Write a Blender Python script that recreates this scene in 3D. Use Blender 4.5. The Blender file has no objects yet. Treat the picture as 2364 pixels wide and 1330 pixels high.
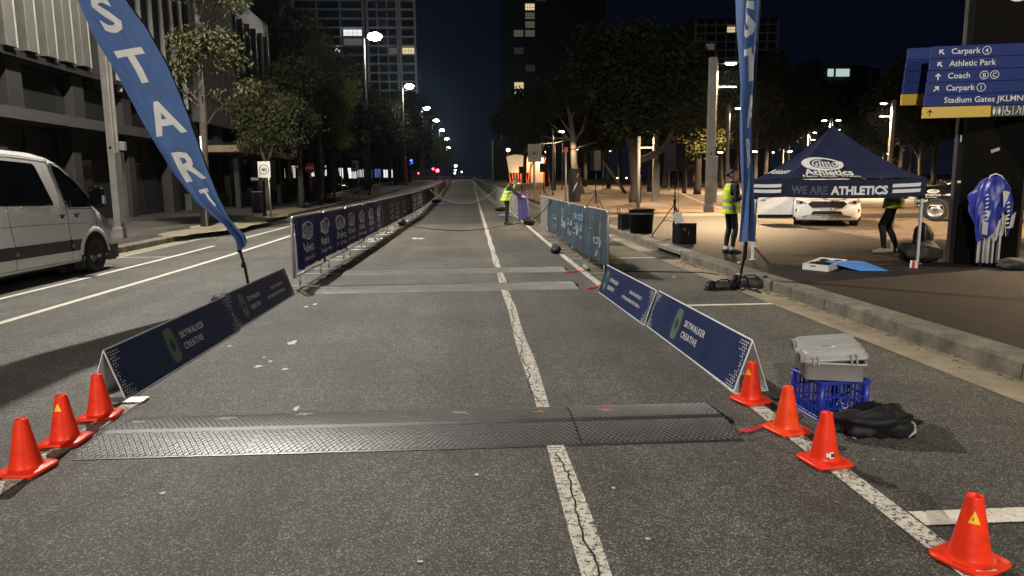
import bpy, bmesh, math, random
import numpy as np
from mathutils import Vector, Matrix, noise
R=math.radians
random.seed(7); NR=np.random.RandomState(7)
SC=bpy.context.scene; COL=SC.collection
# ---------------------------------------------------------------- camera
F,CX,CY,H=1620.,1182.,665.,1.5
PITCH,YAW,ROLL=R(8.391),R(3.198),R(.6)
FW=Vector((math.sin(YAW)*math.cos(PITCH),math.cos(YAW)*math.cos(PITCH),-math.sin(PITCH)))
_r=Vector((math.cos(YAW),-math.sin(YAW),0)); _d=FW.cross(_r)
RT=math.cos(ROLL)*_r+math.sin(ROLL)*_d; DN=-math.sin(ROLL)*_r+math.cos(ROLL)*_d
cd=bpy.data.cameras.new('camera'); cam=bpy.data.objects.new('camera',cd); COL.objects.link(cam); SC.camera=cam
cd.sensor_fit='HORIZONTAL'; cd.sensor_width=36; cd.lens=36*F/2364; cd.clip_end=3000; cd.clip_start=.05
m4=Matrix.Identity(4)
for i in range(3): m4[i][0]=RT[i]; m4[i][1]=-DN[i]; m4[i][2]=-FW[i]
m4[2][3]=H; cam.matrix_world=m4
# ---------------------------------------------------------------- night sky
W=bpy.data.worlds.new('World'); SC.world=W; W.use_nodes=True
nt=W.node_tree; nt.nodes.clear()
out=nt.nodes.new('ShaderNodeOutputWorld'); bg=nt.nodes.new('ShaderNodeBackground')
sky=nt.nodes.new('ShaderNodeTexSky'); sky.sky_type='NISHITA'; sky.sun_disc=False; sky.sun_elevation=R(-6); sky.sun_rotation=R(200)
tc=nt.nodes.new('ShaderNodeTexCoord'); sx=nt.nodes.new('ShaderNodeSeparateXYZ'); cr=nt.nodes.new('ShaderNodeValToRGB')
nt.links.new(tc.outputs['Generated'],sx.inputs[0]); nt.links.new(sx.outputs['Z'],cr.inputs[0])
e=cr.color_ramp.elements; e[0].position=0.; e[0].color=(.0042,.0055,.0105,1); e[1].position=.5; e[1].color=(.0008,.0011,.0032,1)
n_=cr.color_ramp.elements.new(.16); n_.color=(.0018,.0025,.0070,1)
ad=nt.nodes.new('ShaderNodeMixRGB'); ad.blend_type='ADD'; ad.inputs[0].default_value=.004
nt.links.new(cr.outputs[0],ad.inputs[1]); nt.links.new(sky.outputs[0],ad.inputs[2])
nt.links.new(ad.outputs[0],bg.inputs[0]); bg.inputs[1].default_value=1.; nt.links.new(bg.outputs[0],out.inputs[0])
SC.view_settings.view_transform='Standard'; SC.view_settings.look='None'; SC.view_settings.exposure=0.; SC.view_settings.gamma=1.
cy=SC.cycles; cy.use_denoising=True; cy.denoiser='OPENIMAGEDENOISE'; cy.sample_clamp_indirect=3.; cy.max_bounces=5; cy.diffuse_bounces=2; cy.glossy_bounces=3
cy.transparent_max_bounces=6; cy.caustics_reflective=False; cy.caustics_refractive=False; cy.use_light_tree=True
# the moon, all but nothing
sl=bpy.data.lights.new('moon','SUN'); sl.energy=.006; sl.angle=R(.5); sl.color=(.8,.88,1); so=bpy.data.objects.new('moon',sl); COL.objects.link(so); so.rotation_euler=(R(50),0,R(-35))
COOL=(1.,.935,.83); WARM=(1.,.70,.40)
P_STREET=18000.; P_PLAZA=8000.; P_BACK=36000.; P_RIGHT=3100.
# ---------------------------------------------------------------- ground profile and sight helpers
def gz(y):
    if y<12: return 0.
    if y<18: return .01*(y-12)**2/12
    if y<60: return .03+.01*(y-18)
    if y<70: return .45+.01*(y-60)+.01*(y-60)**2/20
    if y<165: return .60+.02*(y-70)
    if y<400: return 2.5+.01*(y-165)
    return 4.85
def ray(px,py): return FW+RT*((px-CX)/F)+DN*((py-CY)/F)
def D(px,py,Y):
    d=ray(px,py); return Vector((0,0,H))+d*(Y/d.y)
def G(px,py,h=0.):
    d=ray(px,py); lo,hi=.3,600.
    f=lambda t:H+d.z*t-gz(d.y*t)-h
    t=.5
    while t<600 and f(t)>0: t*=1.02
    lo,hi=t/1.02,t
    for _ in range(40):
        m=(lo+hi)/2
        if f(m)>0: lo=m
        else: hi=m
    return Vector((0,0,H))+d*lo
# ---------------------------------------------------------------- mesh helpers
class MB:
    def __init__(s): s.v=[];s.f=[];s.mi=[];s.sm=[]
    def add(s,vs,fs,m=0,sm=False,M=None):
        b=len(s.v)
        s.v+= [tuple(M@Vector(p)) for p in vs] if M is not None else [tuple(p) for p in vs]
        for f in fs: s.f.append([i+b for i in f]); s.mi.append(m); s.sm.append(sm)
        return s
    def box(s,x0,x1,y0,y1,z0,z1,m=0,M=None):
        return s.add([(x0,y0,z0),(x1,y0,z0),(x1,y1,z0),(x0,y1,z0),(x0,y0,z1),(x1,y0,z1),(x1,y1,z1),(x0,y1,z1)],
            [(0,3,2,1),(4,5,6,7),(0,1,5,4),(1,2,6,5),(2,3,7,6),(3,0,4,7)],m,False,M)
    def cbox(s,x0,x1,y0,y1,z0,z1,c=.01,m=0,M=None):   # chamfered box
        r=[]
        for z,i in ((z0,c),(z0+c,0),(z1-c,0),(z1,c)):
            X0,X1,Y0,Y1=x0+i,x1-i,y0+i,y1-i
            r.append([(X0+c,Y0,z),(X1-c,Y0,z),(X1,Y0+c,z),(X1,Y1-c,z),(X1-c,Y1,z),(X0+c,Y1,z),(X0,Y1-c,z),(X0,Y0+c,z)])
        return s.loft(r,m,False,M)
    def loft(s,rings,m=0,sm=True,M=None,caps=True,closed=True):
        n=len(rings[0]); vs=[p for r in rings for p in r]; fs=[]
        for i in range(len(rings)-1):
            for j in range(n if closed else n-1):
                k=(j+1)%n; fs.append((i*n+j,i*n+k,(i+1)*n+k,(i+1)*n+j))
        if caps: fs.append(tuple(range(n-1,-1,-1))); fs.append(tuple((len(rings)-1)*n+j for j in range(n)))
        return s.add(vs,fs,m,sm,M)
    def tube(s,pts,r,n=8,m=0,sm=True,M=None,caps=True):
        pts=[Vector(p) for p in pts]; rs=r if isinstance(r,(list,tuple)) else [r]*len(pts)
        t=(pts[1]-pts[0]).normalized(); a=t.orthogonal().normalized(); rings=[]
        for i,p in enumerate(pts):
            t2=((pts[min(i+1,len(pts)-1)]-pts[max(i-1,0)])).normalized()
            if t2.length<.5: t2=t
            a=(a-t2*a.dot(t2)).normalized(); b=t2.cross(a); t=t2
            rings.append([p+(a*math.cos(2*math.pi*k/n)+b*math.sin(2*math.pi*k/n))*rs[i] for k in range(n)])
        return s.loft(rings,m,sm,M,caps)
    def lathe(s,prof,n=24,m=0,sm=True,M=None,caps=False):
        return s.loft([[(r*math.cos(2*math.pi*k/n),r*math.sin(2*math.pi*k/n),z) for k in range(n)] for r,z in prof],m,sm,M,caps)
    def bar(s,a,b,w,h,m=0,up=(0,0,1)):
        a,b=Vector(a),Vector(b); x=b-a; L=x.length; x.normalize(); y=Vector(up).cross(x)
        if y.length<1e-4: y=Vector((1,0,0)).cross(x)
        y.normalize(); z=x.cross(y)
        M=Matrix(((x.x,y.x,z.x,a.x),(x.y,y.y,z.y,a.y),(x.z,y.z,z.z,a.z),(0,0,0,1)))
        return s.box(0,L,-w/2,w/2,-h/2,h/2,m,M)
    def prism(s,poly,d,M=None,m=0):     # polygon in xy, from z=0 to z=d
        n=len(poly); vs=[(x,y,0) for x,y in poly]+[(x,y,d) for x,y in poly]
        fs=[tuple(range(n-1,-1,-1)),tuple(range(n,2*n))]+[(i,(i+1)%n,n+(i+1)%n,n+i) for i in range(n)]
        return s.add(vs,fs,m,False,M)
    def grid(s,fn,nu,nv,m=0,sm=True,flip=False):
        vs=[fn(i/nu,j/nv) for j in range(nv+1) for i in range(nu+1)]; w=nu+1
        fs=[((j*w+i,j*w+i+1,(j+1)*w+i+1,(j+1)*w+i) if not flip else (j*w+i,(j+1)*w+i,(j+1)*w+i+1,j*w+i+1)) for j in range(nv) for i in range(nu)]
        return s.add(vs,fs,m,sm)
    def ell(s,c,r,n=12,k=8,m=0,fn=None,M=None):
        rings=[]
        for j in range(k+1):
            a=-math.pi/2+math.pi*j/k; q=max(math.cos(a),.02)
            rg=[]
            for i in range(n):
                t=2*math.pi*i/n; d=Vector((q*math.cos(t),q*math.sin(t),math.sin(a)))
                f=fn(d) if fn else 1.
                rg.append(Vector((c[0]+d.x*r[0]*f,c[1]+d.y*r[1]*f,c[2]+d.z*r[2]*f)))
            rings.append(rg)
        return s.loft(rings,m,True,M)
    def mesh(s,name,mats):
        me=bpy.data.meshes.new(name); me.from_pydata(s.v,[],s.f)
        for mt in (mats if isinstance(mats,(list,tuple)) else [mats]): me.materials.append(mt)
        me.polygons.foreach_set('material_index',s.mi); me.polygons.foreach_set('use_smooth',s.sm); me.update(); return me
    def build(s,name,mats,parent=None,loc=None,rz=0.,kind=None):
        o=bpy.data.objects.new(name,s.mesh(name,mats)); COL.objects.link(o)
        if loc is not None: o.location=loc
        o.rotation_euler.z=rz
        if parent is not None: o.parent=parent
        if kind: o['kind']=kind
        return o
def put(name,me,parent=None,loc=(0,0,0),rz=0.):
    o=bpy.data.objects.new(name,me); COL.objects.link(o); o.location=loc; o.rotation_euler.z=rz
    if parent is not None: o.parent=parent
    return o
def thing(name,label,cat,loc=(0,0,0),rz=0.,group=None):
    o=bpy.data.objects.new(name,None); COL.objects.link(o); o.location=loc; o.rotation_euler=(0,0,rz); o.empty_display_size=.2
    o['label']=label; o['category']=cat
    if group: o['group']=group
    return o
def tag(o,label,cat,group=None):
    o['label']=label; o['category']=cat
    if group: o['group']=group
    return o
def struct(name):
    o=bpy.data.objects.new(name,None); COL.objects.link(o); o['kind']='structure'; return o
def dup(root,loc,rz=0.,label=None,scale=None,group=None):
    r=root.copy(); COL.objects.link(r); r.location=loc; r.rotation_euler.z=rz
    if label: r['label']=label
    if group: r['group']=group
    if scale: r.scale=scale if isinstance(scale,(tuple,list)) else (scale,)*3
    for ch in list(root.children):
        if ch.type=='LIGHT': continue
        c=ch.copy(); COL.objects.link(c); c.parent=r
        for g in ch.children:
            q=g.copy(); COL.objects.link(q); q.parent=c
    return r
def frame(o,right,up):
    x=Vector(right).normalized(); z=x.cross(Vector(up)).normalized(); y=z.cross(x)
    return Matrix(((x.x,y.x,z.x,o[0]),(x.y,y.y,z.y,o[1]),(x.z,y.z,z.z,o[2]),(0,0,0,1)))
_tx={}
def text2d(s,size=1.,bold=0.,align='LEFT',outline=0.,space=1.):
    k=(s,bold,align,outline,space)
    if k not in _tx:
        cu=bpy.data.curves.new('t','FONT'); cu.body=s; cu.size=1.; cu.offset=bold; cu.align_x=align; cu.resolution_u=2; cu.space_character=space
        if outline: cu.fill_mode='NONE'; cu.bevel_depth=outline; cu.bevel_resolution=0
        ob=bpy.data.objects.new('t',cu); me=bpy.data.meshes.new_from_object(ob)
        _tx[k]=([tuple(v.co) for v in me.vertices],[tuple(p.vertices) for p in me.polygons])
        bpy.data.meshes.remove(me); bpy.data.objects.remove(ob); bpy.data.curves.remove(cu)
    v,f=_tx[k]
    return [(x*size,y*size,z*size) for x,y,z in v],f
def lettering(lines,M,mat,parent,name='lettering',warp=None):
    """lines: (string, x, y, size, kwargs) in the plane of M"""
    o=None
    for s,x,y,size,kw in lines:
        mb=MB(); kw=dict(kw or {}); fit=kw.pop('fit',None); sx_=1.
        v,f=text2d(s,size,**kw)
        if fit: a=min(p[0] for p in v); b=max(p[0] for p in v); sx_=fit/(b-a); x-=a*sx_
        v=[(p[0]*sx_+x,p[1]+y,p[2]) for p in v]
        if warp: mb.add([warp(p[0],p[1]) for p in v],f)
        else: mb.add(v,f,0,False,M)
        o=mb.build(name,mat,parent)
    return o
# ---------------------------------------------------------------- materials
def M(name,col,rough=.6,metal=0.,var=.12,vs=6.,bump=0.,bs=60.,emis=None,es=1.,spec=.5,coat=0.,trans=0.,sheen=0.):
    mt=bpy.data.materials.new(name); mt.use_nodes=True; t=mt.node_tree; N=t.nodes; L=t.links; p=N['Principled BSDF']
    p.inputs['Base Color'].default_value=(*col,1); p.inputs['Roughness'].default_value=rough; p.inputs['Metallic'].default_value=metal
    p.inputs['Specular IOR Level'].default_value=spec; p.inputs['Coat Weight'].default_value=coat; p.inputs['Transmission Weight'].default_value=trans; p.inputs['Sheen Weight'].default_value=sheen
    c=N.new('ShaderNodeTexCoord')
    if var:
        n=N.new('ShaderNodeTexNoise'); n.inputs['Scale'].default_value=vs; n.inputs['Detail'].default_value=6; n.inputs['Roughness'].default_value=.65
        L.new(c.outputs['Object'],n.inputs['Vector'])
        r=N.new('ShaderNodeMapRange'); r.inputs[1].default_value=.3; r.inputs[2].default_value=.7; r.inputs[3].default_value=1-var; r.inputs[4].default_value=1+var
        L.new(n.outputs['Fac'],r.inputs[0])
        mx=N.new('ShaderNodeMixRGB'); mx.blend_type='MULTIPLY'; mx.inputs[0].default_value=1; mx.inputs[1].default_value=(*col,1); L.new(r.outputs[0],mx.inputs[2]); L.new(mx.outputs[0],p.inputs['Base Color'])
        r2=N.new('ShaderNodeMapRange'); r2.inputs[3].default_value=max(.02,rough-.08); r2.inputs[4].default_value=min(1,rough+.1); L.new(n.outputs['Fac'],r2.inputs[0]); L.new(r2.outputs[0],p.inputs['Roughness'])
    if bump:
        n2=N.new('ShaderNodeTexNoise'); n2.inputs['Scale'].default_value=bs; n2.inputs['Detail'].default_value=4; L.new(c.outputs['Object'],n2.inputs['Vector'])
        b=N.new('ShaderNodeBump'); b.inputs['Strength'].default_value=bump; b.inputs['Distance'].default_value=.01; L.new(n2.outputs['Fac'],b.inputs['Height']); L.new(b.outputs[0],p.inputs['Normal'])
    if emis: p.inputs['Emission Color'].default_value=(*emis,1); p.inputs['Emission Strength'].default_value=es
    return mt
def asphalt(name,dark,mid,light,scale=165.,lightshare=.22,worn=None,stain=.35,bump=.5):
    mt=bpy.data.materials.new(name); mt.use_nodes=True; t=mt.node_tree; N=t.nodes; L=t.links; p=N['Principled BSDF']
    c=N.new('ShaderNodeTexCoord'); v=N.new('ShaderNodeTexVoronoi'); v.inputs['Scale'].default_value=scale; L.new(c.outputs['Object'],v.inputs['Vector'])
    s=N.new('ShaderNodeSeparateColor'); L.new(v.outputs['Color'],s.inputs[0])
    r=N.new('ShaderNodeValToRGB'); e=r.color_ramp.elements; e[0].color=(*dark,1); e[1].color=(*light,1)
    q=e.new(1-lightshare); q.color=(*mid,1); L.new(s.outputs[0],r.inputs[0])
    n=N.new('ShaderNodeTexNoise'); n.inputs['Scale'].default_value=.55; n.inputs['Detail'].default_value=8; n.inputs['Roughness'].default_value=.62; L.new(c.outputs['Object'],n.inputs['Vector'])
    k=N.new('ShaderNodeMapRange'); k.inputs[1].default_value=.3; k.inputs[2].default_value=.7; k.inputs[3].default_value=1-stain; k.inputs[4].default_value=1+stain; L.new(n.outputs['Fac'],k.inputs[0])
    mx=N.new('ShaderNodeMixRGB'); mx.blend_type='MULTIPLY'; mx.inputs[0].default_value=1; L.new(r.outputs[0],mx.inputs[1]); L.new(k.outputs[0],mx.inputs[2])
    n3=N.new('ShaderNodeTexNoise'); n3.inputs['Scale'].default_value=9.; n3.inputs['Detail'].default_value=5; L.new(c.outputs['Object'],n3.inputs['Vector'])
    k3=N.new('ShaderNodeMapRange'); k3.inputs[1].default_value=.3; k3.inputs[2].default_value=.7; k3.inputs[3].default_value=.85; k3.inputs[4].default_value=1.15; L.new(n3.outputs['Fac'],k3.inputs[0])
    m2=N.new('ShaderNodeMixRGB'); m2.blend_type='MULTIPLY'; m2.inputs[0].default_value=1; L.new(mx.outputs[0],m2.inputs[1]); L.new(k3.outputs[0],m2.inputs[2])
    # long tyre-polished streaks along the road and darker oil blotches
    mp=N.new('ShaderNodeMapping'); mp.inputs['Scale'].default_value=(1.5,.07,1.); L.new(c.outputs['Object'],mp.inputs[0]); n6=N.new('ShaderNodeTexNoise'); n6.inputs['Scale'].default_value=1.; n6.inputs['Detail'].default_value=4; L.new(mp.outputs[0],n6.inputs['Vector'])
    k6=N.new('ShaderNodeMapRange'); k6.inputs[1].default_value=.35; k6.inputs[2].default_value=.65; k6.inputs[3].default_value=.80; k6.inputs[4].default_value=1.18; L.new(n6.outputs['Fac'],k6.inputs[0])
    n7=N.new('ShaderNodeTexNoise'); n7.inputs['Scale'].default_value=1.7; n7.inputs['Detail'].default_value=3; L.new(c.outputs['Object'],n7.inputs['Vector']); k7=N.new('ShaderNodeMapRange'); k7.inputs[1].default_value=.62; k7.inputs[2].default_value=.74; k7.inputs[3].default_value=1.; k7.inputs[4].default_value=.68; L.new(n7.outputs['Fac'],k7.inputs[0])
    mu=N.new('ShaderNodeMath'); mu.operation='MULTIPLY'; L.new(k6.outputs[0],mu.inputs[0]); L.new(k7.outputs[0],mu.inputs[1])
    m8=N.new('ShaderNodeMixRGB'); m8.blend_type='MULTIPLY'; m8.inputs[0].default_value=1; L.new(m2.outputs[0],m8.inputs[1]); L.new(mu.outputs[0],m8.inputs[2]); m2=m8
    colout=m2.outputs[0]
    if worn:   # paint over the aggregate, worn through by noise
        n4=N.new('ShaderNodeTexNoise'); n4.inputs['Scale'].default_value=38.; n4.inputs['Detail'].default_value=6; n4.inputs['Roughness'].default_value=.7; L.new(c.outputs['Object'],n4.inputs['Vector'])
        ad=N.new('ShaderNodeMath'); ad.operation='MULTIPLY_ADD'; L.new(s.outputs[1],ad.inputs[0]); ad.inputs[1].default_value=.16; L.new(n4.outputs['Fac'],ad.inputs[2])
        w=N.new('ShaderNodeMapRange'); w.inputs[1].default_value=worn[1]; w.inputs[2].default_value=worn[1]+.05; L.new(ad.outputs[0],w.inputs[0])
        m3=N.new('ShaderNodeMixRGB'); L.new(w.outputs[0],m3.inputs[0]); L.new(m2.outputs[0],m3.inputs[1]); 
        m5=N.new('ShaderNodeMixRGB'); m5.blend_type='MULTIPLY'; m5.inputs[0].default_value=1; m5.inputs[1].default_value=(*worn[0],1); L.new(k3.outputs[0],m5.inputs[2]); L.new(m5.outputs[0],m3.inputs[2]); colout=m3.outputs[0]
    L.new(colout,p.inputs['Base Color']); p.inputs['Roughness'].default_value=.72; p.inputs['Specular IOR Level'].default_value=.35
    b=N.new('ShaderNodeBump'); b.inputs['Strength'].default_value=bump; b.inputs['Distance'].default_value=.004; b.invert=True; L.new(v.outputs['Distance'],b.inputs['Height']); L.new(b.outputs[0],p.inputs['Normal'])
    return mt
A_D,A_M,A_L=(.025,.024,.022),(.078,.074,.065),(.27,.257,.225)
m_asphalt=asphalt('asphalt',A_D,A_M,A_L)
m_asph_dark=asphalt('asphalt_newer',(.02,.02,.019),(.05,.05,.048),(.12,.12,.11))
m_asph_light=asphalt('asphalt_paler',(.05,.046,.037),(.10,.094,.078),(.24,.22,.18))
m_paint=asphalt('road_paint',A_D,A_M,A_L,worn=((.62,.58,.50),.42))
m_paint_w=asphalt('road_paint_worn',A_D,A_M,A_L,worn=((.55,.52,.45),.51))
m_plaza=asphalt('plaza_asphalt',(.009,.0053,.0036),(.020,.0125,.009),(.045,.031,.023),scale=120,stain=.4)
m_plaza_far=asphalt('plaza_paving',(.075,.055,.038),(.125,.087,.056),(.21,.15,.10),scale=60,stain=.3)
m_path=asphalt('footpath_paving',(.025,.022,.019),(.05,.045,.038),(.11,.10,.085),scale=70,stain=.45)
m_kerb=M('kerb_concrete',(.125,.112,.088),.9,var=.55,vs=4,bump=.5,bs=90)
m_gut=M('gutter_concrete',(.22,.185,.125),.85,var=.35,vs=3,bump=.4,bs=70)
m_black=M('black_plastic',(.006,.006,.0065),.5,spec=.12)
m_blackfab=M('black_nylon',(.006,.006,.007),.7,var=.3,vs=15,bump=.25,bs=40,spec=.15)
m_rubber=M('rubber',(.016,.016,.016),.7,bump=.2)
m_void=M('dark_void',(.004,.004,.004),.9,var=0)
m_galv=M('galvanised_steel',(.42,.42,.41),.42,metal=.75,var=.2,vs=14)
m_alu=M('aluminium',(.58,.58,.58),.35,metal=.8,var=.1)
m_white=M('white_paint',(.72,.72,.70),.4,var=.06)
m_coreflute=M('white_corflute',(.68,.69,.70),.45,var=.05)
m_print_navy=M('navy_print',(.0135,.024,.078),.4,var=.25,vs=3,spec=.12)
m_print_white=M('white_print',(.66,.66,.66),.4,var=.08)
m_print_grey=M('grey_print',(.30,.30,.30),.45,var=.1)
m_print_green=M('green_print',(.22,.32,.14),.4,var=.08)
m_cone=M('orange_red_pvc',(.74,.036,.012),.38,var=.2,vs=11,spec=.22,bump=.08,bs=18)
m_cone2=M('orange_pvc',(.76,.06,.012),.38,var=.2,vs=11,spec=.22,bump=.08,bs=18)
m_yellow=M('yellow_sticker',(.85,.50,.02),.4,var=.03)
m_glass=M('dark_glass',(.006,.007,.009),.06,var=0,spec=.6)
m_pole=M('pole_paint',(.15,.145,.138),.55,metal=.3,var=.2,vs=3)
m_pole_dark=M('pole_paint_dark',(.06,.06,.06),.5,metal=.3,var=.2,vs=3)

def grime(mt,dark,lo=.60,hi=.72,scale=13.):   # scuffs and road dirt
    t=mt.node_tree; N=t.nodes; L=t.links; p=N['Principled BSDF']; src=p.inputs['Base Color'].links[0].from_socket
    c=N.new('ShaderNodeTexCoord'); mp=N.new('ShaderNodeMapping'); mp.inputs['Scale'].default_value=(1,1,.45); L.new(c.outputs['Object'],mp.inputs[0])
    oi=N.new('ShaderNodeObjectInfo'); ad=N.new('ShaderNodeVectorMath'); L.new(mp.outputs[0],ad.inputs[0]); L.new(oi.outputs['Location'],ad.inputs[1])
    n=N.new('ShaderNodeTexNoise'); n.inputs['Scale'].default_value=scale; n.inputs['Detail'].default_value=7; n.inputs['Roughness'].default_value=.75; L.new(ad.outputs[0],n.inputs['Vector'])
    r=N.new('ShaderNodeMapRange'); r.inputs[1].default_value=lo; r.inputs[2].default_value=hi; r.inputs[4].default_value=.7; L.new(n.outputs['Fac'],r.inputs[0])
    m=N.new('ShaderNodeMixRGB'); L.new(r.outputs[0],m.inputs[0]); L.new(src,m.inputs[1]); m.inputs[2].default_value=(*dark,1); L.new(m.outputs[0],p.inputs['Base Color'])
for q in (m_cone,m_cone2): grime(q,(.22,.03,.015))
grime(m_print_navy,(.05,.055,.07),.64,.70,9.); grime(m_coreflute,(.3,.29,.27),.58,.75,8.)
# ================================================================ SETTING
def ys(a,b,st=2.): 
    n=max(1,int(math.ceil((b-a)/st))); return [a+(b-a)*i/n for i in range(n+1)]
def strip(mb,x0,x1,y0,y1,dz,m=0,st=2.):
    Y=ys(y0,y1,st); mb.loft([[(x0(y) if callable(x0) else x0,y,gz(y)+dz),(x1(y) if callable(x1) else x1,y,gz(y)+dz)] for y in Y],m,False,caps=False,closed=False); 
    return mb
def fixup(o):   # face up
    me=o.data
    bm=bmesh.new(); bm.from_mesh(me)
    for f in bm.faces:
        f.normal_update()
        if f.normal.z<0: f.normal_flip()
    bm.to_mesh(me); bm.free(); return o
KR=4.10
def kl(y): return -8.12-max(0,y-28)*.012 if y<78 else -8.72
# terrain to the horizon
mb=MB(); Y=[-150,-60,-20]+ys(-10,300,6)+[400,600,1000,1600]
mb.loft([[(x,y,gz(y)-.06) for x in (-900,-200,-60,-9.2,4.4,60,200,900)] for y in Y],0,False,caps=False,closed=False)
fixup(mb.build('ground',m_path,kind='structure'))
road=fixup(strip(MB(),-9.4,KR+.02,-12,330,0.).build('road',m_asphalt,kind='structure'))
def mark(name,mb,mat): return fixup(mb.build(name,mat,road))
mark('asphalt_patch',strip(MB(),-2.2,.35,25.5,46,.003),m_asph_dark)
mark('asphalt_patch',strip(MB(),-.55,.33,47,56,.003),m_asph_light)
mark('asphalt_patch',strip(MB(),-2.2,.35,56.2,70,.003),m_asph_dark)
mark('asphalt_patch',strip(MB(),1.95,3.68,15.2,20,.003),m_asph_dark)
mark('centre_line',strip(MB(),lambda y:.405+.010*math.sin(y*1.7),lambda y:.51+.009*math.sin(y*2.3+1),-3,160,.006,st=.4),m_paint_w)
mark('parking_line',strip(MB(),1.84,1.95,-3,150,.006),m_paint_w)
mark('edge_line',strip(MB(),-2.47,-2.36,3.2,5.0,.006),m_paint_w)
mark('lane_line',strip(MB(),-5.42,-5.31,-6,160,.006),m_paint)
mark('lane_line',strip(MB(),-6.6,-6.5,-6,18.2,.006),m_paint)
mark('lane_line',strip(MB(),-6.56,-6.46,20.4,155,.006),m_paint)
mark('edge_line',strip(MB(),-7.74,-7.67,15,60,.006),m_paint_w)
for y in (15.6,20.6): mark('bay_line',strip(MB(),-8.0,-6.62,y,y+.09,.006),m_paint_w)
for y in (8.33,13.9,2.78): mark('bay_line',strip(MB(),1.96,3.69 if y>3 else 3.2,y,y+(.09 if y>3 else .13),.0065),m_paint)
mark('joint_line',strip(MB(),-2.3,1.8,15.2,15.22,.004),m_asph_light)
mark('joint_line',strip(MB(),-.6,1.7,21.9,22.0,.004),m_asph_dark)
mark('joint_line',strip(MB(),-2.0,.4,47.2,47.5,.005),m_asph_light)
# crack wandering down the centre line
mb=MB(); x=.455; rr=[]
for i in range(330):
    y=1.2+i*.045; x+=random.uniform(-.013,.013)+(.455+.03*math.sin(y*.9)-x)*.12; w=.0028+.0045*abs(noise.noise((y*2,0,0)))+.001
    if 3.75<y<4.65: w=.0005
    rr.append([(x-w,y,gz(y)+.0085),(x+w,y,gz(y)+.0085)])
mb.loft(rr,0,False,caps=False,closed=False)
mark('crack',mb,m_void)
m_spot=M('dropped_paint',(.55,.53,.46),.8,var=.2,vs=40); m_spotg=M('mint_paint',(.25,.55,.42),.8)
for i,(px,py,w,h,mm) in enumerate([(676,792,15,7,m_spot),(596,847,13,4,m_spot),(658,853,10,4,m_spot),(625,835,6,3,m_spot),(610,826,5,2,m_spot),(685,945,9,9,m_spot),(1100,1097,9,4,m_spot),(375,1140,9,5,m_spot),(970,1299,11,5,m_spot),(1495,1246,9,6,m_spotg),(1416,1128,7,5,m_spotg),(706,709,7,3,m_spot),(727,703,6,3,m_spot),(530,800,6,3,m_spot),(2017,1062,4,2,m_spot),(1556,640,4,2,m_spot)]):
    c=G(px,py); sx_=w/F*c.y*1.02; sy=h/F*c.y*c.y/1.5*1.1; n=14; ph=i*1.3
    pts=[]
    for k in range(n):
        a=2*math.pi*k/n; r=.7+.45*noise.noise((math.cos(a)*1.6+ph*3,math.sin(a)*1.6,ph)); pts.append((c.x+sx_*r*math.cos(a),c.y+sy*r*math.sin(a)*.8,gz(c.y)+.005))
    mark('paint_spot',MB().add(pts,[tuple(range(n))]),mm)
# chalk scribble
mb=MB(); c=G(965,551)
for i in range(26):
    x=c.x+random.uniform(-.15,.15); y=c.y+random.gauss(0,.2); w=random.uniform(.012,.05); a=random.uniform(-.8,.8)
    mb.add([(x-w,y-.05,gz(y)+.006),(x+w,y-.05+a*.1,gz(y)+.006),(x+w*.8,y+.04,gz(y)+.006),(x-w*.7,y+.05,gz(y)+.006)],[(0,1,2,3)])
mark('chalk_mark',mb,m_print_white)
# gutters, kerbs
gut=struct('gutter')
fixup(strip(MB(),3.69,KR,-12,13.55,.004).build('gutter_strip',m_gut,gut)); fixup(strip(MB(),3.69,KR,15.35,160,.004).build('gutter_strip',m_gut,gut))
fixup(strip(MB(),lambda y:kl(y),lambda y:kl(y)+.34,15.6,160,.004).build('gutter_strip',m_gut,gut))
kerb=struct('kerb')
def kerb_block(x0,x1,y0,y1,face,h=.15,m=m_kerb,name='kerb_stone'):
    g=.007; mb=MB(); X=x0 if face<0 else x1
    a,b=(x0,x1); j=random.uniform(-.004,.004); c=.022
    prof=[(a,-.1),(a,h-c),(a+c,h),(b-c*(face>0),h),(b,h-c if face>0 else h),(b,-.1)] if face<0 else [(a,-.1),(a,h),(b-c,h),(b,h-c),(b,-.1)]
    if face<0: prof=[(a,-.1),(a+.012,h-c),(a+.012+c,h),(b,h),(b,-.1)]
    r=[[(x+j,yy,gz(y)+z) for x,z in prof] for yy,y in ((y0+g,y0),(y1-g,y1))]
    return mb.loft(r,0,False).build(name,m,kerb)
yj=[-9+1.55*i for i in range(8)]; 
for a,b in zip(yj[:-1],yj[1:]): kerb_block(KR,KR+.3,a,b,-1)
edges=[1.85,3.3,4.9,6.5,7.9,9.24,10.8,12.4,13.6]
for a,b in zip(edges[:-1],edges[1:]): kerb_block(KR,KR+.3,a,b,-1)
for i in range(50):
    a=15.35+i*1.6; kerb_block(KR,KR+.3,a,a+1.6,-1)
mb=MB(); strip(mb,KR,KR+.3,95.4,170,.15); strip(mb,KR,KR+.012,95.4,170,.15)
fixup(mb.build('kerb_run',m_kerb,kerb,kind='stuff'))
for i in range(44):
    a=15.7+i*1.6; kerb_block(kl(a)-.3,kl(a),a,a+1.6,1)
mb=MB(); strip(mb,-9.02,-8.72,86.1,170,.15); mb.box(-8.73,-8.72,86.1,86.2,1,1.1); fixup(mb.build('kerb_run',m_kerb,kerb,kind='stuff'))
for i in range(10):
    a=-1.+i*1.65; kerb_block(-9.5,-9.2,a,a+1.65,1)
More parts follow.
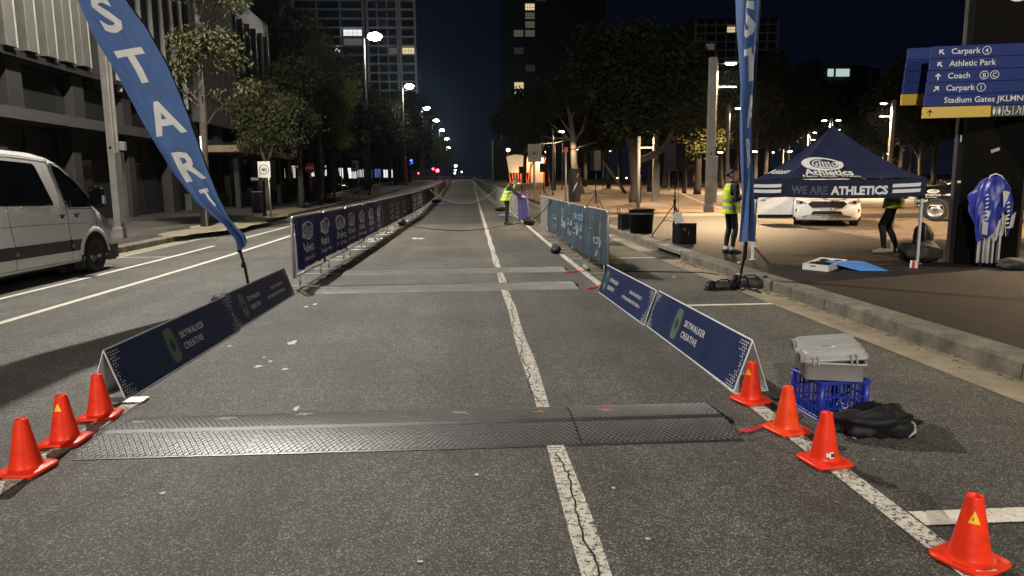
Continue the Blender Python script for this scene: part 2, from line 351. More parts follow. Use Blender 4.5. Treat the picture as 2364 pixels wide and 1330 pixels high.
# storm drain with lintel and grate on the right kerb
dr=thing('storm_drain','stormwater grate with dark kerb inlet in the right hand gutter','drain',(KR,14.5,gz(14.5)))
m_lint=M('lintel_concrete',(.17,.17,.165),.8,var=.2,bump=.3)
MB().box(.0,.3,-.9,.85,.085,.152).build('lintel',m_lint,dr)
MB().box(.05,.28,-.88,.83,-.12,.08).build('inlet_opening',m_void,dr)
mb=MB(); 
for k in range(15): mb.box(-.42+.03*k,-.408+.03*k,-.8,.72,-.012,.006)
for k in range(4): mb.box(-.43,.02,-.8+.5*k,-.78+.5*k,-.012,.0075)
mb.build('grate',m_pole_dark,dr); MB().box(-.44,.04,-.84,.78,-.06,-.02).build('pit',m_void,dr)
# plaza on the right, footpath on the left
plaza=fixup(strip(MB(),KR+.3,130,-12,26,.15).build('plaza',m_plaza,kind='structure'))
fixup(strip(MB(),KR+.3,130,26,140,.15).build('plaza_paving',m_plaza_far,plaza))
def bx(mb,a,b,w,dz):
    a,b=Vector(a),Vector(b); d=(b-a).normalized(); n=Vector((-d.y,d.x,0))*w/2; 
    q=[a-n,a+n,b+n,b-n]; mb.add([(p.x,p.y,gz(p.y)+dz) for p in q],[(0,1,2,3)])
# warm paver field near the tent and truck
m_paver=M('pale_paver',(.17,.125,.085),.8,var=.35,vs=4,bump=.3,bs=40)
pv=thing('paver_field','band of tan pavers on the plaza behind the tent and white car','paving',(0,0,0))
del pv['category']; del pv['label']; pv['kind']='structure'; pv.name='paver_band'
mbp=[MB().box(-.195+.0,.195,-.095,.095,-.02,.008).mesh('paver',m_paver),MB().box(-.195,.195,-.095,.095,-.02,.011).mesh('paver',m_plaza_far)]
cnt=0
for i in range(38):
    for j in range(12):
        if cnt>=296: break
        x=9.6+i*.4+(.2 if j%2 else 0); y=15.4+j*.2-.02*i
        p=random.random()
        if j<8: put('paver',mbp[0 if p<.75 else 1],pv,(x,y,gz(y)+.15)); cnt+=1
mb=MB()
for i in range(100):
    for j in range(8,40):
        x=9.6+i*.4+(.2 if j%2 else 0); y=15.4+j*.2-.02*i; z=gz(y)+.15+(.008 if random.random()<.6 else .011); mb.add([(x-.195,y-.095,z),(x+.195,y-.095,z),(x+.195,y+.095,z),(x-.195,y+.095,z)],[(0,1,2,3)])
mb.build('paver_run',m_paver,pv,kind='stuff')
m_conc=M('pale_concrete',(.30,.245,.175),.8,var=.2,vs=3,bump=.2)
mb=MB(); pts=[G(px,py,.15) for px,py in ((1560,440),(1590,455),(1640,475),(1720,492),(1800,503))]
for a,b in zip(pts[:-1],pts[1:]): bx(mb,a,b,.25,.154)
fixup(mb.build('paving_edge',m_conc,plaza))
mb=MB(); pts=[G(px,py,.15) for px,py in ((1250,447),(1320,446),(1390,445),(1420,446))]
for a,b in zip(pts[:-1],pts[1:]): bx(mb,a,b,.8,.154)
fixup(mb.build('paving_edge',m_conc,plaza))
foot=fixup(strip(MB(),-60,lambda y:kl(y)-.3,15.6,170,.15).build('footpath',m_path,kind='structure'))
fixup(strip(MB(),-60,-9.5,-12,15.6,.151).build('footpath_slab',m_path,foot))
m_dirt=M('sandy_verge',(.17,.145,.10),.9,var=.5,vs=2.2,bump=.6,bs=30)
for (px,py,w,l) in ((520,521,.9,4.5),(655,486,.8,4.),(610,501,.7,3.)):
    c=G(px,py,.15); mb=MB(); n=20
    mb.add([(c.x+w*math.cos(2*math.pi*k/n)*(1+.3*math.sin(k*2.1)),c.y+l*math.sin(2*math.pi*k/n),gz(c.y+l*math.sin(2*math.pi*k/n))+.155) for k in range(n)],[tuple(range(n))])
    fixup(mb.build('verge_patch',m_dirt,foot))
# litter of leaves
m_leaflit=M('dead_leaf',(.16,.115,.06),.9,var=.5,vs=20); m_leaflit2=M('pale_dead_leaf',(.30,.25,.17),.9,var=.4,vs=20)
mb=MB()
def leaf(x,y,z,s,m):
    a=random.uniform(0,6.28); ca,sa=math.cos(a)*s,math.sin(a)*s; t=random.uniform(.0,.5)*s
    mb.add([(x-ca,y-sa,z),(x-sa*.3,y+ca*.3,z+t),(x+ca,y+sa,z+.3*t),(x+sa*.3,y-ca*.3,z+t*.6)],[(0,1,2,3)],m)
for i in range(900):
    y=random.uniform(2.,40); x=KR-abs(random.gauss(0,.07))-.02; leaf(x,y,gz(y)+.008,random.uniform(.01,.04),random.random()<.4)
for i in range(130):
    y=12.6+random.gauss(0,.5); leaf(KR-.03-abs(random.gauss(0,.1)),y,gz(y)+.01,random.uniform(.015,.045),1)
for i in range(420):
    y=random.uniform(3,24); x=random.uniform(4.45,13); leaf(x,y,gz(y)+.155,random.uniform(.008,.03),random.random()<.4)
for i in range(300):
    y=random.uniform(15.8,45); x=kl(y)+abs(random.gauss(0,.12)); leaf(x,y,gz(y)+.01,random.uniform(.012,.04),random.random()<.4)
for i in range(150):
    y=random.uniform(2.2,14); x=random.uniform(-5,3.9); leaf(x,y,gz(y)+.006,random.uniform(.004,.013),random.random()<.5)
mb.build('leaf_litter',[m_leaflit,m_leaflit2],kind='stuff')
# ================================================================ NEAR PROPS
# ---- timing mats
m_mat=M('mat_rubber',(.013,.013,.0135),.44,var=.4,vs=4,bump=.12,bs=120,spec=.9)
m_ridge=M('mat_ridge',(.115,.112,.108),.48,var=.3,spec=.7)
SEGL,MW=.957,.72
def mprof(y):   # domed cross-section of one mat
    t=min(1,max(0,y/MW)); return .0045+.030*max(0,math.sin(math.pi*t))**.8
def mat_meshes(rough=False):
    b=MB(); n=14
    b.grid(lambda u,v:(.0015+u*(SEGL-.003),v*MW,mprof(v*MW)),6,n,0,False)
    b.loft([[(.0015,MW*k/n,mprof(MW*k/n)) for k in range(n+1)]+[(.0015,MW,0),(.0015,0,0)],[(.0015,MW*k/n,mprof(MW*k/n)) for k in range(n+1)]+[(.0015,MW,0),(.0015,0,0)]],0,False)
    b.add([(0.0015,0,0),(SEGL-.0015,0,0),(SEGL-.0015,0,.0045),(.0015,0,.0045)],[(0,1,2,3)])
    base=b.mesh('mat_slab',m_mat)
    r=MB(); pitch=.0345; w=.0032; hgt=.0032
    for y0,y1 in ((.012,.325),(.395,.708)):
        for sgn in (1,-1):
            off=(y1-y0)*.62; k=-12
            while k*pitch<SEGL+12*pitch:
                xs=k*pitch; k+=1; ss=7; t0,t1=0.,1.
                lo,hi=.007,SEGL-.007
                ta,tb=sorted((((lo-xs)/(sgn*off)+.5),((hi-xs)/(sgn*off)+.5))); t0,t1=max(0,ta),min(1,tb)
                if t1-t0<.05: continue
                ring=[]
                for i in range(ss+1):
                    t=t0+(t1-t0)*i/ss; x=xs+sgn*(t-.5)*off; y=y0+(y1-y0)*t; z=mprof(y); ring.append([(x-w,y,z+.0002),(x,y,z+hgt),(x+w,y,z+.0002)])
                r.loft(ring,0,False,caps=False,closed=False)
    ridges=r.mesh('mat_ridges',m_ridge)
    s=MB(); s.grid(lambda u,v:(.004+u*(SEGL-.008),.338+v*.044,mprof(.338+v*.044)+.0012),4,2,0,False); strip_=s.mesh('mat_spine',m_mat)
    return base,ridges,strip_
mats_=mat_meshes()
m_orangepaint=M('pink_mark',(.55,.11,.09),.5,var=.3,vs=30); m_palemark=M('pale_mark',(.34,.27,.25),.6,var=.3,vs=30)
m_mat2=M('sheen_mat_rubber',(.17,.165,.16),.5,var=.4,vs=3,bump=.12,bs=120,spec=1.)  # pale base colour paints in the lamp sheen on the far mats
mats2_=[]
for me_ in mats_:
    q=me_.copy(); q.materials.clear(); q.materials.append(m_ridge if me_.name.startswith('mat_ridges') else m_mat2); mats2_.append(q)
def mat_row(name,label,x0,y0,rz,n=4,group='timing mats laid across the lane',bend=0.,ys_=1.):
    t=thing(name,label,'timing mat',(x0,y0,gz(y0)),rz,group)
    for i in range(n):
        a=bend*(i-1.5); yo=0.02*(-1)**i*0
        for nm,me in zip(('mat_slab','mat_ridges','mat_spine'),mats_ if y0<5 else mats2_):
            o=put(nm,me,t,(i*SEGL,-.5*bend*SEGL*((i-1.5)**2-2.25)*.0,0)); o.scale=(1,ys_,1)
            if nm=='mat_ridges': o['kind']='stuff'
    # cable tails of the dome: stepped rubber teeth at the right end
    b=MB()
    for k in range(6):
        yy=(.30+.065*k)*ys_; b.cbox(n*SEGL-.005,n*SEGL+.05-.006*k,yy,yy+.05,.003,.022-.002*k,.004)
    b.build('end_plug',m_black,t)
    return t
near=mat_row('timing_mat','nearest black ridged timing mat running between the two rows of cones',-2.26,3.87,-.006)
for i,(px,py,mm) in enumerate(((320,980,m_palemark),(520,967,m_palemark),(700,955,m_palemark),(1068,955,m_palemark),(1235,951,m_orangepaint),(1400,948,m_orangepaint))):
    c=G(px,py,.022); c=Vector((c.x+2.26,c.y-3.87,0))
    b=MB()
    for k in range(5):
        x=c.x+random.uniform(-.045,.045); y=c.y+random.uniform(-.03,.03); l=random.uniform(.012,.035); a=random.uniform(-.5,.5)
        b.add([(x-l,y-l*a-.006,mprof(y)+.0042),(x+l,y+l*a-.006,mprof(y)+.0042),(x+l*.7,y+l*a+.008,mprof(y)+.0045),(x-l*.8,y-l*a+.006,mprof(y)+.0045)],[(0,1,2,3)])
    b.build('number_mark',mm,near)
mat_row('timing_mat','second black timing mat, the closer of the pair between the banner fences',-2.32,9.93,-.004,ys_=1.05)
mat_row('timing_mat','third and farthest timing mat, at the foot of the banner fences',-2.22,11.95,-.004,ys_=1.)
# red cables from the mats
m_redcab=M('red_cable',(.55,.02,.025),.4,var=.05)
def cable(name,label,pts,r,mat,cat='cable',group=None,n=7):
    return tag(MB().tube(pts,r,n).build(name,mat),label,cat,group)
def gp(px,py,h): v=G(px,py,h); return v
cable('red_cable','red cable from nearest mat to the orange cone by the crate',[gp(1705,995,.012),gp(1725,996,.012),gp(1745,990,.012),gp(1765,981,.014),gp(1785,976,.014),gp(1812,978,.012),gp(1835,968,.012),gp(1850,955,.012)],.006,m_redcab)
cable('red_cable','second red cable lying just above the first by the cone',[gp(1706,992,.014),gp(1735,991,.014),gp(1760,980,.016),gp(1780,973,.016),gp(1815,973,.014),gp(1840,958,.012)],.005,m_redcab)
cable('red_cable','short red cable at the right end of the third mat',[gp(1305,629,.012),gp(1322,628,.012),gp(1340,625,.012),gp(1352,628,.012)],.012,m_redcab)
cable('red_cable','short red cable at the right end of the second mat',[gp(1355,666,.012),gp(1372,664,.012),gp(1390,657,.012)],.012,m_redcab)
# ---- cones
cb=MB(); hb=.116
def sq(h,z,c): 
    return [(h-c,-h,z),(h,-h+c,z),(h,h-c,z),(h-c,h,z),(-h+c,h,z),(-h,h-c,z),(-h,-h+c,z),(-h+c,-h,z)]
sqs=[]
for z,h in ((.008,hb-.004),(.012,hb),(.020,hb),(.026,hb-.006)):
    r=[]
    for k in range(32):
        a=2*math.pi*(k+.5)/32; ca,sa=math.cos(a),math.sin(a); q=(abs(ca)**6+abs(sa)**6)**(-1/6); r.append((h*q*ca,h*q*sa,z))
    sqs.append(r)
for z,rr in ((.0285,.097),(.030,.084),(.035,.0785),(.046,.0745)): sqs.append([(rr*math.cos(2*math.pi*(k+.5)/32),rr*math.sin(2*math.pi*(k+.5)/32),z) for k in range(32)])
for z in (.06,.12,.18,.24,.268): 
    rr=.0740-(z-.046)/(.285-.046)*(.0740-.0300); sqs.append([(rr*math.cos(2*math.pi*(k+.5)/32),rr*math.sin(2*math.pi*(k+.5)/32),z) for k in range(32)])
for z,rr in ((.279,.0315),(.284,.0305),(.286,.0275),(.284,.0245),(.25,.027),(.2,.033)): sqs.append([(rr*math.cos(2*math.pi*(k+.5)/32),rr*math.sin(2*math.pi*(k+.5)/32),z) for k in range(32)])
nb=4
base_b=MB(); base_b.loft(sqs[:7],0,True,caps=True)
for sx_ in (-1,1):
    for sy in (-1,1): base_b.cbox(sx_*.085-.015,sx_*.085+.015,sy*.085-.015,sy*.085+.015,0,.009,.002)
me_base=base_b.mesh('cone_base',m_cone); me_body=MB().loft(sqs[6:],0,True,caps=False).mesh('cone_body',m_cone)
me_base2=base_b.mesh('cone_base',m_cone2); me_body2=MB().loft(sqs[6:],0,True,caps=False).mesh('cone_body',m_cone2)
def crad(z): return .0745-(z-.046)/(.285-.046)*(.0740-.0300)
def patch(ang,z0,z1,half0,half1,mat,parent,name,off=.0012,n=5):
    mb=MB(); 
    def fn(u,v):
        z=z0+(z1-z0)*v; w=half0+(half1-half0)*v; r=crad(z)+off; a=ang+(u*2-1)*w/r; return (r*math.cos(a),r*math.sin(a),z)
    mb.grid(fn,n,n); return mb.build(name,mat,parent)
cones=[(62,1075,-.12,'orange cone at the left frame edge, outermost of the left three',0),(152,1008,.05,'orange cone with yellow triangle, middle of the three left of the mat',1),(233,950,.1,'orange cone right beside the near end of the left black hoarding',0),
 (1733,914,.3,'orange cone with yellow triangle at the near end of the navy hoarding',1),(1815,982,.25,'plain orange cone touching the blue crate and red cable',0),(1902,1055,.15,'orange cone with barcode label in front of the blue crate',2),(2237,1285,.42,'largest nearest orange cone, by the white line corner, with yellow triangle',3)]
m_barlab=M('white_label',(.62,.60,.56),.5,var=.08); m_ink=M('ink',(.02,.02,.02),.6,var=0)
for i,(px,py,rz,lab,kind) in enumerate(cones):
    c=G(px,py+13); t=thing('traffic_cone',lab,'cone',(c.x,c.y,gz(c.y)),rz,'orange cones marking the mat ends')
    s=1.03 if i<3 else .985; t.scale=(s,s,s)
    put('cone_base',me_base2 if i==4 else me_base,t); put('cone_body',me_body2 if i==4 else me_body,t)
    va=math.atan2(-c.y,-c.x)-rz   # side that faces the viewer
    if kind in (1,3):
        da={1:-.55,3:-.55,6:.12}[i]; patch(va+da,.20 if kind==1 else .185,.245 if kind==1 else .235,.022,.0004,m_yellow,t,'triangle_sticker')
        if kind==3: patch(va+da-.1,.197,.21,.002,.0015,m_ink,t,'printed_mark',.0022)
    if kind==2:
        patch(va+.42,.052,.085,.020,.020,m_barlab,t,'barcode_label')
        for k in range(6): patch(va+.50+.045*k,.058,.078,.0018+.001*(k%2),.0018,m_ink,t,'barcode_line',.0022,1)
        patch(va+.25,.079,.085,.009,.009,m_redcab,t,'label_heading',.0022,1); patch(va+.25,.052,.058,.009,.009,m_ink,t,'label_footing',.0022,1)
    if kind==3:
        mb=MB(); a=va+.95; 
        for u0,v0,u1,v1,mm in ((-.06,.118,.05,.150,0),): 
            Mx=Matrix.Rotation(va+.62,4,'Z'); mb.box(.088,.112,-.045,.035,.0268,.0275,0,Mx)
            for k in range(7): mb.box(.092,.108,-.035+.008*k,-.032+.008*k+.002*(k%2),.0275,.0279,1,Mx)
        mb.build('base_label',[m_barlab,m_ink],t)
        mb=MB(); Mx=Matrix.Rotation(va-.25,4,'Z'); mb.box(.099,.106,-.028,.028,.0268,.0279,0,Mx); mb.box(.1005,.1045,-.024,.024,.0279,.0283,1,Mx); mb.build('printed_mark',[m_ink,m_cone2],t)
# ---- A-frame hoardings
def dots_logo(mb,cx,cy,s,M4,m_center=0,m_out=0):
    # ring of dots, dense at the middle, sparse at the left and right
    for i in range(-9,10):
        for j in range(-9,10):
            x=(i+.5*(j%2))*.058; y=j*.052; r=math.hypot(x*1.18,y); 
            if .17<r<.5 and (abs(y)<.5):
                k=.021*(1.05-.75*max(0,abs(x)-.18)/.3); 
                if abs(x)>.27 and (j%2): continue
                q=[(cx+s*(x+k*math.cos(2*math.pi*t/6)),cy+s*(y+k*math.sin(2*math.pi*t/6)),0) for t in range(6)]; mb.add(q,[(0,1,2,3,4,5)],0,False,M4)
def corner_dots(mb,x,y,dx,dy,s,M4):
    for i in range(7):
        for j in range(9):
            if i+j*.62>4.6+.9*math.sin(i*3.3+j): continue
            px=x+dx*(i*.030+.02+(.015 if j%2 else 0)); py=y+dy*(j*.022+.015); k=.0085*(1-.07*(i+j*.5))
            mb.add([(px+k*math.cos(2*math.pi*t/6),py+k*math.sin(2*math.pi*t/6),0) for t in range(6)],[(0,1,2,3,4,5)],0,False,M4)
AH,AW=.385,.13
def aframe(label,nearp,farp,side,second,L=None):
    """nearp, farp: bottom edge of the road face. side +1: face looks to +X (left row)"""
    a,b=Vector(nearp),Vector(farp); L=(b-a).length; d=(b-a)/L; o=Vector((a.x,a.y,gz(a.y)))
    t=thing('hoarding',label,'hoarding',o,math.atan2(-d.x,d.y),'printed A-frame hoardings beside the lane')
    s=side; th=.006
    # local: y along, x across; road face bottom at x=0, ridge at x=-s*AW, back foot at -2*s*AW
    mb=MB()
    def panel(x0,x1,nm,mat):
        mb=MB(); ux=x1-x0; 
        mb.loft([[(x0,0,.004),(x1,0,AH),(x1,L,AH),(x0,L,.004)],[(x0-s*th,0,.004),(x1-s*th*.2,0,AH-.012),(x1-s*th*.2,L,AH-.012),(x0-s*th,L,.004)]],0,False); return mb.build(nm,mat,t)
    panel(0,-s*AW,'front_panel',m_coreflute)
    mb=MB(); mb.loft([[(-2*s*AW,0,.004),(-s*AW,0,AH-.001),(-s*AW,L,AH-.001),(-2*s*AW,L,.004)],[(-2*s*AW+s*th,0,.004),(-s*AW+s*th*.2,0,AH-.013),(-s*AW+s*th*.2,L,AH-.013),(-2*s*AW+s*th,L,.004)]],0,False); mb.build('back_panel',m_coreflute,t)
    MB().box(min(0,-2*s*AW)+.01,max(0,-2*s*AW)-.01,.0,L,.002,.007).build('base_flap',m_coreflute,t)
    # printed skin on the road face
    nrm=Vector((s*AH,0,AW)).normalized(); up=Vector((-s*AW,0,AH)); sl=up.length; up.normalize()
    if s>0: org=Vector((0,0,.004))+nrm*.0025; right=Vector((0,1,0))
    else: org=Vector((0,L,.004))+nrm*.0025; right=Vector((0,-1,0))
    Mx=frame(org,right,up); sl-=.006
    mb=MB(); mb.box(.012,L-.012,.012,sl-.010,-.0005,0.0,0,Mx); mb.build('printed_skin',m_print_navy,t)
    Mt=frame(org+nrm*.0016,right,up)
    lw=MB(); gd=MB(); wd=MB()
    lx=.62*L/2.45 if not second else (.52 if s<0 else .40); cyy=sl*.5
    if s>0: lx=.95 if not second else .42
    if s<0: lx=.85 if not second else .22
    dots_logo(gd,lx,cyy,.30 if not second else .27,Mt)
    gd.build('dot_emblem',m_print_green,t,kind='stuff')
    fs=.082 if not second else .072; tx=lx+.19
    lettering([('SKYWALKER',tx,cyy+.018,fs,dict(bold=.012,space=1.18)),('CREATIVE',tx,cyy-.085,fs,dict(bold=.012,space=1.18))],Mt,m_print_white,t)
    if second:
        lettering([('FIND YOUR RESULTS',L-.90,cyy+.018,.052,dict(bold=.012,space=1.1)),('SKYWALKERCREATIVE.COM.AU',L-1.15,cyy-.075,.052,dict(bold=.012,space=1.1))],Mt,m_print_white,t)
    x1,y1=L-.02,sl-.02
    if not second or s>0: corner_dots(wd,.015,.012,1,1,1,Mt); corner_dots(wd,.015,y1,1,-1,1,Mt)
    corner_dots(wd,x1,.012,-1,1,1,Mt); corner_dots(wd,x1,y1,-1,-1,1,Mt)
    wd.build('corner_dots',m_print_white,t,kind='stuff')
    return t
aframe('nearer left hoarding, its dark face turned from the lamp',(-2.47,4.96),(-2.46,7.42),1,False)
aframe('farther left hoarding, dark face, touching the banner fence',(-2.50,7.46),(-2.50,9.9),1,True)
aframe('nearer right navy hoarding with green dot ring, beside a cone',(1.86,4.80),(1.82,7.20),-1,False)
aframe('farther right navy hoarding with results address, under the grey banner',(1.80,7.22),(1.74,9.60),-1,True)
MB().box(-2.62,-2.34,4.9,5.03,.008,.018).build('foot_plate',m_alu)['label']='flat metal foot plate under the near end of the left hoarding'
bpy.data.objects['foot_plate']['category']='plate'
# ---- milk crate
ct=thing('milk_crate','blue plastic lattice milk crate on the asphalt behind the cones','crate',(2.302,4.305,0),.07)
m_blue=M('blue_hdpe',(.012,.028,.27),.35,var=.12,vs=10)
LX,LY,CZ=.325,.36,.262
x0,x1,y0,y1=-LX/2,LX/2,-LY/2,LY/2
def rim(z0,z1,o,nm):
    b=MB(); w=.016
    b.cbox(x0-o,x1+o,y0-o,y0+w,z0,z1,.003); b.cbox(x0-o,x1+o,y1-w,y1+o,z0,z1,.003); b.cbox(x0-o,x0+w,y0+w,y1-w,z0,z1,.003); b.cbox(x1-w,x1+o,y0+w,y1-w,z0,z1,.003); return b.build(nm,m_blue,ct)
rim(CZ-.022,CZ,.006,'top_rim'); rim(0,.014,.003,'base_rim'); rim(.012,.03,-.003,'base_step')
for nm,ax,pos in (('front_wall',0,y0+.006),('back_wall',0,y1-.006),('side_wall',1,x0+.006),('side_wall',1,x1-.006)):
    b=MB(); lo,hi=(x0,x1) if ax==0 else (y0,y1)
    nbar=8
    for k in range(nbar+1):
        u=lo+.02+(hi-lo-.04)*k/nbar; w=.0035 if k not in (0,nbar) else .014
        if ax==0: b.box(u-w,u+w,pos-.004,pos+.004,.01,CZ-.01)
        else: b.box(pos-.004,pos+.004,u-w,u+w,.01,CZ-.01)
    for z in (.085,.16):
        if ax==0: b.box(lo+.01,hi-.01,pos-.006,pos+.0055,z-.005,z+.005)
        else: b.box(pos-.006,pos+.0055,lo+.01,hi-.01,z-.005,z+.005)
    for k in range(6):
        u=lo+.03+(hi-lo-.06)*k/5; d_=.03*(1 if k%2 else -1)
        A=(u,pos,.02) if ax==0 else (pos,u,.02); B=(u+d_,pos,.085) if ax==0 else (pos,u+d_,.085); b.bar(A,B,.007,.007,0,(0,1,0) if ax==0 else (1,0,0))
    b.build(nm,m_blue,ct)
b=MB()
for k in range(9): b.box(x0+.02+.035*k,x0+.026+.035*k,y0+.01,y1-.01,.006,.012)
for k in range(9): b.box(x0+.01,x1-.01,y0+.02+.039*k,y0+.026+.039*k,.0065,.0125)
b.build('floor_grid',m_blue,ct)
for sx_ in (x0,x1):
    for sy in (y0,y1): MB().lathe([(.001,.01),(.017,.01),(.017,CZ-.015),(.001,CZ-.015)],10,0,True,Matrix.Translation((sx_*.93,sy*.93,0))).build('corner_post',m_blue,ct)
b=MB(); b.prism([(-.013,.018),(.013,.018),(.013,-.004),(.008,-.015),(0,-.02),(-.008,-.015),(-.013,-.004)],.004,frame((.0,y0-.0005,.075),(1,0,0),(0,0,1))); b.build('shield_badge',m_print_white,ct)
b=MB(); b.lathe([(.003,0),(.007,0),(.007,.001),(.003,.001)],10,0,False,frame((.0,y0-.005,.072),(1,0,0),(0,0,1))); b.build('badge_print',m_print_navy,ct)
cable('loose_cable','red cord coiled inside the blue milk crate',[(2.21,4.23,.22),(2.215,4.25,.15),(2.22,4.24,.1),(2.24,4.26,.06),(2.23,4.32,.04)],.005,m_redcab,'cord')
cable('loose_cable','black cord bundled inside the blue milk crate',[(2.43,4.24,.24),(2.41,4.26,.19),(2.44,4.28,.15),(2.39,4.32,.1),(2.31,4.3,.03),(2.37,4.26,.03)],.006,m_black,'cord')
# ---- protective case with its lid ajar
m_case=M('grey_case_shell',(.30,.30,.295),.42,var=.08,vs=12,bump=.08,bs=200); m_latch=M('grey_latch',(.24,.24,.24),.45)
cs=thing('equipment_case','grey hard equipment case with lid ajar, resting on the blue crate','case',(2.345,4.46,CZ+.001),-.30)
def rrect(hx,hy,z,c,cx=0,cy=0):
    r=[]
    for sx_,sy,a0 in ((1,-1,-90),(1,1,0),(-1,1,90),(-1,-1,180)):
        for k in range(4):
            a=R(a0+30*k); r.append((cx+sx_*(hx-c)+c*math.cos(a),cy+sy*(hy-c)+c*math.sin(a),z))
    return r
HX,HY=.185,.225
def rr(*a): return rrect(*a)
b=MB(); b.loft([rr(HX-.022,HY-.022,0,.02),rr(HX-.012,HY-.012,.006,.028),rr(HX-.006,HY-.006,.105,.03),rr(HX+.006,HY+.006,.109,.034),rr(HX+.006,HY+.006,.122,.034),rr(HX-.008,HY-.008,.122,.028),rr(HX-.014,HY-.014,.02,.024)],0,True,caps=True); b.build('case_base',m_case,cs)
b=MB(); b.loft([rr(HX-.012,HY-.012,.03,.026),rr(HX-.008,HY-.008,0,.03),rr(HX+.008,HY+.008,0,.036),rr(HX+.008,HY+.008,.014,.036),rr(HX-.004,HY-.004,.018,.032),rr(HX-.008,HY-.008,.052,.03),rr(HX-.022,HY-.022,.063,.026),rr(HX-.05,HY-.05,.066,.02)],0,True,caps=True)
for yy in (-.10,.10):   # raised straps over the lid
    b.cbox(-HX+.01,HX-.01,yy-.008,yy+.008,.058,.0695,.004)
lido=b.build('case_lid',m_case,cs); lido.location=(0,.0,.140); lido.rotation_euler=(R(2),R(-6.5),0); 
for yy in (-.2,-.17,-.14,-.11,.1,.13,.16,.19):   # hinge ribs on the left edge
    o=MB().cbox(-.012,.01,-.006,.006,-.012,.05,.003).build('hinge_rib',m_latch,lido); o.location=(-HX-.004,yy,.004)
for xx in (-.13,-.10,.09,.12):
    o=MB().cbox(-.006,.006,-.010,.01,-.03,.035,.003).build('rib',m_latch,lido); o.location=(xx,-HY-.006,.004)
for yy in (-.1,.1):
    o=MB().cbox(-.02,.012,-.022,.022,-.03,.012,.004).build('latch',m_latch,lido); o.location=(HX+.012,yy,.0)
o=MB().cbox(-.05,.05,-.02,.02,0,.0016,.0005).build('lid_label',m_barlab,lido); o.location=(-.03,-.12,.0665)
b=MB()
for k in range(3): b.box(-.044+.0*k,.02+.008*k,-.013+.010*k,-.008+.010*k,.0685,.0688)
o=b.build('label_print',m_ink,lido); o.location=(-.03,-.12,0)
cs.location=(2.300,4.33,CZ+.001)
# ---- black bag behind the front cone
m_bag=M('bag_nylon',(.008,.008,.009),.62,var=.4,vs=14,bump=.6,bs=16,spec=.3)
def lump(name,label,cat,c,r,seed,mat,rz=0,amp=.28,fr=2.2,flat=True,n=36,k=22):
    def fn(d):
        q=Vector((d.x,d.y,d.z))*fr+Vector((seed*7.3,seed*1.7,seed)); return (1+amp*.55*noise.noise(q)+amp*.22*noise.noise(q*2.2)-amp*.16*abs(noise.noise(Vector((q.x*1.2,q.y*3.5,q.z*1.5)))))*(1.0-.10*(1-abs(d.z))**2*0)
    t=thing(name,label,cat,c,rz); b=MB(); b.ell((0,0,r[2]*.8),r,n,k,0,fn)
    b.v=[(x,y,max(z,.002)) for x,y,z in b.v]
    b.build('bag_body',mat,t); return t
c=G(2025,1012)
bag=lump('duffel_bag','slumped black nylon bag on the road behind the front cones','bag',(2.375,3.90,0),(.235,.135,.105),3,m_bag,-.10,.62,2.6)
MB().tube([(.15,-.11,.02),(.19,-.10,.05),(.205,-.06,.08),(.19,-.02,.10)],[.005,.009,.009,.005],6).build('strap',m_print_grey,bag)
MB().lathe([(.010,0),(.014,.002),(.014,.004),(.010,.004)],10,0,True,Matrix.Translation((-.17,-.13,.02))).build('buckle',m_alu,bag)
# ---- crowd barriers
BL,BH=2.2,1.06
b=MB(); rad=.12; pts=[(.03,0,.17),(.03,0,BH-rad)]+[(.03+rad-rad*math.cos(R(a)),0,BH-rad+rad*math.sin(R(a))) for a in (22,45,68,90)]+[(BL-.03-rad+rad*math.sin(R(a)),0,BH-rad+rad*math.cos(R(a))) for a in (0,22,45,68,90)]+[(BL-.03,0,.17)]
b.tube(pts,.0185,8); b.tube([(.03,0,.185),(BL-.03,0,.185)],.016,8); me_fr=b.mesh('barrier_frame',m_galv)
b=MB()
for k in range(1,19): b.tube([(.03+(BL-.06)*k/19,0,.18),(.03+(BL-.06)*k/19,0,BH-.012)],.0068,5,caps=False)
me_in=b.mesh('infill_bars',m_galv)
b=MB(); b.tube([(0,0,.18),(0,0,.02)],.016,6); b.cbox(-.022,.022,-.30,.30,.002,.016,.003); me_ft=b.mesh('barrier_foot',m_galv)
bars=[]
def barrier(a,b_,label,group,detail=True):
    a,b_=Vector(a),Vector(b_); d=b_-a; t=thing('crowd_barrier',label,'barrier',(a.x,a.y,gz(a.y)),math.atan2(d.y,d.x),group)
    sl=math.atan2(gz(b_.y)-gz(a.y),d.length)
    for nm,me in (('barrier_frame',me_fr),('infill_bars',me_in)): o=put(nm,me,t); o.rotation_euler=(0,-sl,0); o.scale.x=d.length/BL
    for x in (.35,BL-.35): put('barrier_foot',me_ft,t,(x*d.length/BL,0,math.tan(sl)*x))
    return t
def row(p,q,labels,group,n=None):
    p,q=Vector(p),Vector(q); L=(q-p).length; n=n or max(1,round(L/2.2)); out=[]
    for i in range(n):
        a=p+(q-p)*(i/n); b_=p+(q-p)*((i+1)/n); off=.012*(-1)**i
        out.append(barrier((a.x+off,a.y),(b_.x-off,b_.y),labels(i),group))
    return out
def xl(y): return -2.62+.0*y if y<15 else (-2.62+.012*(y-15) if y<32 else -2.42-.0165*(y-32))
GL='steel crowd barriers along the left of the lane'; GR='steel crowd barriers along the right of the lane'
NAMES=['first','second','third','fourth','fifth','sixth','seventh','eighth','ninth','tenth','eleventh','twelfth','thirteenth','fourteenth','fifteenth','sixteenth','seventeenth','eighteenth']
y=10.35; i=0
